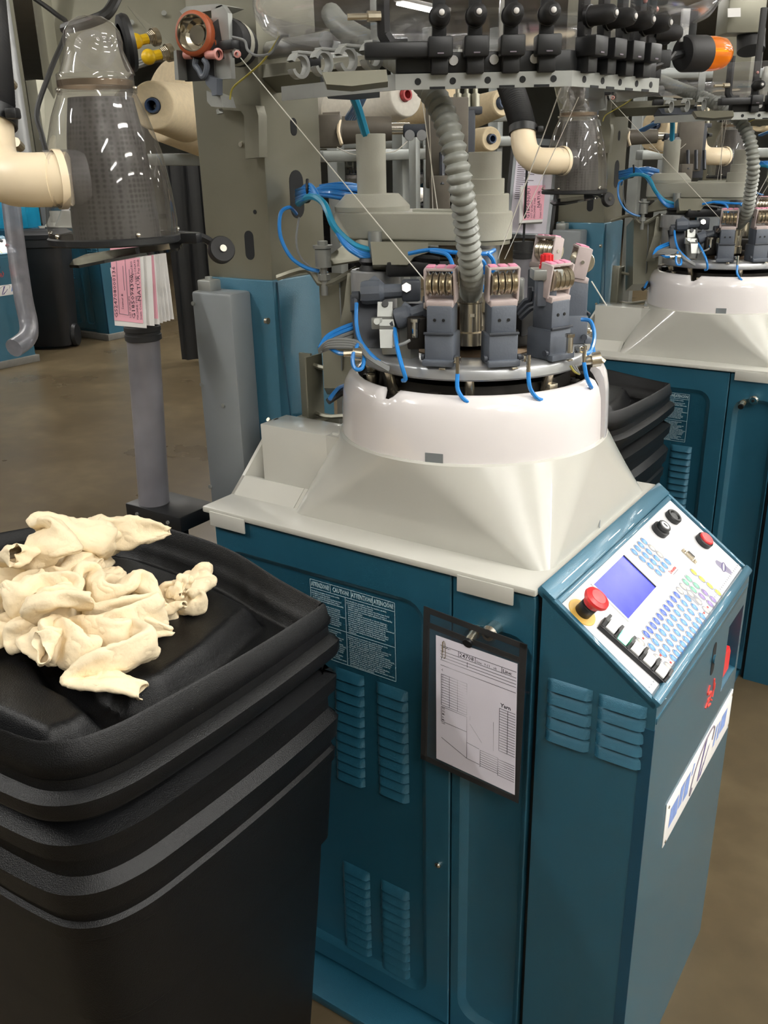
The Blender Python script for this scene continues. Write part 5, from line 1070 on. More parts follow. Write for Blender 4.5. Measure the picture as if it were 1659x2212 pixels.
# ---- cream socks heaped on the lid: 30 rings of 12 points each, resting places in half millimetres from (-1.4, .5, .93)
SOCKS = [
[648,157,115,656,156,105,635,160,86,602,160,93,606,133,101,614,137,129,614,135,142,618,140,156,639,156,141,631,167,119,647,149,139,655,150,125,675,191,105,658,194,97,636,196,94,629,179,119,597,166,104,587,160,138,599,165,138,614,174,145,609,173,129,623,188,154,651,187,134,656,186,117,679,226,107,666,232,99,649,223,120,632,213,101,605,196,127,581,193,129,588,203,137,597,208,139,618,208,140,653,208,132,667,220,147,667,221,123,690,253,133,683,266,122,663,263,111,631,248,110,615,224,90,595,210,87,583,213,97,594,227,102,610,232,108,642,243,124,656,254,149,678,260,127,691,271,140,679,276,133,662,285,120,634,284,94,601,286,92,571,275,95,564,279,103,567,282,117,593,276,115,619,268,129,655,272,142,676,264,137,664,289,96,656,290,91,676,300,93,666,307,125,661,295,134,647,309,134,660,329,148,654,314,146,636,298,147,646,269,135,647,266,99,653,282,87,668,255,88,679,268,87,681,265,111,702,293,105,709,299,130,696,302,158,689,305,174,685,295,166,675,277,153,669,252,139,680,260,104,659,251,97,700,236,103,689,236,102,712,260,91,731,279,115,714,264,140,697,265,168,707,277,178,686,264,190,683,254,180,696,246,155,693,230,121,684,226,105,713,194,95,724,212,95,710,231,113,734,251,126,734,260,156,715,256,180,708,248,188,698,234,182,691,220,187,679,202,161,684,193,134,704,189,120,753,221,113,737,231,114,725,247,108,746,252,130,722,244,161,714,237,181,717,227,187,729,227,177,718,222,158,709,237,136,726,225,125,753,220,128,747,251,95,729,253,93,744,273,105,748,281,135,719,273,156,715,269,176,733,269,193,746,268,201,750,269,172,749,257,147,764,260,120,747,255,108,750,289,83,732,287,86,715,297,107,721,307,134,705,302,158,712,304,177,731,306,188,742,312,195,747,308,163,743,296,138,765,301,117,761,290,87,748,319,60,738,325,72,726,335,90,714,341,115,708,339,149,713,342,177,721,339,167,736,342,168,720,332,152,729,327,125,743,321,99,758,322,73,749,349,51,737,358,52,726,369,81,716,378,108,712,382,137,704,381,160,714,379,171,718,374,159,729,367,140,734,358,119,749,349,88,749,345,63,764,360,56,770,372,57,776,388,78,765,388,109,761,385,147,755,380,175,750,372,170,741,365,168,738,362,149,743,363,113,745,355,83,751,354,65,782,328,49,779,334,70,781,348,94,786,356,124,797,368,149,780,357,164,768,345,163,758,339,160,774,357,154,774,352,119,770,341,91,770,328,70,792,310,79,806,314,82,789,313,107,785,318,137,790,331,169,797,339,193,784,332,192,781,323,185,777,319,159,775,318,128,783,307,99,775,295,82,813,284,81,807,281,94,811,288,105,812,301,138,821,312,170,807,302,189,798,301,205,797,292,194,799,288,163,782,283,137,803,280,114,802,272,83,826,252,94,839,265,92,825,262,117,830,273,142,831,279,172,820,269,192,804,263,215,795,255,203,793,249,173,799,249,140,803,239,110,827,251,103,843,227,94,845,238,97,836,243,114,821,247,151,823,246,180,840,244,207,831,231,213,827,230,198,827,226,169,835,237,139,832,219,116,836,219,90,868,242,90,864,238,104,840,235,120,831,254,144,844,250,171,837,263,194,851,256,189,869,255,195,869,243,176,882,243,149,882,231,117,875,234,96,847,267,91,857,268,85,842,266,112,858,279,136,849,282,171,868,288,185,871,292,197,876,293,176,862,283,161,866,275,135,857,257,116,871,273,97,841,293,60,827,287,78,822,296,107,824,297,134,846,312,155,833,300,181,840,311,179,839,311,169,841,309,140,856,305,117,861,295,89,846,299,87,829,325,65,819,324,80,798,323,96,812,327,114,805,323,147,804,322,165,816,328,153,828,336,149,815,323,136,825,320,100,842,322,77,842,319,52,802,344,39,792,345,54,785,353,72,792,359,105,802,359,137,817,357,140,804,360,153,812,355,160,834,354,139,834,352,101,823,346,72,819,345,39,828,372,46,832,377,60,833,386,79,833,393,106,834,396,141,825,387,157,812,372,168,821,366,160,832,361,136,837,359,102,835,347,73,826,360,50,865,361,51,874,367,53,874,371,79,872,374,106,866,366,134,852,359,158,840,350,173,844,348,158,863,353,132,865,357,102,866,361,70,856,351,53,883,336,71,896,342,76,878,332,78,882,338,100,873,328,123,863,321,151,856,315,157,849,311,148,853,315,125,856,319,99,866,323,72,873,330,81,878,298,72,891,302,72,903,308,83,903,307,101,894,303,116,890,298,135,881,292,134,877,292,126,885,300,123,875,293,112,869,291,91,871,293,82,905,277,101,906,276,101,913,274,99,919,275,98,920,283,98,920,283,108,918,277,108,910,276,108,908,275,104,909,282,105,906,282,108,906,282,102],
[865,210,182,872,203,180,899,195,173,916,201,148,893,171,138,882,180,163,881,187,172,864,187,176,845,188,175,834,207,197,858,203,216,857,210,200,901,246,192,903,244,177,894,229,157,885,220,125,867,190,113,868,202,131,873,211,138,874,218,146,870,223,162,872,238,190,877,245,219,894,245,207,877,275,176,863,256,176,849,241,156,847,225,132,827,196,120,823,191,142,826,203,141,827,213,139,825,206,159,825,213,187,846,238,184,867,265,186,840,282,172,828,266,158,809,252,154,793,232,139,785,203,137,775,186,143,778,192,152,787,200,163,789,228,157,785,238,184,810,255,192,828,267,167,821,283,153,832,286,152,810,277,141,773,257,150,749,235,148,732,227,142,712,223,147,724,218,159,742,239,166,761,265,173,790,284,184,812,279,163,808,313,201,813,302,207,809,285,183,802,263,162,788,262,136,783,260,108,789,252,95,782,267,98,785,280,121,788,296,142,795,313,163,802,319,187,852,300,202,851,292,219,846,283,188,842,259,161,833,257,130,814,242,110,822,254,117,822,256,103,833,272,126,838,292,145,837,299,168,846,301,191,898,302,207,895,291,216,885,280,188,879,275,153,873,263,120,860,245,101,855,247,89,868,264,95,876,273,114,881,283,144,883,290,166,894,301,190,940,297,202,930,276,203,920,259,186,910,248,159,901,235,132,897,230,110,896,237,105,896,237,91,903,245,114,913,259,141,919,265,169,925,274,184,951,298,168,965,296,181,965,278,167,963,261,143,953,248,115,948,239,96,950,248,87,944,254,82,939,272,103,950,264,131,937,280,143,934,300,163,976,326,182,984,325,159,987,313,143,979,308,113,975,296,89,965,289,103,955,284,109,950,276,95,938,256,112,942,270,141,950,286,166,963,309,184,927,306,172,930,306,160,932,320,144,936,330,113,934,320,87,934,303,74,919,291,82,917,276,77,907,263,102,911,275,133,915,292,163,920,303,182,889,314,172,888,309,163,886,309,137,891,321,120,883,306,94,890,308,63,883,294,54,879,288,67,870,279,91,874,286,119,872,299,153,881,304,176,846,317,179,855,326,172,857,327,141,849,326,106,855,330,84,866,334,55,855,322,65,842,308,89,834,292,88,840,303,114,843,320,139,846,324,166,817,329,182,829,331,173,835,344,144,835,349,114,822,346,83,830,351,53,809,350,55,807,346,68,805,334,95,796,325,117,799,325,144,808,329,167,819,341,191,828,335,182,840,345,154,848,349,126,849,348,94,855,365,70,858,377,69,857,385,73,844,371,88,830,372,123,826,352,146,821,348,179,868,349,204,870,340,183,874,329,158,884,331,127,890,342,100,898,355,77,903,369,80,905,375,90,891,365,108,881,358,133,872,364,157,870,363,188,917,361,205,914,345,193,918,342,168,925,341,137,935,344,103,938,346,87,939,364,100,946,364,91,938,371,119,922,372,143,919,371,176,913,373,208,968,360,192,965,353,180,968,342,181,971,340,146,973,337,119,973,360,109,976,374,104,972,387,102,975,388,130,961,378,155,953,395,177,960,372,195,997,405,192,999,405,176,1006,390,161,1017,380,135,1010,371,110,1008,363,83,992,349,81,991,363,84,989,372,109,974,373,137,974,383,174,988,400,197,961,422,180,972,435,168,970,412,149,978,400,118,974,393,92,973,387,64,965,368,63,966,382,75,958,388,97,954,398,128,957,405,158,957,406,178,922,440,175,923,438,154,932,433,130,933,407,114,938,410,83,930,395,56,925,380,57,927,392,69,918,395,87,915,400,117,916,415,142,915,423,169,878,440,167,878,432,149,885,427,122,898,429,96,896,419,66,886,396,50,877,385,53,877,395,63,879,397,80,874,406,109,871,413,138,872,427,161,857,461,141,848,443,126,859,448,107,860,423,104,851,410,72,842,400,55,833,392,56,823,385,63,837,403,82,836,419,103,836,432,127,847,449,146,825,474,150,826,461,128,837,445,129,838,434,109,849,432,75,844,430,58,829,434,63,830,443,77,812,453,69,807,455,92,805,464,113,815,471,142,870,475,138,863,456,139,868,461,123,868,434,108,872,455,93,854,436,93,862,457,89,869,477,95,845,458,113,846,480,104,858,491,130,853,473,120,895,477,172,900,462,167,903,457,146,906,458,118,902,435,112,902,453,91,901,440,86,891,444,99,895,460,113,899,485,119,890,473,137,887,469,158,941,475,171,942,468,164,945,456,150,945,449,121,948,450,100,941,464,112,935,476,109,927,478,93,930,489,106,941,473,124,939,475,150,938,481,165,984,499,149,987,489,150,971,489,134,969,486,111,986,479,110,984,479,91,983,487,89,980,498,94,977,494,102,969,505,112,972,506,130,974,507,143,1009,529,115,1018,529,117,1017,520,117,1008,519,118,1012,519,112,1019,519,111,1021,520,107,1022,529,107,1020,530,105,1018,522,107,1012,525,107,1009,529,107],
[1133,310,75,1131,305,65,1116,278,56,1140,303,45,1151,286,60,1163,268,75,1168,264,88,1157,278,91,1144,282,78,1124,298,84,1148,315,96,1138,321,79,1086,308,84,1086,292,84,1092,307,64,1095,283,58,1110,262,77,1118,250,86,1123,243,93,1122,247,108,1112,254,100,1112,278,124,1105,298,114,1095,314,99,1051,310,113,1046,306,91,1047,288,72,1058,272,86,1069,245,99,1075,227,101,1078,217,100,1082,215,111,1076,229,127,1068,253,114,1063,271,99,1048,291,101,1011,287,127,1010,285,109,1005,273,83,1013,249,84,1022,224,89,1025,210,94,1028,195,89,1034,188,105,1030,204,125,1028,228,103,1026,253,111,1012,273,129,1001,281,107,989,265,106,988,245,101,955,224,89,948,202,91,944,187,93,936,169,92,951,166,110,971,195,105,984,220,106,1008,250,105,1005,273,104,958,273,88,962,264,88,965,251,101,967,245,138,989,237,146,977,228,167,989,223,164,1002,225,155,996,236,124,1002,246,95,986,268,90,960,275,73,996,305,73,1003,303,86,991,297,109,1004,289,138,991,278,167,1013,265,178,1026,258,178,1026,262,158,1029,270,132,1036,278,100,1019,297,94,1006,299,72,1032,337,94,1023,338,105,1001,339,124,1009,329,153,1030,311,162,1039,302,189,1047,302,177,1050,305,162,1054,306,147,1066,311,116,1056,327,87,1045,333,77,1036,378,85,1032,379,99,1034,374,129,1049,354,139,1042,351,173,1064,345,191,1072,345,180,1072,350,167,1081,346,158,1086,355,126,1066,363,116,1050,369,102,1060,410,90,1053,407,106,1068,390,116,1061,382,144,1059,381,181,1074,386,196,1088,392,198,1102,399,195,1109,403,169,1099,409,141,1099,413,113,1079,408,91,1065,430,113,1061,419,122,1052,399,118,1038,382,143,1055,398,171,1050,398,187,1054,408,201,1059,420,201,1059,422,173,1046,402,149,1059,423,138,1074,444,120,1029,420,89,1026,403,100,1018,415,107,1016,409,140,1019,405,166,1021,420,167,1013,409,177,1011,413,193,1014,434,178,1014,428,147,1019,432,114,1027,432,97,983,391,91,978,378,93,968,388,111,974,402,134,975,392,155,974,402,166,970,414,181,962,419,199,966,421,170,965,425,139,968,414,108,983,404,87,943,366,77,938,355,76,937,355,109,935,362,140,923,362,165,944,357,178,943,368,181,933,383,193,928,387,164,926,393,137,940,381,109,942,374,87,898,363,70,890,359,86,883,350,118,874,340,145,865,344,165,869,348,182,882,359,186,892,380,180,891,379,166,900,379,134,914,379,99,913,376,75,919,384,66,911,385,83,891,385,102,877,387,129,858,397,154,847,399,176,859,395,173,873,401,169,884,395,157,902,395,131,912,395,104,928,383,96,925,418,97,912,427,86,901,428,111,914,423,135,897,421,159,892,433,184,899,429,193,915,425,192,925,430,164,940,421,146,949,426,117,937,427,89,945,462,88,930,468,103,911,474,104,925,468,127,926,466,155,931,464,179,929,466,202,941,461,208,949,468,178,963,464,144,971,469,122,949,465,105,963,510,88,953,512,88,942,517,102,940,511,134,943,509,164,941,505,188,948,501,212,964,503,206,973,505,181,957,505,151,955,508,123,971,515,105,966,569,93,957,555,89,951,543,108,958,536,144,959,535,172,964,536,197,967,539,221,981,548,203,982,554,178,982,561,152,979,570,120,974,579,102,917,536,90,921,521,89,928,517,110,928,524,146,930,523,175,938,514,203,933,521,208,929,533,207,924,539,188,918,539,156,912,541,119,911,541,106,895,489,89,898,478,98,907,476,119,913,486,145,909,486,180,912,476,212,903,485,218,899,494,198,891,501,187,899,497,158,902,497,126,898,496,109,852,455,91,853,456,110,868,445,128,873,452,156,874,450,184,884,437,201,876,447,208,872,452,198,855,465,191,863,464,161,868,464,134,854,469,107,808,438,79,817,424,93,825,416,118,835,415,146,844,409,177,838,417,184,835,421,194,830,427,192,834,429,166,819,450,145,820,435,122,812,440,99,783,410,85,781,397,90,781,391,112,785,387,143,780,389,167,772,389,182,772,397,193,779,407,186,791,413,160,815,417,137,793,417,121,786,421,88,773,422,90,777,421,107,757,419,105,774,429,131,784,438,151,777,441,168,770,447,188,791,452,179,806,445,156,807,442,126,786,430,112,790,430,88,791,470,85,782,463,94,764,465,98,762,470,131,777,478,156,782,489,177,795,489,189,815,486,181,819,481,156,803,475,134,794,464,102,800,470,82,820,501,113,807,496,118,805,495,99,790,507,112,807,506,133,816,520,152,828,518,160,843,521,163,844,514,139,843,497,121,812,496,126,826,496,120,849,536,89,838,535,92,831,537,107,827,545,122,844,540,120,849,546,130,856,546,125,865,549,131,874,546,123,854,539,124,845,532,110,844,535,104,872,580,94,870,580,89,866,577,88,859,573,89,859,578,95,858,583,97,859,585,97,865,585,98,869,584,98,872,578,98,865,577,98,866,578,97],
[678,465,110,678,458,100,706,459,86,690,482,100,675,451,90,656,440,106,648,438,115,650,453,120,665,469,118,669,444,97,703,455,103,705,473,104,721,470,126,699,463,139,677,459,117,655,458,102,652,472,74,638,464,93,630,459,99,623,463,103,626,462,117,659,460,128,683,457,140,709,462,144,718,511,142,692,502,147,667,487,143,675,490,116,646,498,107,628,500,95,636,498,90,637,503,101,648,498,122,648,487,152,677,490,154,711,503,154,712,543,146,685,535,154,668,525,153,678,528,122,661,533,96,651,538,89,634,533,100,642,546,110,658,537,131,655,526,162,676,524,165,700,527,139,688,532,135,695,525,139,684,534,128,676,562,132,655,562,121,640,575,110,625,584,107,629,583,120,638,574,137,658,564,160,686,554,154,683,540,134,695,570,185,684,560,182,679,551,164,693,554,122,685,562,98,710,561,101,719,564,86,713,578,87,684,589,101,681,593,133,695,587,161,694,577,180,691,539,168,686,530,177,695,538,146,675,527,123,684,532,98,690,533,127,701,556,131,716,557,132,721,566,130,703,565,126,703,556,155,696,543,173,731,552,150,722,539,159,706,507,161,690,498,133,711,519,119,708,536,97,695,536,79,712,557,76,709,545,104,718,531,134,732,561,149,711,550,139,741,523,152,745,513,163,740,515,139,721,506,113,698,488,96,700,505,78,691,496,69,701,514,58,719,538,56,713,551,98,737,540,121,733,524,139,776,516,152,775,503,134,760,484,138,753,485,115,734,508,123,731,498,106,729,507,105,725,489,96,723,518,76,720,528,109,736,512,125,761,523,154,796,538,143,798,533,153,800,510,142,804,507,113,771,494,109,775,510,130,764,522,130,758,518,121,727,503,94,727,514,128,761,518,125,781,531,144,764,541,167,760,542,149,771,533,133,792,545,144,793,537,112,777,532,81,765,522,60,773,530,72,757,525,95,759,511,131,776,535,146,756,530,160,781,545,129,790,556,125,806,559,131,809,562,94,797,551,67,778,563,56,747,559,57,749,564,75,739,563,99,742,527,107,745,542,133,766,542,127,765,580,136,775,583,144,766,560,132,775,569,99,775,581,74,751,589,65,724,583,94,723,582,119,720,584,154,750,569,121,774,568,128,771,571,147,730,583,148,737,584,140,768,586,122,747,584,94,769,588,128,749,588,121,739,607,116,755,615,121,757,603,119,732,607,128,747,594,143,735,586,125,754,602,153,755,589,149,779,586,139,761,585,110,774,601,117,748,593,100,759,598,90,764,611,86,758,636,89,770,647,128,745,632,141,736,618,140,779,606,120,773,608,117,782,591,90,779,585,62,803,592,73,790,591,100,794,614,114,801,604,120,810,622,108,779,617,112,791,615,148,781,620,123,808,593,118,795,585,133,807,588,104,815,570,79,821,554,59,811,580,56,788,601,73,794,602,88,820,592,85,822,593,121,817,621,117,805,599,128,838,586,147,831,573,140,837,570,120,840,561,104,827,553,121,827,561,86,832,600,59,816,611,84,813,624,97,829,602,84,848,602,125,844,594,145,865,598,126,874,589,120,878,596,99,858,598,94,831,586,131,839,579,98,846,576,64,834,618,52,821,619,83,832,598,77,851,602,124,868,609,140,894,612,90,893,620,122,911,634,126,891,597,121,866,587,93,868,598,55,849,613,54,834,646,66,838,649,108,834,626,81,852,605,72,872,617,82,862,636,77,888,640,80,916,626,92,934,625,104,906,600,63,888,630,53,869,657,73,861,667,91,847,679,105,844,648,125,859,637,103,844,635,78,857,632,141,877,637,132,894,658,90,913,638,64,914,659,51,895,676,67,890,688,97,886,698,105,885,687,120,877,667,90,860,664,120,845,631,139,868,668,107,888,673,117,883,655,127,888,653,72,920,655,77,892,663,109,906,664,112,923,671,89,903,711,86,912,706,113,904,676,115,878,668,99,886,676,127,878,656,125,902,650,105,906,649,78,943,658,82,917,664,71,915,677,92,911,677,108,929,691,110,950,707,133,919,709,135,890,692,139,922,662,124,916,651,126,916,640,129,938,637,85,968,650,102,965,663,75,949,672,71,946,670,102,948,686,81,962,715,95,951,690,124,927,672,139,903,673,157,904,665,159,922,672,132,929,645,128,958,652,142,979,661,130,984,684,79,980,699,71,967,693,102,940,679,122,923,698,121,907,686,154,919,666,112,915,658,112,936,652,111,961,675,121,960,687,146,989,688,147,985,696,130,978,711,111,961,709,150,972,693,130,950,677,124,928,672,123,954,683,134,955,679,127,961,670,134,970,659,152,981,668,164,976,676,182,979,688,180,977,695,169,971,689,176,957,696,170,955,701,151,957,692,144,926,658,163,926,654,161,924,656,158,926,661,156,938,660,156,938,653,155,938,652,160,940,653,163,938,662,163,933,662,164,934,664,168,928,663,164],
[768,375,73,757,371,83,767,346,81,748,326,73,751,316,95,773,309,111,777,303,122,769,307,128,761,310,150,765,333,130,770,351,107,767,368,90,727,356,80,724,347,70,733,320,80,738,305,96,749,284,98,757,270,113,748,265,123,750,263,134,750,285,122,742,302,107,734,324,98,729,344,94,682,350,100,688,326,99,685,311,88,687,288,90,706,272,102,718,253,119,710,246,132,708,249,139,706,272,136,715,297,137,707,321,127,686,336,110,658,347,131,654,337,109,657,313,117,664,291,126,664,265,125,668,248,115,667,240,119,661,242,130,670,257,156,672,285,144,675,314,145,669,338,141,630,323,133,627,322,121,625,296,108,629,262,114,621,250,135,619,228,134,624,223,146,625,225,159,626,247,159,633,268,139,642,298,132,645,325,124,615,299,96,605,305,90,603,286,108,596,281,135,567,268,129,541,253,118,537,250,133,557,256,142,580,263,152,610,269,139,635,280,113,628,288,97,623,308,100,622,309,88,597,311,93,598,327,122,575,333,131,585,321,155,587,316,167,598,308,160,604,312,142,626,297,135,640,295,104,625,297,93,652,337,99,644,343,103,617,348,91,601,360,105,611,359,136,627,344,157,617,350,151,627,344,148,647,332,142,665,324,122,662,329,91,653,327,79,660,347,57,646,359,63,636,375,68,642,371,93,650,363,123,650,379,147,656,373,145,658,376,150,677,365,135,690,355,111,698,349,87,681,356,78,694,376,35,678,384,41,678,390,65,675,397,90,665,398,122,682,396,128,675,401,136,671,408,127,685,399,112,714,393,101,716,389,72,708,384,49,680,414,36,683,412,52,684,406,67,665,403,92,683,418,123,694,419,136,699,420,153,703,430,141,708,443,117,711,438,89,711,439,59,689,429,35,640,388,52,648,391,65,656,398,83,667,427,103,655,421,131,661,406,134,660,401,157,658,415,154,657,433,132,658,433,97,658,430,64,650,406,54,626,417,53,628,419,64,624,411,85,645,390,92,634,383,122,625,377,143,618,389,152,618,406,154,625,404,122,614,420,104,616,422,70,623,429,47,589,398,57,599,392,60,621,391,48,605,374,78,591,371,113,585,367,130,580,362,144,583,373,131,581,397,124,585,389,97,590,387,71,584,404,69,605,414,39,604,403,28,576,383,36,559,371,56,539,354,79,525,338,102,531,343,114,540,360,104,549,375,97,564,399,83,575,392,57,582,402,42,594,422,35,582,415,29,555,410,37,545,413,63,534,404,94,534,396,123,548,394,127,561,394,120,553,401,109,560,412,77,570,398,55,584,410,40,587,450,51,576,453,40,564,447,66,583,436,80,571,427,110,566,433,123,578,431,126,586,427,134,590,424,108,597,419,77,601,423,46,597,441,55,625,466,45,613,472,55,604,464,71,580,472,95,574,464,126,599,466,121,611,461,119,617,458,130,600,459,100,620,452,80,634,445,56,643,470,27,662,505,34,654,478,44,642,487,63,622,489,96,604,496,117,609,501,138,621,503,123,613,492,127,629,488,105,649,487,88,671,481,59,680,489,38,693,533,65,676,511,63,664,493,89,645,519,94,626,524,118,642,523,138,625,532,145,646,518,146,665,519,125,677,525,109,690,506,109,690,524,89,657,514,76,657,504,68,652,497,86,645,530,91,626,529,115,643,528,129,644,542,133,646,551,141,646,555,112,642,538,89,663,525,77,655,514,96,627,497,54,630,486,51,624,498,73,611,519,85,606,496,110,601,517,126,608,527,115,603,543,119,607,530,109,602,522,79,615,507,55,634,513,49,597,484,29,590,480,44,585,502,59,586,486,81,577,509,84,563,508,101,568,519,96,572,516,108,568,529,94,578,533,66,588,518,35,591,501,34,555,463,26,550,461,47,541,488,43,541,481,69,538,492,94,532,491,79,541,498,85,536,498,95,536,508,80,556,497,59,543,498,28,551,473,35,499,468,27,488,456,33,504,452,43,501,448,70,529,468,62,536,459,77,547,473,83,548,480,90,524,488,94,523,493,64,511,499,38,506,478,32,479,494,56,485,493,66,499,487,65,483,479,91,507,464,95,527,458,102,545,462,107,551,468,100,520,485,102,512,488,72,501,507,57,479,491,38,505,525,34,494,528,33,486,525,56,513,513,68,520,502,96,536,493,121,559,500,125,567,504,108,546,510,104,528,516,77,527,520,35,507,517,41,525,560,51,514,561,53,508,558,71,526,546,78,540,540,97,548,532,120,562,541,121,562,545,109,575,541,100,559,547,83,531,543,66,525,552,56,554,570,85,542,573,83,540,591,85,540,585,100,549,581,109,562,576,123,573,580,130,578,580,125,571,579,110,555,575,107,566,568,98,566,571,85,591,604,106,583,604,102,578,605,105,579,612,107,581,616,103,579,617,98,581,618,104,587,618,104,584,617,97,584,610,96,589,609,104,591,609,108],
[527,439,100,530,431,90,535,417,63,512,408,39,477,405,42,503,417,52,497,413,59,487,410,53,479,399,75,508,405,78,491,426,76,517,434,89,550,460,68,560,452,64,544,449,44,510,442,48,479,439,33,487,447,56,489,447,67,480,439,72,468,427,85,504,437,88,529,452,79,531,452,56,558,496,66,570,490,66,539,481,53,509,476,60,474,467,56,453,460,57,451,457,67,452,460,79,461,461,94,494,469,86,523,485,71,554,486,76,566,518,89,559,523,74,536,515,60,506,516,79,477,503,82,469,502,58,456,497,63,446,496,72,468,499,91,500,507,93,528,514,82,559,518,79,550,526,74,547,525,65,540,537,74,517,553,79,489,561,74,471,573,57,458,583,76,470,575,93,478,553,106,503,543,100,534,528,84,540,515,76,541,533,32,548,544,45,549,549,66,549,558,98,550,584,100,544,582,116,556,592,120,551,586,130,535,571,116,525,547,92,527,537,58,536,526,30,541,509,50,545,506,39,558,517,61,577,553,66,581,559,98,571,552,119,580,556,131,561,540,129,553,527,113,547,519,89,535,509,69,531,503,50,571,490,54,576,491,43,594,511,50,571,516,73,586,526,101,602,533,127,594,524,126,591,517,138,577,503,123,570,488,95,560,473,77,563,480,53,615,448,63,618,475,67,608,483,75,600,511,79,584,510,110,586,518,134,586,512,148,580,499,151,573,475,143,589,459,109,601,454,88,604,445,69,645,502,87,633,513,85,618,505,98,594,507,98,600,503,133,597,509,152,586,508,161,593,502,168,604,497,146,614,496,113,613,505,92,637,502,89,658,545,88,641,549,88,625,547,103,594,540,101,613,533,131,603,542,149,612,539,153,621,536,156,642,522,159,617,530,142,630,536,114,655,542,95,663,574,122,654,577,116,633,590,112,600,576,116,616,573,134,636,572,160,639,568,174,637,561,184,660,556,175,636,563,161,649,570,136,671,575,114,684,602,134,669,604,137,654,620,124,616,621,124,619,610,151,633,605,175,643,603,188,654,598,182,663,590,194,659,599,167,684,595,151,694,601,135,670,600,98,661,607,93,675,638,91,670,648,120,662,651,152,665,647,180,668,640,189,672,630,181,657,607,171,685,606,161,685,616,133,676,612,116,700,609,104,704,610,92,711,630,114,703,627,142,710,645,168,700,631,188,691,625,194,670,614,195,667,602,183,694,618,170,697,616,133,695,611,123,688,572,122,690,584,127,719,594,124,726,601,152,727,614,183,702,596,172,693,592,176,694,592,187,683,586,208,679,586,177,695,587,152,704,578,132,712,549,128,696,548,143,717,560,145,704,568,169,729,579,187,717,578,206,718,569,193,706,563,200,683,548,201,666,548,172,680,550,140,702,541,139,698,514,115,711,520,135,694,522,145,722,534,166,721,543,196,729,547,206,705,529,205,700,524,195,683,520,173,655,510,167,660,516,133,681,514,117,691,489,138,683,492,136,701,493,137,712,497,171,741,520,181,745,515,198,723,500,194,713,489,188,703,483,165,669,480,160,654,482,131,679,489,136,684,476,111,693,481,121,699,479,146,733,488,166,749,490,192,734,467,192,740,454,204,735,452,187,732,452,156,705,454,145,676,456,130,679,470,110,701,470,116,696,484,122,694,485,147,731,487,152,757,489,167,772,486,192,784,484,182,771,484,162,757,486,152,735,490,128,705,473,144,699,470,127,703,505,129,704,518,133,726,506,141,721,512,167,751,515,181,777,521,195,792,522,191,778,517,179,752,518,174,729,511,163,734,511,138,719,515,132,728,537,121,745,531,105,729,541,118,740,543,145,761,550,172,785,555,176,792,558,182,794,559,167,773,558,160,749,531,156,743,544,110,721,553,110,731,571,111,735,565,134,751,566,148,757,555,103,757,562,129,774,577,156,786,578,157,780,575,150,784,571,135,758,541,124,756,537,79,736,557,68,765,553,69,757,575,69,762,575,80,771,564,78,787,580,87,782,592,115,792,597,131,792,595,142,790,582,117,765,555,95,766,531,124,760,537,77,789,557,120,801,560,90,807,561,77,820,574,92,801,565,106,806,574,136,796,575,145,799,585,152,801,569,124,768,560,120,768,546,89,778,551,127,780,522,88,793,518,99,809,531,117,822,544,141,840,556,140,826,555,158,838,579,153,822,570,170,802,548,152,802,546,126,777,525,120,774,518,101,822,508,92,831,515,86,844,530,92,858,543,109,840,531,122,851,537,139,836,539,146,820,531,156,829,532,137,815,514,127,810,510,103,812,498,95,857,500,94,861,501,102,868,510,115,862,511,128,863,515,148,846,506,162,836,501,163,833,497,152,832,496,144,829,487,128,842,491,109,851,493,97,870,472,127,869,475,128,870,479,128,874,482,126,877,486,126,877,487,136,869,486,137,866,480,137,865,478,137,862,474,138,860,469,136,862,469,128],
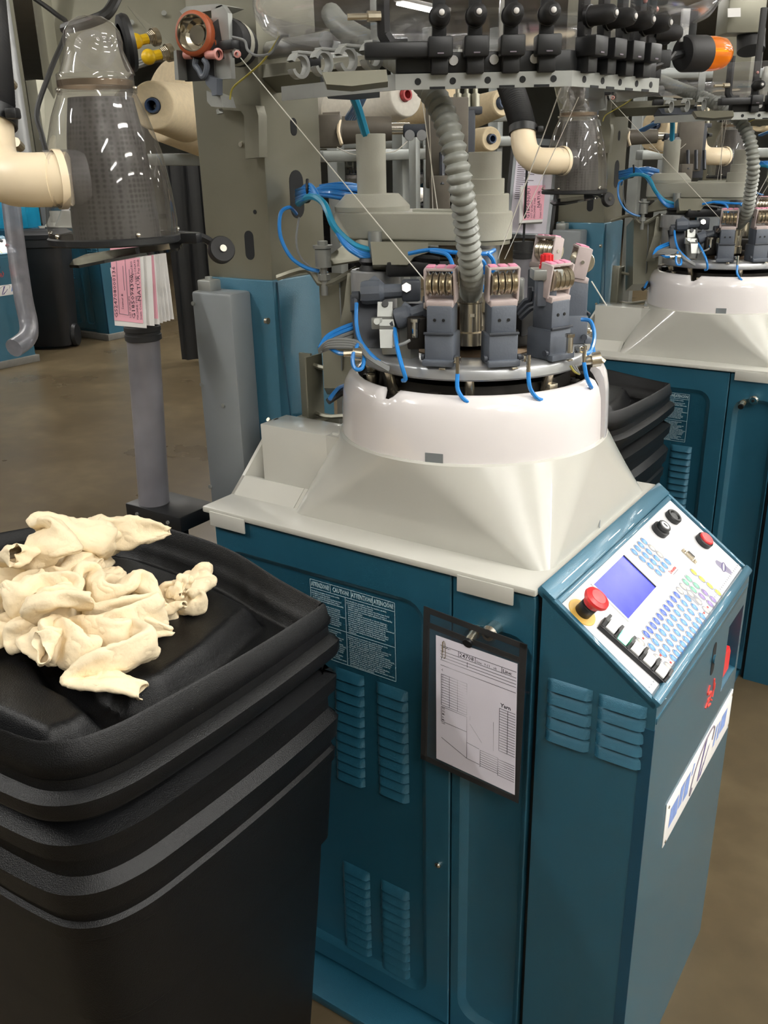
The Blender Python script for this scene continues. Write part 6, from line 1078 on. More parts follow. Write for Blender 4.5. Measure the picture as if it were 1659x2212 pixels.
[639,666,153,644,672,143,652,675,113,650,644,112,658,616,102,648,618,129,644,629,141,631,636,142,611,640,153,612,633,121,631,654,143,625,646,156,602,670,142,606,674,128,612,660,109,617,637,93,620,607,99,615,589,118,612,600,130,605,608,130,598,618,124,577,634,143,600,642,121,602,659,130,565,654,129,569,667,114,571,644,105,574,624,88,582,595,86,582,579,96,579,572,104,569,569,116,577,581,142,560,601,124,557,628,124,563,649,146,530,667,134,530,655,118,533,642,98,535,615,99,537,587,88,538,562,94,538,554,102,528,552,112,530,567,141,525,596,142,524,625,144,525,655,140,494,655,125,495,649,110,495,634,104,493,603,100,495,573,86,487,564,99,493,564,119,485,552,120,488,562,142,490,587,122,491,618,122,494,646,124,499,625,129,502,629,117,486,625,113,464,607,92,442,588,107,415,577,106,401,580,124,409,577,137,426,577,153,457,584,151,481,606,145,501,620,135,512,628,155,520,627,146,510,617,123,495,623,94,476,636,110,466,643,88,458,651,87,453,641,103,462,632,121,453,624,145,479,624,129,495,626,144,477,641,141,498,644,153,508,649,124,519,654,99,491,666,91,496,663,116,485,666,118,472,673,129,488,672,127,453,660,136,485,662,137,489,661,149,468,673,150,484,676,151,514,688,134,532,692,110,511,701,90,509,700,116,497,698,101,488,695,94,480,698,106,448,678,104,451,671,138,469,679,134,472,709,130,490,714,136,485,707,115,509,717,130,516,736,105,495,729,115,482,726,107,480,724,95,459,714,89,460,708,123,442,702,142,468,708,152,431,716,164,444,728,167,461,736,152,472,744,124,502,767,122,498,762,105,486,752,108,476,744,104,452,727,107,435,706,125,449,735,131,428,715,146,426,753,132,429,761,140,432,781,148,451,789,122,460,767,113,476,773,90,480,760,89,471,748,95,450,734,120,425,713,120,421,730,145,420,744,124,386,753,149,385,762,149,389,780,139,407,786,116,426,774,96,439,750,88,447,733,95,442,734,109,427,754,112,414,734,99,391,734,128,383,739,149,359,742,119,352,754,126,358,776,114,376,762,91,393,744,82,400,717,83,406,709,92,403,722,96,392,742,93,378,727,116,376,749,104,373,753,116,332,750,121,325,749,106,345,753,89,358,728,84,380,701,89,373,702,114,374,702,127,371,715,135,353,714,114,339,716,93,340,737,110,342,744,132,349,721,138,341,734,137,326,738,107,344,724,103,349,710,72,329,690,76,321,684,85,317,676,92,306,679,103,290,692,111,321,699,117,340,711,136,353,743,156,340,753,138,336,760,112,355,746,97,338,743,71,320,729,74,307,728,73,290,723,70,288,719,93,316,735,94,309,733,120,331,742,143,357,777,147,369,782,137,377,785,119,362,784,86,345,771,64,326,767,74,309,765,71,294,762,71,319,759,89,296,763,104,328,769,117,353,774,139,338,811,139,344,807,122,346,797,102,366,818,81,346,808,57,334,797,48,314,778,37,319,786,51,330,793,79,324,796,112,307,784,140,331,802,142,308,831,119,308,825,109,316,820,85,340,842,81,320,822,73,303,805,65,294,798,43,292,795,66,297,797,88,305,819,102,277,803,125,301,821,118,253,835,108,248,838,95,276,853,99,289,849,74,299,846,45,329,834,40,318,833,53,300,826,58,291,816,74,298,805,97,269,815,105,259,826,115,250,793,120,244,793,109,263,804,83,249,808,62,276,806,66,289,812,34,300,807,36,300,798,47,283,792,61,288,783,90,260,791,96,268,794,109,260,760,129,255,760,116,237,769,92,233,771,61,267,770,57,276,775,40,282,771,28,292,765,32,288,761,52,266,753,78,249,756,97,268,760,107,244,723,125,234,724,111,242,736,82,241,738,54,229,763,49,238,755,39,252,750,49,259,742,48,270,728,40,242,724,61,259,726,86,245,724,103,255,699,96,236,693,87,222,702,78,210,721,66,200,739,49,212,729,51,220,727,41,224,728,30,231,705,31,239,686,53,252,684,83,263,692,105,224,695,116,229,703,109,217,709,91,199,719,72,194,728,42,209,739,35,192,722,29,185,708,30,183,692,48,192,679,75,201,673,106,215,684,127,210,719,92,219,727,92,236,736,87,212,738,62,186,746,59,181,754,37,170,742,45,162,730,58,170,723,80,193,723,90,204,718,122,219,721,103,199,750,94,205,756,84,223,761,69,201,764,82,220,773,67,197,764,72,183,760,76,174,753,85,194,757,86,174,749,100,189,752,119,196,749,105,231,783,110,234,783,103,232,793,84,223,803,74,211,806,64,190,799,64,181,798,65,184,790,74,180,787,84,193,784,95,208,782,103,215,784,111,211,820,105,216,820,105,216,820,97,217,829,96,219,832,94,216,831,93,208,831,93,206,830,98,205,821,98,210,820,94,206,819,98,205,819,104],
[353,430,77,342,440,82,336,427,61,349,430,90,332,410,106,305,400,98,307,401,113,326,420,115,335,431,103,322,444,124,348,432,109,364,433,96,359,470,77,361,470,58,347,464,75,317,446,84,302,416,82,303,434,97,300,435,108,296,438,120,314,456,113,340,477,105,364,466,98,341,458,92,351,502,68,338,493,47,322,475,52,303,449,48,279,437,69,263,429,81,262,433,89,272,446,92,285,464,92,317,458,77,331,479,92,336,481,65,323,519,53,309,510,50,294,491,56,278,470,39,255,445,40,251,451,52,250,458,64,255,470,68,269,455,53,280,465,82,304,490,70,326,513,66,305,530,81,295,529,72,275,516,60,252,493,37,226,469,37,216,458,30,206,445,40,209,451,56,237,474,53,256,490,71,280,507,84,309,528,87,284,506,66,286,509,58,262,517,46,232,516,59,214,527,47,189,529,57,172,530,65,186,522,74,210,518,76,233,509,81,266,507,72,291,499,71,272,478,30,267,489,32,271,506,34,273,535,50,278,548,72,283,576,88,283,571,102,274,555,109,271,540,98,266,521,78,257,487,61,267,479,43,301,482,47,298,482,32,305,509,28,310,528,53,318,557,50,304,543,73,303,539,84,304,530,100,304,526,116,297,509,91,288,485,66,287,469,62,330,466,35,336,484,40,344,505,30,346,525,53,354,557,62,342,547,84,343,536,85,342,527,91,343,523,112,338,513,81,328,489,73,323,464,64,370,461,45,375,482,37,381,500,37,387,528,50,377,541,82,376,553,101,374,542,106,380,542,98,382,523,109,378,506,81,369,481,84,370,461,69,438,465,67,425,477,72,414,490,76,405,517,78,403,546,83,393,557,96,386,554,111,393,541,113,413,526,100,405,496,110,425,478,100,438,468,84,422,530,40,407,522,48,413,525,67,419,533,98,409,544,123,403,535,136,398,523,162,411,517,150,432,529,135,435,532,105,440,537,70,429,537,51,406,552,42,398,545,33,394,543,53,392,539,87,375,534,115,362,540,134,369,554,151,397,560,144,411,565,121,421,567,95,425,568,64,407,556,53,394,585,39,386,576,33,366,564,54,368,566,88,347,549,105,350,569,131,360,578,126,376,582,119,372,563,104,386,569,77,407,597,64,399,590,50,362,602,32,350,587,31,350,593,58,333,569,63,317,566,88,336,588,100,343,600,103,351,590,89,360,594,102,389,607,84,369,597,55,373,612,47,322,618,30,311,604,39,306,581,51,300,579,81,324,603,95,334,610,71,332,619,77,340,618,91,352,620,104,375,631,78,350,621,69,331,611,47,316,634,60,322,624,81,302,622,75,288,613,49,285,591,77,302,596,90,311,609,87,322,612,94,335,620,103,367,638,83,355,625,58,332,628,46,357,653,47,341,658,55,324,666,66,299,651,81,291,632,106,288,621,122,303,633,119,310,627,122,336,646,115,338,628,92,351,650,75,364,643,51,373,676,77,356,674,89,354,660,89,326,668,106,308,660,130,306,651,144,320,637,155,337,635,150,360,628,136,364,650,119,386,650,97,382,666,78,396,672,114,389,678,113,374,686,109,350,658,128,335,659,149,322,664,175,343,659,179,360,665,164,374,653,170,397,655,150,381,673,133,393,662,124,414,700,113,402,695,107,379,682,121,358,658,135,346,666,157,336,680,181,352,687,188,369,694,191,390,691,188,415,701,169,428,695,142,426,698,126,384,710,135,376,697,136,359,690,107,375,681,134,364,690,161,335,679,147,344,697,150,357,706,151,367,723,166,386,726,146,401,722,117,395,722,129,353,712,102,343,702,118,324,682,128,343,675,114,344,701,132,328,711,147,328,725,159,334,734,151,336,720,142,361,725,117,378,741,98,366,722,98,332,699,67,314,687,83,299,668,97,299,668,128,311,684,153,297,691,127,306,703,124,303,705,140,301,718,120,331,742,115,341,731,85,340,711,63,291,704,65,279,699,61,269,696,80,269,696,118,274,708,148,285,718,158,287,722,144,300,727,146,302,745,132,297,745,102,307,718,90,302,707,60,287,726,50,276,733,58,273,739,71,268,743,102,273,747,133,282,746,151,293,741,155,304,737,152,312,745,124,311,752,97,313,721,81,297,720,52,325,745,67,319,753,63,313,756,81,305,778,94,312,772,119,320,782,147,330,771,161,337,761,153,333,772,124,341,755,109,329,758,80,328,740,75,362,764,72,358,776,71,350,790,82,346,779,108,351,799,116,333,776,109,342,779,120,349,765,111,358,755,101,374,777,108,368,774,82,364,763,86,397,796,83,395,802,90,389,796,102,387,796,125,383,784,137,372,769,123,374,761,124,386,756,122,397,758,116,407,762,105,405,778,100,401,787,100,430,796,125,428,797,124,424,797,129,423,796,137,424,792,136,422,792,131,420,787,130,421,783,134,426,784,133,431,785,128,432,786,132,431,790,130],
[865,398,213,862,386,210,845,390,186,872,383,204,894,374,232,906,351,248,909,349,261,898,362,270,881,372,261,861,353,235,857,385,246,857,397,224,825,381,208,827,386,192,822,356,189,846,350,212,876,339,233,866,342,253,869,338,267,868,333,282,854,347,281,828,349,258,844,350,232,834,362,216,785,371,220,789,368,197,804,350,221,816,329,234,843,311,226,836,310,251,833,310,262,831,310,273,822,318,290,821,312,250,809,332,246,800,360,233,759,344,211,760,335,197,777,324,206,799,305,216,809,281,239,824,269,248,826,266,264,818,268,275,795,280,285,781,291,252,776,317,249,776,339,215,749,337,224,766,331,210,765,314,200,774,280,203,763,250,209,755,229,223,746,211,231,740,220,239,738,242,254,737,275,261,747,306,245,759,328,235,769,320,263,767,329,262,766,317,238,768,299,205,761,291,174,742,282,163,730,280,161,732,292,165,718,289,197,717,296,230,740,307,267,762,313,274,781,349,272,797,352,263,788,345,229,778,332,196,764,322,166,745,315,138,726,314,130,718,320,152,721,330,187,733,336,217,753,341,248,767,345,269,786,383,261,797,385,247,799,378,219,797,364,186,783,352,152,754,349,135,741,353,127,751,353,141,745,352,167,762,361,199,771,369,238,764,374,253,788,409,234,795,410,219,766,391,214,761,383,185,770,387,153,768,388,126,758,393,126,753,392,136,736,381,158,740,383,196,751,395,233,769,402,229,770,427,267,782,438,258,779,435,226,763,433,194,768,437,149,756,431,125,745,424,124,736,410,124,731,405,153,736,410,192,747,421,224,760,424,251,736,424,270,734,434,253,735,428,227,723,417,198,727,439,174,719,427,148,717,411,128,730,399,128,718,392,152,723,391,191,737,403,222,737,420,254,698,404,269,691,411,258,682,411,226,674,425,200,678,413,172,686,402,147,682,388,126,696,383,133,687,386,167,691,386,205,706,391,237,710,399,273,666,377,266,658,381,259,654,379,239,673,381,201,659,371,171,671,360,147,688,362,152,678,363,166,699,355,177,674,357,212,672,370,249,677,373,275,645,339,272,635,347,262,663,351,243,656,352,208,650,341,181,683,334,166,701,330,157,691,334,182,677,324,197,697,325,226,676,338,257,667,334,273,633,312,248,624,319,244,664,314,236,653,320,208,670,316,180,663,312,156,664,307,166,680,298,175,684,293,194,680,289,231,663,297,262,649,307,248,609,292,277,623,289,262,642,290,237,649,294,198,647,311,165,644,281,158,653,272,158,652,261,161,645,257,185,633,255,221,620,262,248,629,278,276,606,283,247,620,285,243,635,295,228,637,298,195,651,304,156,634,287,163,629,283,160,622,279,154,605,276,174,597,281,208,615,295,224,593,272,249,619,315,231,637,317,232,617,321,219,633,330,193,625,317,159,642,320,150,629,317,145,622,314,139,607,316,165,582,311,190,581,311,225,604,312,242,630,350,251,637,352,242,636,358,211,621,359,186,648,350,159,631,354,143,630,349,118,619,349,128,604,348,158,578,345,188,594,346,222,622,348,238,623,381,244,633,387,236,640,392,220,636,399,181,653,385,155,646,386,122,633,386,108,618,387,127,600,384,152,606,379,183,618,377,219,609,376,248,616,415,253,626,428,246,633,425,219,627,428,182,628,412,146,641,420,119,629,419,113,611,416,126,612,418,148,619,411,182,612,406,220,611,410,241,589,399,249,581,402,244,587,407,211,587,431,185,605,438,153,615,446,123,617,439,114,605,427,131,600,414,144,604,401,179,602,398,219,601,394,238,565,365,248,554,366,237,542,374,201,566,389,175,578,399,137,582,410,121,590,404,105,596,395,115,590,386,141,576,380,175,588,374,208,573,374,224,561,333,232,554,337,211,537,338,196,541,352,165,548,374,132,562,371,112,570,370,100,581,357,101,572,353,131,555,351,166,561,344,196,573,341,218,559,303,222,546,305,202,553,315,189,546,322,156,534,332,126,546,333,110,556,329,91,567,319,90,549,316,119,566,320,151,570,313,182,571,305,215,563,280,211,554,286,207,557,300,186,541,312,161,540,314,129,524,300,111,516,286,92,525,277,94,542,269,107,541,273,146,559,269,175,576,271,208,534,262,193,534,273,193,538,291,203,537,292,168,530,289,134,500,290,133,521,280,136,503,267,141,520,260,159,503,233,158,528,234,191,532,252,187,510,248,225,518,259,226,514,264,207,500,274,181,522,297,173,503,278,169,489,269,160,490,261,183,482,258,161,473,246,181,488,242,203,500,243,216,487,270,213,491,277,216,500,292,218,499,305,202,493,313,185,484,306,163,471,304,163,465,296,168,460,281,174,462,275,201,474,272,219,487,271,202,465,304,203,465,306,211,465,309,216,462,305,217,465,314,217,464,314,207,457,314,207,453,313,206,453,305,206,452,304,217,453,303,214,459,304,204],
[724,358,217,727,365,215,696,354,218,681,330,216,665,300,196,650,281,190,643,280,205,658,306,203,660,293,211,676,313,227,701,339,231,719,357,234,689,366,198,688,373,206,691,366,181,670,353,192,644,325,188,625,300,178,620,301,189,616,302,201,627,308,213,647,333,228,670,356,234,685,368,224,694,403,195,685,397,175,664,384,161,639,362,168,613,340,179,609,331,169,597,324,175,602,330,187,612,331,204,643,350,198,650,377,211,680,401,211,679,430,186,666,421,181,643,406,174,622,388,161,599,367,169,585,357,161,572,350,170,578,358,179,599,372,195,626,378,203,647,395,183,662,419,193,684,433,162,676,424,153,658,428,151,615,425,168,587,405,163,566,395,162,565,398,175,570,406,182,588,408,175,613,416,192,643,424,194,669,436,171,658,421,204,654,425,193,650,436,175,625,441,147,610,461,155,604,473,149,602,486,144,602,490,157,609,475,163,618,447,172,632,442,202,645,426,213,648,413,214,651,411,201,648,421,180,643,417,149,657,443,147,655,442,125,657,452,133,662,461,149,672,469,165,662,446,171,659,443,210,656,425,211,688,419,221,689,412,211,678,401,182,676,400,149,686,423,132,697,446,130,695,447,140,693,446,157,678,436,154,696,438,180,691,435,215,683,427,235,699,385,231,700,378,214,701,377,194,708,396,187,721,412,158,721,419,129,720,420,138,720,437,136,708,425,151,700,407,178,703,404,208,705,403,240,733,376,249,743,372,229,747,380,202,753,390,175,756,400,149,758,417,147,751,419,140,746,427,133,731,425,152,719,403,177,725,396,204,726,386,234,733,417,241,748,418,241,759,420,216,752,426,189,733,428,167,718,430,162,717,439,146,723,448,143,707,431,155,714,423,184,707,414,214,722,414,239,736,456,245,726,450,236,742,458,229,725,449,205,708,454,180,715,475,166,700,467,162,697,473,154,691,458,178,702,449,203,706,439,238,725,446,244,711,460,278,722,470,269,714,473,252,700,468,220,698,483,193,700,503,178,708,505,164,691,506,168,691,491,197,684,477,221,689,465,252,700,456,276,721,510,275,733,510,270,730,505,250,694,496,227,718,493,204,724,515,190,715,526,175,696,529,189,690,527,212,691,522,236,695,516,270,711,512,267,733,523,234,745,527,244,732,511,232,703,488,227,727,494,206,721,505,186,713,511,178,724,523,179,733,521,206,722,494,217,722,519,220,738,537,228,765,506,243,764,504,255,744,486,243,726,472,218,717,469,185,729,480,162,720,479,157,736,493,159,753,500,179,766,500,210,750,493,229,772,515,229,794,493,259,785,480,244,766,462,237,754,451,211,746,450,174,739,449,154,741,454,145,748,464,143,750,460,168,758,464,198,775,473,228,800,494,237,816,460,253,809,450,252,800,440,237,793,433,207,780,438,177,784,445,156,780,451,139,786,463,134,782,448,163,792,447,194,803,463,216,818,469,244,842,469,238,850,459,231,845,449,212,833,440,186,816,428,158,808,437,137,796,445,127,797,455,136,792,446,160,796,444,196,814,464,213,831,470,231,837,501,219,852,504,226,855,493,199,837,478,173,812,463,172,797,470,147,779,478,124,762,467,145,773,465,168,798,468,197,831,484,194,842,495,211,849,532,200,860,536,209,860,529,188,824,512,179,800,500,160,773,494,157,761,502,151,749,502,143,769,506,171,787,504,200,818,515,203,834,524,197,829,556,212,841,564,212,844,557,182,810,541,178,782,530,165,753,526,155,753,535,143,740,534,156,760,542,177,779,542,200,811,550,205,824,550,220,831,584,222,840,592,214,831,584,186,802,569,169,780,557,138,771,566,164,759,571,168,755,571,177,740,573,185,767,574,207,794,575,224,813,579,225,813,604,221,812,596,212,808,579,196,812,558,174,799,570,145,784,589,137,779,598,137,776,604,141,773,614,157,793,618,182,793,612,208,812,615,233,851,600,215,843,588,202,832,568,196,838,558,171,826,581,165,823,583,145,820,601,142,826,614,145,822,608,173,819,587,172,831,599,193,853,615,212,886,597,204,879,581,195,873,566,194,875,579,168,857,582,142,854,573,132,827,562,143,828,579,138,845,589,163,846,613,153,872,617,178,887,607,197,900,592,168,910,590,173,904,571,172,888,557,146,876,559,123,876,551,143,862,563,120,865,581,117,883,589,140,883,612,137,901,606,163,891,591,163,913,601,129,913,591,134,929,583,142,910,583,119,913,562,132,907,564,115,900,569,103,899,576,98,903,594,104,913,615,111,921,597,129,905,599,119,946,631,126,943,628,136,934,622,150,933,600,151,940,595,134,946,588,112,942,595,112,937,603,116,935,596,125,943,609,124,959,622,111,952,628,114,985,617,145,985,618,153,975,616,154,974,611,154,974,604,155,980,603,151,979,604,144,978,609,143,973,610,143,976,613,146,984,612,144,984,616,142],
[665,594,230,670,590,221,663,571,194,668,547,209,683,526,197,683,493,200,687,496,211,685,500,225,678,501,245,672,531,242,677,560,224,669,577,231,627,561,223,634,569,206,641,540,204,638,534,179,653,501,174,646,502,193,644,494,203,643,499,215,638,496,236,639,518,219,637,538,235,623,555,241,581,556,225,588,539,213,595,526,202,598,514,176,613,493,181,612,465,186,610,458,197,611,463,211,609,485,207,595,511,207,587,524,233,578,544,234,554,547,196,564,532,181,553,516,185,567,489,186,577,460,183,574,439,199,567,440,211,563,447,220,574,453,195,562,478,203,563,508,199,557,534,199,516,521,182,523,514,169,532,494,155,529,473,177,533,446,165,531,422,179,523,427,191,515,433,199,522,446,187,514,458,219,525,486,207,518,511,188,500,515,184,508,511,171,512,493,153,490,463,157,490,436,141,472,418,150,445,402,154,440,401,169,453,423,183,468,452,180,483,480,203,495,504,193,453,484,224,464,480,221,495,498,202,502,474,172,513,473,139,504,476,120,503,472,105,485,467,116,480,479,131,457,479,146,457,495,184,450,495,211,499,513,239,512,507,230,526,513,206,527,495,167,554,487,136,526,503,118,528,505,105,517,512,115,522,516,142,508,520,167,498,524,199,500,511,222,520,557,240,537,554,241,550,545,209,551,529,177,558,521,152,553,530,132,560,535,109,557,544,111,542,550,132,545,556,165,541,553,192,529,552,228,541,595,235,561,587,222,582,579,218,588,561,188,600,564,152,610,558,140,607,552,125,599,562,120,584,568,147,572,591,167,576,590,195,550,585,209,572,612,229,589,616,222,605,612,200,631,603,197,641,587,170,653,603,158,660,604,140,638,602,131,611,593,146,596,608,178,573,611,184,569,605,219,584,635,227,586,637,215,586,635,188,619,642,173,613,624,158,606,617,136,607,622,110,593,605,119,590,603,148,588,620,177,558,619,197,569,632,228,571,668,209,580,676,215,576,672,195,569,642,165,564,623,147,561,617,121,573,634,110,556,610,111,552,600,144,557,621,163,546,641,193,557,655,202,545,635,234,544,642,222,532,651,202,529,631,176,539,652,155,524,635,140,527,623,127,518,607,127,520,613,156,525,597,178,535,610,210,541,623,227,511,632,244,517,644,240,502,626,210,489,632,181,505,658,163,482,633,167,481,621,157,483,608,164,474,591,163,479,589,195,494,605,225,504,618,239,488,627,270,492,633,255,490,634,220,481,635,188,484,652,157,455,639,166,445,632,170,435,624,161,423,614,169,437,613,206,454,617,237,470,620,252,508,663,258,517,659,243,522,655,218,510,667,187,468,671,168,456,673,161,449,670,147,441,673,152,427,665,180,445,665,214,476,664,226,496,663,239,539,701,255,533,699,230,544,697,208,536,700,180,508,697,156,499,695,144,482,698,166,470,701,173,447,702,175,467,700,207,500,712,230,520,700,241,546,743,240,564,736,231,554,735,211,534,739,189,525,737,152,505,734,154,479,732,153,484,739,162,458,739,173,486,739,194,514,746,215,528,748,242,556,798,229,549,788,220,557,788,207,526,778,197,519,769,167,502,763,141,490,751,134,490,758,146,489,752,180,484,773,194,524,782,209,543,794,233,524,823,210,529,839,215,530,831,183,498,809,180,510,798,147,487,780,127,474,768,130,474,746,150,477,752,168,490,776,180,500,796,209,519,813,210,482,826,229,482,826,212,485,839,186,487,846,153,471,817,165,467,791,169,459,778,172,443,762,162,440,754,177,458,784,184,474,812,199,480,808,222,440,823,220,445,838,217,443,841,188,442,838,154,440,808,133,433,805,156,424,796,162,420,790,171,404,765,172,419,794,185,432,794,215,437,804,232,403,835,235,401,819,213,402,817,188,402,816,157,402,815,123,392,797,140,386,805,140,386,806,154,388,801,175,380,770,196,388,787,222,397,816,232,355,824,230,362,818,210,368,823,188,383,833,159,372,818,127,364,800,120,345,787,129,340,780,144,344,767,169,328,776,197,333,789,226,344,816,242,340,827,201,354,834,206,371,837,191,375,839,156,366,821,132,353,807,111,333,797,119,317,800,131,316,801,167,335,822,181,300,816,204,329,820,200,338,865,197,348,866,193,364,869,178,344,849,149,357,853,119,344,843,104,336,837,119,333,842,139,303,829,140,297,838,161,304,860,193,327,862,198,327,861,153,342,872,150,356,900,153,344,885,127,329,872,107,304,855,118,292,847,107,289,850,125,311,863,120,322,869,143,296,851,148,316,855,154,309,885,186,320,887,189,312,882,172,307,887,150,301,885,131,301,891,110,292,896,111,288,899,126,287,888,135,288,886,153,291,887,171,300,887,181,333,920,154,342,921,154,343,913,154,344,919,147,343,911,142,342,914,140,343,920,139,333,919,140,331,913,143,331,908,147,330,911,151,331,918,151],
[560,608,200,561,596,184,598,603,190,598,580,174,622,593,205,599,617,208,602,623,219,595,609,227,569,588,234,567,571,203,565,608,207,549,612,217,535,568,179,556,557,185,577,567,168,563,559,197,593,569,220,624,587,219,617,587,234,628,582,249,603,569,239,561,565,241,554,565,215,529,572,211,523,532,179,535,524,164,556,539,139,575,532,175,603,534,194,629,546,214,634,548,228,636,547,248,606,535,266,568,524,245,537,529,230,521,533,203,521,489,177,550,485,171,552,499,156,584,488,168,618,493,199,628,504,203,627,501,216,618,494,235,603,493,258,591,500,220,555,495,211,525,501,195,508,458,186,539,451,161,566,464,151,581,447,176,624,454,184,649,454,203,659,451,225,657,455,237,621,465,226,584,466,214,544,463,205,512,468,198,562,428,134,572,420,138,563,409,151,552,401,198,574,420,227,559,421,261,546,424,277,564,439,269,568,454,240,558,466,195,549,453,157,557,437,161,547,457,117,539,443,125,529,434,156,525,439,202,506,423,230,533,458,232,540,466,246,555,479,264,546,482,234,530,478,193,520,461,160,546,459,140,530,486,135,515,473,149,493,447,156,489,463,198,468,442,225,490,462,253,497,476,259,514,495,253,509,482,234,505,499,206,512,497,170,535,497,143,507,511,122,493,502,137,472,482,158,464,483,201,440,467,235,458,491,247,466,504,251,466,505,235,489,517,212,511,541,207,510,536,177,506,520,144,489,543,120,484,532,140,454,510,157,438,498,191,419,484,225,413,494,242,403,506,243,395,507,231,419,530,235,440,541,202,461,540,176,482,550,139,478,512,114,475,498,136,475,490,166,433,474,176,421,458,214,426,458,240,409,453,244,396,450,251,401,466,214,417,482,176,434,498,141,458,510,122,481,473,99,501,466,114,486,462,137,473,460,170,455,436,205,430,426,214,422,415,239,411,419,223,402,426,190,425,442,163,439,458,125,464,470,113,482,432,109,499,425,101,478,416,126,464,406,168,462,399,192,435,386,208,414,377,222,398,379,206,411,388,179,434,404,152,446,418,114,474,434,98,487,389,83,495,376,87,498,378,113,473,367,151,454,354,179,430,346,204,410,345,209,399,349,187,421,359,176,435,370,141,456,380,104,477,393,93,454,399,78,451,386,73,443,365,91,429,345,124,419,325,155,413,312,188,411,322,202,410,335,197,413,341,166,421,359,137,438,376,108,453,391,93,428,429,87,410,405,81,395,384,100,379,359,123,363,334,158,356,317,176,361,319,192,369,330,179,376,345,165,397,377,139,429,399,130,421,408,100,388,434,105,371,416,98,379,413,124,355,386,144,359,369,184,349,355,200,346,351,212,359,358,214,372,374,201,395,405,173,414,428,154,400,435,119,351,438,133,337,426,122,333,402,139,344,413,175,320,384,195,333,390,214,321,378,228,337,383,236,354,404,221,372,433,194,379,447,162,357,424,141,318,425,168,306,416,157,293,400,148,302,404,187,307,412,222,294,393,234,306,408,249,318,414,260,327,434,230,334,452,199,335,463,158,328,437,171,288,450,146,284,442,149,267,415,148,277,411,193,276,395,221,269,405,251,270,411,273,269,429,260,270,447,236,270,461,201,269,468,161,284,465,143,276,408,125,294,415,127,282,405,157,263,388,193,247,391,221,250,375,259,238,380,266,228,390,247,223,397,223,224,407,183,242,407,145,260,410,130,282,369,135,301,374,137,272,366,157,232,360,175,224,352,208,219,343,242,207,343,253,202,350,232,205,355,207,209,363,170,244,366,153,264,369,143,251,338,120,270,333,122,259,320,157,225,317,171,196,311,201,202,300,230,189,304,233,179,308,224,174,314,205,197,320,165,229,323,147,252,326,140,233,298,124,246,294,110,243,280,139,222,273,168,192,265,199,174,265,200,169,263,213,155,267,211,151,275,191,191,278,170,218,282,151,215,301,125,227,275,91,222,258,95,217,239,110,188,220,137,159,206,167,145,207,176,133,210,190,124,223,203,155,244,180,177,258,150,205,260,134,222,285,102,207,290,94,193,279,99,182,273,114,144,248,103,115,238,132,106,237,151,117,249,167,121,257,185,144,255,158,168,261,132,208,278,137,209,285,106,200,321,128,198,327,115,167,310,101,129,288,95,107,281,119,86,272,139,77,263,162,99,273,152,126,283,146,154,285,161,180,294,119,201,310,136,153,313,135,152,317,120,142,340,121,133,303,127,114,322,134,101,313,162,97,308,175,117,306,177,124,320,161,149,324,155,143,300,155,148,304,137,179,337,172,179,338,158,184,343,144,162,346,147,145,355,155,127,355,174,131,356,187,144,352,188,150,346,195,169,343,188,158,342,173,170,342,166,192,387,172,193,389,164,183,384,164,177,385,165,179,394,164,179,394,172,178,394,178,186,394,179,185,387,178,179,384,172,180,384,166,186,389,171],
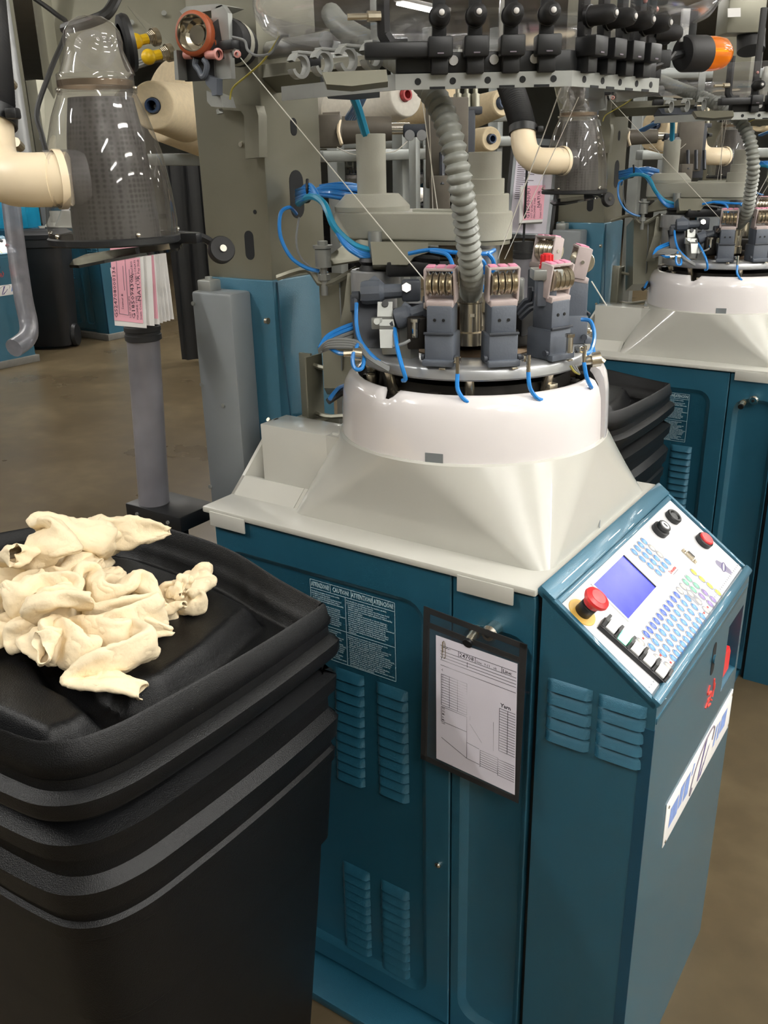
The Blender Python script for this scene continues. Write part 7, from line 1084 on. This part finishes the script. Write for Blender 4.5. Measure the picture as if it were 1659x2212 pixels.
[593,343,323,605,340,316,590,350,292,614,336,305,610,305,286,612,322,322,612,324,336,608,323,349,611,346,341,588,360,356,623,359,338,616,351,320,604,382,316,604,378,302,625,377,280,593,351,272,589,330,305,567,306,320,568,317,330,567,326,337,568,341,350,568,365,320,586,373,348,612,384,337,622,425,301,602,413,281,588,386,290,574,360,305,553,329,280,541,326,297,532,327,311,543,339,308,549,357,318,549,388,342,565,385,315,594,401,309,594,443,317,578,429,306,558,403,299,555,377,281,523,351,281,504,331,273,499,340,285,509,353,290,522,375,292,512,395,317,545,417,311,576,433,321,587,449,293,584,438,292,568,425,276,532,400,264,502,381,253,487,369,237,464,375,238,458,374,256,473,387,276,493,415,290,525,434,280,563,445,301,486,446,299,485,440,310,505,428,310,537,407,298,535,415,264,553,405,251,567,408,234,552,417,243,534,431,264,513,450,254,490,467,272,471,452,285,539,486,332,542,475,334,547,441,332,561,428,298,556,405,270,585,409,253,589,415,234,577,435,238,571,454,260,553,459,288,553,489,302,537,494,319,575,496,357,575,481,364,585,465,336,578,426,336,586,414,305,606,441,274,613,450,260,622,455,248,615,466,265,598,461,299,588,477,325,578,490,339,603,495,346,604,472,354,603,446,361,620,448,332,635,423,317,652,417,292,647,430,292,650,440,284,646,454,295,634,479,314,622,505,328,610,512,349,607,454,402,630,458,392,647,467,371,674,483,351,703,499,320,714,515,300,695,509,298,693,510,283,672,497,289,653,488,325,627,479,350,616,471,376,589,445,393,603,476,392,618,492,382,633,516,357,634,515,320,641,526,305,644,537,281,640,521,274,631,499,287,623,485,325,608,464,346,603,455,376,556,459,386,565,479,388,574,495,376,592,526,351,607,540,314,609,544,286,600,533,284,595,519,274,602,517,308,583,492,316,573,483,348,564,463,372,530,470,355,532,482,360,534,503,370,553,535,343,566,546,313,573,557,285,573,555,270,571,545,285,564,514,290,553,513,320,538,494,350,529,461,341,478,464,344,485,478,354,496,509,346,514,540,329,528,531,297,531,550,282,533,553,268,531,535,278,524,508,281,515,518,307,500,490,318,486,474,327,428,521,358,443,525,367,466,535,344,490,526,324,502,528,285,512,507,264,505,504,254,489,511,257,477,495,268,452,499,298,429,509,319,424,518,341,475,581,348,484,569,346,507,554,350,508,550,315,525,529,289,525,508,267,521,514,255,514,529,248,503,537,267,481,554,277,471,570,302,478,573,326,509,603,322,524,598,340,542,584,340,549,565,323,553,555,292,562,534,268,564,532,254,557,546,254,543,566,269,519,586,269,507,604,290,501,615,320,550,628,330,548,622,309,558,601,301,586,592,312,597,570,292,605,557,271,592,566,260,582,578,268,565,597,247,546,618,258,542,635,285,543,637,320,588,652,311,595,642,302,601,632,311,614,619,276,639,603,280,640,594,257,627,586,233,608,592,237,598,618,240,582,624,270,577,656,284,577,661,319,609,675,316,621,675,309,640,676,302,658,662,274,640,642,256,646,628,233,636,607,220,618,603,228,609,632,235,594,631,266,590,658,291,593,670,315,591,696,290,599,701,275,619,706,265,612,670,248,626,668,216,607,645,219,603,626,209,582,609,216,571,610,242,591,646,243,603,675,270,594,685,282,559,686,259,564,700,250,586,674,250,592,698,231,598,689,198,593,664,185,581,649,181,569,644,202,564,650,230,548,642,254,560,661,283,553,665,269,543,690,296,558,699,294,553,694,246,553,686,217,559,692,183,557,675,164,554,678,174,545,672,187,540,675,210,546,679,244,518,664,267,522,677,292,528,707,300,528,701,279,533,709,257,526,702,218,514,688,186,504,672,165,493,664,167,489,656,186,481,669,205,508,697,216,512,697,252,516,705,281,512,726,303,532,715,291,526,716,271,520,711,229,517,705,190,502,706,169,500,710,158,493,716,165,472,726,186,476,728,223,485,721,259,498,720,296,535,751,270,556,750,282,555,744,267,534,742,234,538,740,203,540,728,177,525,741,177,517,751,180,500,766,196,495,772,227,500,769,261,522,757,267,546,787,288,548,783,271,549,779,255,570,763,232,572,769,197,575,762,166,558,770,154,548,784,161,536,793,187,531,807,224,533,805,263,540,796,278,587,817,272,588,807,268,588,804,243,591,801,213,614,789,200,594,792,196,585,800,189,576,813,195,574,829,189,576,829,217,572,831,253,579,824,267,627,849,256,626,837,254,610,841,233,615,835,215,637,827,209,627,828,195,624,832,186,616,844,187,611,855,194,610,859,215,610,860,235,616,853,253,658,882,222,658,876,222,657,870,221,647,870,220,649,870,215,659,870,214,660,870,209,661,878,208,653,878,208,653,880,213,650,881,213,649,881,222],
[760,817,102,768,819,91,807,830,92,825,826,125,831,835,90,843,858,111,847,867,122,846,865,142,833,858,157,806,829,154,787,828,120,764,817,124,756,799,101,780,807,102,810,813,92,832,813,116,850,839,88,856,850,118,842,847,123,851,851,132,846,850,160,819,823,146,797,815,120,772,803,124,759,782,100,776,792,91,803,802,107,839,802,103,864,837,98,846,833,112,843,831,122,852,834,133,863,849,153,831,820,134,804,801,123,769,785,118,766,770,98,793,783,91,812,790,103,841,803,122,861,821,89,855,819,113,862,827,119,870,838,121,872,835,151,833,809,147,802,786,133,779,776,108,778,761,100,794,768,90,815,776,96,847,790,119,871,808,91,869,809,114,879,824,106,878,822,125,874,816,155,842,796,145,814,776,130,778,759,113,795,760,100,799,758,88,818,764,98,853,777,116,867,789,89,886,802,115,901,822,106,898,829,127,881,804,143,852,788,132,818,762,124,800,759,111,786,748,106,785,744,96,819,752,96,857,764,113,883,780,89,902,799,100,920,815,115,907,814,138,883,792,127,856,772,137,826,754,111,807,747,109,796,743,108,786,738,99,823,742,92,860,755,103,897,770,92,915,785,116,909,787,127,913,790,138,892,783,151,864,756,130,826,740,117,804,734,111,786,739,112,787,730,100,826,733,93,864,746,93,907,752,97,923,759,115,924,762,130,916,758,143,893,757,136,855,747,151,828,747,136,802,731,118,774,732,112,800,725,103,825,730,103,860,730,97,900,731,97,922,736,106,926,735,120,915,732,133,890,730,128,852,726,142,819,732,141,794,729,125,777,721,112,804,720,115,823,721,112,858,719,107,891,713,99,916,717,98,924,715,115,919,709,125,885,712,121,844,712,130,809,715,141,782,718,126,777,705,102,792,706,97,816,713,91,849,704,103,879,698,100,895,714,107,906,705,124,903,712,133,869,699,117,842,698,142,800,697,137,781,701,117,787,679,116,800,687,115,815,698,116,842,683,103,877,694,116,903,712,121,902,695,130,895,708,133,861,688,119,838,683,142,803,678,125,773,671,120,791,647,97,799,659,90,823,679,99,843,677,125,874,677,116,911,704,126,913,691,116,888,694,134,864,686,121,838,671,143,816,665,113,795,648,109,816,627,103,819,629,116,831,649,88,853,664,120,885,688,99,917,699,121,904,697,112,890,694,130,868,682,122,844,661,144,829,648,103,822,644,90,838,623,106,843,635,127,866,656,107,869,648,123,900,675,96,922,692,114,906,685,115,908,697,121,886,682,122,854,653,148,827,636,122,826,622,105,860,606,82,845,634,72,865,641,79,890,647,118,898,686,105,912,675,114,924,687,117,916,689,123,892,670,117,856,649,131,823,619,129,845,616,112,879,630,91,879,610,66,900,611,78,897,648,85,887,680,116,910,690,120,911,695,130,919,689,140,890,664,134,861,634,132,836,609,111,853,625,96,859,621,101,880,618,99,901,611,115,915,643,107,885,661,125,909,678,140,893,689,148,903,695,159,875,666,152,847,641,146,852,610,124,863,633,110,878,628,104,870,635,100,885,626,97,902,659,102,892,674,124,903,664,156,883,673,166,890,690,178,865,666,174,840,634,166,867,617,140,870,618,110,874,639,117,869,630,120,894,634,101,914,664,98,902,681,124,889,667,152,898,682,172,898,670,190,875,649,182,854,616,167,866,639,144,863,638,122,893,626,124,880,640,135,906,642,108,929,675,100,917,688,129,904,666,151,902,663,167,908,661,182,895,642,183,859,638,167,884,632,143,869,624,136,894,640,129,886,658,128,911,646,132,942,674,124,905,677,143,925,694,155,913,682,164,900,678,170,905,657,173,868,650,157,882,622,158,874,638,144,888,648,132,902,668,126,924,662,117,940,672,155,925,697,160,936,678,173,924,670,178,912,668,190,916,666,159,874,645,167,891,632,152,878,652,152,884,657,144,904,656,143,907,668,119,927,689,146,914,688,186,943,700,180,940,689,183,935,675,187,910,664,176,884,636,168,892,634,138,870,644,145,896,648,142,891,640,155,912,655,134,937,677,156,928,677,194,939,697,203,915,680,191,916,666,201,911,651,165,892,624,177,884,618,139,882,649,134,899,631,131,895,624,146,909,641,154,921,664,174,949,671,198,926,678,212,901,669,207,902,646,201,924,653,179,906,624,175,900,618,132,890,629,142,913,640,147,906,640,145,917,651,138,922,647,170,949,670,176,938,666,203,927,659,212,929,646,205,912,636,182,920,623,161,908,636,138,911,628,152,925,635,129,927,646,127,918,637,142,925,652,147,933,652,168,927,663,176,916,659,181,931,659,181,934,649,183,923,640,163,916,624,145,927,626,131,946,634,155,946,642,154,941,643,154,935,642,153,935,636,150,937,638,155,935,640,159,935,639,162,943,640,163,947,640,166,936,634,166,937,633,157],
]
SL = ['cream sock at the near left foot of the heap', 'cream sock at the nearest middle foot of the heap', 'cream sock at the near right foot of the heap', 'cream sock sticking out at the right of the heap', 'cream sock buried in the left of the heap', 'cream sock buried under the middle of the heap', 'cream sock at the far right foot of the heap',
      'cream sock at the far foot of the heap', 'cream sock lying over the near left of the heap', 'cream sock lying over the near middle of the heap', 'cream sock lying over the far right of the heap', 'wide cream sock lying over the far left of the heap', 'topmost cream sock on the heap', 'single twisted cream sock lying apart right of the heap']
tx = bpy.data.textures.new('crumple', 'CLOUDS'); tx.noise_scale = .018; tx.noise_depth = 2
for s_, row in enumerate(SOCKS):
    g = G(); vs = [g.bm.verts.new((-1.4+row[i]/2000, .5+row[i+1]/2000, .93+row[i+2]/2000)) for i in range(0, len(row), 3)]
    for i in range(29):
        for k in range(12): g.bm.faces.new((vs[i*12+k], vs[i*12+(k+1) % 12], vs[(i+1)*12+(k+1) % 12], vs[(i+1)*12+k]))
    o = g.top('sock', 'cloth', SL[s_], 'sock', 'cream socks heaped on the bin lid', smooth=180)
    m_ = o.modifiers.new('knit', 'SOLIDIFY'); m_.thickness = .0022; m_.offset = 0
    m_ = o.modifiers.new('soft', 'SUBSURF'); m_.levels = 2; m_.render_levels = 2
    m_ = o.modifiers.new('crumple', 'DISPLACE'); m_.texture = tx; m_.texture_coords = 'LOCAL'; m_.strength = .009; m_.mid_level = .5
# ================================================================ rest of the row and the hall behind
def relabel(o, label, **k):
    o['label'] = label
    for a, b in k.items(): o[a] = b
    return o
def shift(o, v): o.location = o.location+V(v); return o
def copy_some(o, names, parent=None, deep=True):
    c = o.copy(); COL.objects.link(c); c.parent = parent
    for ch in list(o.children):
        if ch.name.split('.')[0] in names: copy_tree(ch, c)
    return c
m2 = relabel(shift(copy_tree(mach), (0, DY, 0)), 'second teal knitting machine in the row, directly behind the nearest one')
NEARP = {'cabinet', 'door', 'white_cover', 'column_upper', 'column_lower', 'terminal_box', 'ring_plate', 'needle_bed', 'belt_housing', 'dial_column', 'yarn_finger_unit', 'feeder_ring', 'yarn_feeder', 'clear_dish', 'suction_hose', 'drive_housing', 'bearing_body', 'bearing_ring', 'ring_arm', 'ring_arm_rod', 'air_tube', 'cable_clip', 'yarn_wheel_unit', 'gap_shade', 'base_ledge'}
m3 = relabel(shift(copy_some(mach, NEARP), (0, 2*DY, 0)), 'third teal knitting machine in the row, at the right edge of the view')
f2 = relabel(shift(copy_tree(fil), (0, DY, .005)), 'clear lint filter canister with black corrugated hose, beside the clipboard')
f3 = relabel(shift(copy_tree(fil), (0, 2*DY, .005)), 'farthest clear lint filter canister, half hidden by a grey ribbed hose')
t2 = relabel(shift(copy_tree(tb_), (0, DY, 0)), 'frosted delivery tube below the framed clipboard')
b2 = relabel(shift(copy_tree(bin_), (.0, DY, 0)), 'black plastic bin standing behind the nearest knitting machine')
# ---- clipboard with papers and a pink ticket pad beside the second machine
ck = 3.0
cb = thing('clipboard', 'black framed clipboard with papers next to the second filter canister', 'clipboard', tuple(dep(1145, 520, ck)))
CQ = [dep(1107, 290, ck), dep(1218, 296, ck+.02), dep(1192, 518, ck), dep(1085, 514, ck-.02)]
def cq(u, v, h=0): return quad(CQ, u, v)-_f*h
def cplate(name, u0, u1, v0, v1, h, th, m, lab=None): return G().rings([[cq(u, v, h) for u, v in ((u0, v0), (u1, v0), (u1, v1), (u0, v1))], [cq(u, v, h+th) for u, v in ((u0, v0), (u1, v0), (u1, v1), (u0, v1))]], True, True).out(name, m, cb, label=lab)
cplate('board', 0, 1, 0, 1, 0, .003, 'panel_grey')
for a in ((0, .06, 0, 1), (.94, 1, 0, 1), (0, 1, 0, .03), (0, 1, .965, 1), (.0, 1, .10, .13)): cplate('frame_strip', *a, .003, .004, 'black_soft')
cplate('sheet', .12, .86, .16, .95, .004, .001, 'paper')
for i in range(22): cplate('printed_line', .16, .5-.1*(i % 3), .2+i*.02, .207+i*.02, .0055, .0002, 'ink_soft')
pd_ = thing('ticket_pad', 'thick pad of pink tickets lying on the framed clipboard', 'tickets', tuple(dep(1150, 480, ck-.06)), 'work ticket booklets')
PQ4 = [dep(1125, 402, ck-.06), dep(1178, 400, ck-.06), dep(1172, 479, ck-.06), dep(1122, 482, ck-.06)]
G().prism(PQ4, _f*.02).out('pad_pages', 'paper_white', pd_)
pf = G().prism([quad([p-_f*.001 for p in PQ4], *uv) for uv in ((.14, 0), (1, 0), (1, .93), (.14, .93))], _f*.0006).out('pad_face', 'ticket_pink', pd_)
exx = (quad(PQ4, .2, .1)-quad(PQ4, .2, .9)).normalized(); eyy = -(quad(PQ4, .9, .5)-quad(PQ4, .2, .5)).normalized()
for s_, u, v, sz in (('GS2475800013', .28, .9, .012), ('G185090/9U', .42, .9, .016), ('1/ST QUALITY', .54, .9, .008), ('MACHINE TYPE', .66, .9, .008), ('NATUR', .84, .62, .014), ('Seam Color', .92, .9, .008)): text('pad_text', s_, sz, frame(quad(PQ4, u, v)-_f*.0018, exx, eyy), 'ink', pf, 'LEFT', 0, 1.2)
# ---- yarn cones on the creels
CONES = []
def cone(a, b, r0, r1, ym, cm, label, group='yarn cones on the creels', rc=.02):
    A, B = dep(*a), dep(*b); d = (A-B).normalized(); L = (A-B).length
    CONES.append((A, B)); o = thing('yarn_cone', label, 'yarn cone', tuple(B), group)
    G().lathe([(rc, 0), (r1*.9, 0), (r1, .006), (r0, L-.012), (r0*.96, L-.003), (r0*.9, L), (rc*1.3, L-.008), (rc*1.25, L-.02)], B, 48, axis=d).out('yarn_package', ym, o, smooth=50)
    G().lathe([(rc*.72, L-.05), (rc*.78, L+.012), (rc*1.12, L+.012), (rc*1.2, L-.01)], B, 28, axis=d).out('core', cm, o)
    G().lathe([(0, L-.045), (rc*.75, L-.045)], B, 20, axis=d).out('core_hole', 'groove_shade', o)
    return o
cone((877, 205, 3.6), (735, 245, 3.95), .083, .105, 'yarn_white', 'core_red', 'large white yarn cone with red core, left of the ribbed hose')
cone((752, 198, 4.3), (590, 235, 4.6), .085, .105, 'yarn_white', 'core_red', 'white yarn cone half hidden by the metal column')
cone((960, 215, 4.0), (885, 235, 4.25), .08, .10, 'yarn_cream', 'core_blue', 'cream yarn cone mostly hidden by the ribbed hose')
cone((1085, 222, 3.7), (975, 258, 4.0), .052, .075, 'yarn_cream', 'core_blue', 'small cream yarn cone with blue core, right of the ribbed hose')
cone((1062, 300, 4.6), (985, 315, 4.9), .06, .075, 'yarn_cream', 'core_blue', 'small cream yarn cone below the blue-cored one')
cone((329, 228, 2.95), (400, 245, 3.35), .075, .10, 'yarn_cream', 'core_blue', 'cream yarn cone with dark blue core beside the nearest filter')
cone((356, 215, 3.6), (480, 260, 3.8), .16, .17, 'yarn_cream', 'core_blue', 'largest cream yarn cone, cut off by the near metal column')
cone((1415, 270, 4.6), (1500, 262, 5.0), .07, .10, 'yarn_cream', 'core_blue', 'cream yarn cone seen between the second column and its arm')
cone((1405, 300, 5.2), (1440, 310, 5.4), .06, .06, 'yarn_cream', 'core_blue', 'tilted cream cone under the second machine arm')
cone((1640, 262, 4.6), (1720, 262, 4.9), .05, .06, 'yarn_cream', 'core_blue', 'cream yarn cone at the right edge of the view')
# ---- creel racks
def down(px, py, k): "foot of an upright, straight below a point"; p = dep(px, py, k); return V((p.x, p.y, 0))
def rack2(label, pts, rails, r):
    p0 = dep(*pts[0]); o = thing('yarn_creel', label, 'rack', (p0.x, p0.y, 0), 'steel yarn creels')
    for q_ in pts: p = dep(*q_); G().bb(p.x-r/2, p.x+r/2, p.y-r/2, p.y+r/2, 0, p.z, r*.1).out('upright', 'rack_metal', o)
    for a, b in rails:
        A, B = dep(*a), dep(*b); d = B-A; G().box((A+B)/2, (r*1.3, r*.8, d.length), r*.1, d.to_track_quat('Z', 'Y').to_matrix().to_4x4()).out('rail', 'rack_metal', o)
    RK.append(o); return o
RK = []
rack2('grey steel yarn creel behind the nearest knitting machine', ((716, 90, 4.6), (862, 80, 4.7), (930, 60, 5.0), (1075, 60, 5.2)), (((690, 338, 4.6), (1010, 330, 5.0)), ((690, 312, 5.2), (1100, 305, 5.4)), ((690, 120, 4.6), (1110, 120, 5.0)), ((840, 260, 4.7), (1110, 250, 5.1))), .07)
rack2('grey steel yarn creel seen past the second column', ((1395, 60, 6.2), (1460, 60, 6.4), (1640, 60, 6.4)), (((1380, 335, 6.2), (1659, 330, 6.4)), ((1380, 160, 6.2), (1659, 160, 6.4))), .08)
rack2('grey steel yarn creel behind the near filter canister', ((470, 60, 3.85), (540, 60, 3.9)), (((300, 345, 3.85), (545, 345, 3.9)), ((280, 120, 3.85), (545, 120, 3.9))), .06)
for i, (A, B) in enumerate(CONES):
    rk = RK[0] if i < 5 else RK[2] if i < 7 else RK[1]; d = (B-A).normalized(); e_ = B+d*.3
    if i in (5, 6): e_ = dep(505, 275, 3.95)
    d = (e_-A).normalized()
    G().cyl(A+d*.03, e_, .006, n=8).bb(e_.x-.02, e_.x+.02, e_.y-.02, e_.y+.02, 0, e_.z+.03, .002).out('cone_peg', 'rack_metal', rk)
# ---- far row of machines with their bins
FARP = {'cabinet', 'door', 'white_cover', 'column_upper', 'column_lower', 'ring_plate', 'belt_housing', 'dial_column', 'feeder_ring', 'yarn_finger_unit', 'terminal_box', 'control_console', 'clear_dish'}
for (px, py, lab) in ((905, 383, 'far knitting machine seen just left of the ribbed hose'), (762, 385, 'far knitting machine half hidden by the belt housing post'), (628, 388, 'far knitting machine hidden behind the near metal column'), (1560, 372, 'far knitting machine beyond the second machine belt housing')):
    p = onz(px, py, 1.17); c = relabel(copy_some(mach, FARP), lab, group='far knitting machines'); c.location = (p.x, p.y, 0)
for (px, py, lab) in ((895, 440, 'far black bin with white socks heaped on it'), (745, 445, 'far black bin behind the nearest belt housing')):
    p = onz(px, py, .98); c = relabel(copy_tree(bin_), lab); c.location = (p.x, p.y, 0)
p = onz(895, 440, .98)
g = G(); r_ = random.Random(4)
for i in range(9): g.ball((p.x+r_.uniform(-.2, .2), p.y+r_.uniform(-.2, .2), 1.02+r_.uniform(0, .14)), .13, (1, 1, .6), 8)
sk_ = g.top('sock_heap', 'yarn_white', 'white sock heap on the far black bin', 'socks', smooth=80); sk_['kind'] = 'stuff'
# left background: teal machines, wheeled bins, clear pipe
for (px, py, dx, dy, lab) in ((236, 722, -.46, .28, 'teal machine cabinet on a grey plinth, seen under the near filter'), (-40, 790, -.46, .28, 'dark teal machine at the left edge behind the clear pipe')):
    p = onz(px, py, .06); c = relabel(copy_some(mach, FARP), lab, group='far knitting machines'); c.location = (p.x+dx, p.y+dy, .06)
    q_ = G().bb(p.x-.93, p.x+.02, p.y-.03, p.y+.56, 0, .06, .004).top('plinth', 'plinth', 'grey concrete plinth under '+('the teal cabinet below the near filter' if px > 0 else 'the dark teal machine at left'), 'plinth')
def wheelie(px, py, h, w, label):
    p = onz(px, py, 0); o = thing('wheeled_bin', label, 'bin', tuple(p), 'wheeled black bins')
    def lp(wd, dp_, z): return [(p.x+x*math.cos(YAW)-y*math.sin(YAW), p.y+x*math.sin(YAW)+y*math.cos(YAW), z) for x, y in rr(wd, dp_, wd*.2, 5)]
    G().rings([lp(w*.78, w*.78, .03), lp(w*.8, w*.8, .05), lp(w, w, h*.86), lp(w*1.06, w*1.06, h*.87), lp(w*1.06, w*1.06, h*.93), lp(w*1.02, w*1.02, h*.935)], True, True).out('body', 'bin_far', o)
    G().rings([lp(w*1.08, w*1.08, h*.935), lp(w*1.1, w*1.1, h*.97), lp(w*.9, w*.9, h)], True, True).out('lid', 'bin_far', o)
    for s_ in (-1, 1):
        c = p+CR*(s_*w*.42)+V((0, 0, .11)); c = V((c.x, c.y, .11)); G().lathe([(0, -.03), (.1, -.03), (.11, 0), (.1, .03), (0, .03)], c, 20, axis=(CR.x, CR.y, 0)).out('wheel', 'black', o)
    return o
wheelie(122, 748, 1.08, .46, 'wheeled black bin beside the clear pipe at left'); 0
G().tube([dep(20, 400, 5.0), dep(33, 520, 5.0), dep(50, 640, 5.0), dep(62, 700, 5.0), dep(58, 730, 4.9), dep(30, 752, 4.8)], .05, 14, 5).top('suction_pipe', 'frosted', 'translucent grey suction pipe at the left edge', 'pipe')
wt = G().box(dep(20, 455, 9.6), (.5, .4, .35), .01, YAW).top('storage_crate', 'tube_teal', 'bright turquoise crate behind the wheeled bin', 'crate')
st_ = G().bb(wt.location.x-.3, wt.location.x+.3, wt.location.y-.3, wt.location.y+.3, 0, wt.location.z, .01).top('storage_cabinet', 'teal_dark', 'dark teal cabinet carrying the turquoise crate', 'cabinet')
# black dust sheet hanging behind the near column
pa_, pb_ = dep(345, 340, 7.3), dep(455, 340, 7.3)
def sheet(u, v): p = pa_.lerp(pb_, u); return V((p.x+.01*math.sin(u*14), p.y+.02*math.sin(u*20+v), 0))+V((0, 0, p.z*(1-v)+.02*v))
G().grid(sheet, 24, 6).top('black_curtain', 'black', 'black plastic curtain behind the near metal column', 'curtain')
# ---- upper left: steel post, sheet panel, cables and spring tensioners of the creel
lp_ = thing('steel_post', 'grey green sheet steel post at the upper left edge', 'post', (dep(40, 300, 2.3).x, dep(40, 300, 2.3).y, 0))
a, b = dep(-40, 150, 2.3), dep(72, 150, 2.35)
G().bb(min(a.x, b.x), max(a.x, b.x), a.y, a.y+.08, 1.56, 4.2, .004).out('post_body', 'column_metal', lp_)
p = dep(14, 100, 2.2); G().cyl((p.x, p.y, 1.58), (p.x, p.y, 4.2), .022, n=16).out('conduit', 'ring_grey', lp_)
for (px, py) in ((12, 125), (28, 185), (44, 318)): p = dep(px, py, 2.18); G().cyl(p, p-_f*.03, .012, n=10).out('post_bolt', 'nickel', lp_)
sp2 = thing('creel_panel', 'grey green sheet metal panel behind the near filter dome', 'panel', (dep(250, 60, 2.75).x, dep(250, 60, 2.75).y, 0))
G().prism([dep(85, -80, 2.75), dep(430, -80, 2.75), dep(430, 125, 2.75), dep(300, 130, 2.75), dep(160, 330, 2.75), dep(100, 330, 2.75)], _f*.01).out('panel_sheet', 'column_metal', sp2)
G().bb(dep(120, 300, 2.8).x-.02, dep(120, 300, 2.8).x+.02, dep(120, 300, 2.8).y, dep(120, 300, 2.8).y+.04, 1.7, 4.2, .003).out('panel_leg', 'column_metal', sp2)
for (px, py) in ((355, 30), (285, 50)): p = dep(px, py, 2.74); G().cyl(p, p-_f*.006, .008, n=10).out('panel_rivet', 'galvanised', sp2)
cbk = G().tube([dep(140, 62, 1.9), dep(165, 55, 1.85), dep(200, 45, 1.8), (dep(235, 25, 1.8)), dep(262, -30, 1.85)], .011, 10, 5).top('rubber_cable', 'cable_black', 'thick black rubber cable looping over the filter dome', 'cable')
G().tube([dep(50, -20, 2.2), dep(120, 30, 2.2), dep(145, 60, 2.15), dep(110, 150, 2.1), dep(80, 240, 2.1), dep(90, 290, 2.1), dep(100, 330, 2.1)], .006, 7, 5).top('hanging_cable', 'cable_black', 'thin dark cable hanging beside the steel post', 'cable')
tn = thing('spring_tensioner', 'pair of yellow knobbed spring yarn tensioners beside the filter dome', 'tensioner', tuple(dep(330, 140, 1.75)))
G().prism([dep(275, 12, 1.8), dep(282, 18, 1.8), dep(350, 75, 1.78), dep(378, 110, 1.78), dep(372, 122, 1.78), dep(340, 95, 1.78)], _f*.004).out('tensioner_plate', 'column_metal', tn)
for (kx, ky, sx, sy) in ((293, 89, 334, 80), (321, 123, 364, 114)):
    A, B = dep(kx, ky, 1.70), dep(sx, sy, 1.72); d = (B-A).normalized()
    G().ball(A, .014, n=14).cyl(A, A+d*.026, .009, n=10).out('yellow_knob', 'yellow_bright', tn)
    hx_ = []
    q_ = d.to_track_quat('Z', 'Y').to_matrix()
    for i in range(50): t = i/49; hx_.append(A+d*(.024+.02*t)+q_ @ V(((.009+.006*t)*math.cos(i*.9), (.009+.006*t)*math.sin(i*.9), 0)))
    G().tube(hx_, .0009, 4, 0).out('spring', 'nickel', tn)
    G().cyl(B-d*.004, B+d*.006, .016, n=20).out('tension_disc', 'nickel', tn)
for i in range(3): G().tube([dep(290, 135+i*6, 1.75), dep(310, 128+i*6, 1.74), dep(345, 118+i*5, 1.74)], .004, 6, 4).out('tensioner_tube', 'cable_grey', tn)
# overhead box at the upper right
ob = thing('overhead_box', 'beige electrical box with paper sticker at the upper right corner', 'box', tuple(dep(1610, 75, 2.7)))
G().box(dep(1600, 35, 2.7), (.11, .1, .10), .004, YAW).out('box_body', 'column_metal', ob); G().prism([dep(1572, 18, 2.62), dep(1600, 17, 2.62), dep(1600, 36, 2.62), dep(1572, 37, 2.62)], _f*.001).out('box_sticker', 'paper_white', ob)
G().cyl(dep(1622, 75, 2.72), dep(1622, 110, 2.72), .04, n=20).out('box_socket', 'black_soft', ob); G().cyl(dep(1600, -10, 2.75), dep(1600, -160, 2.8), .02, n=12).out('box_hanger', 'galvanised', ob)
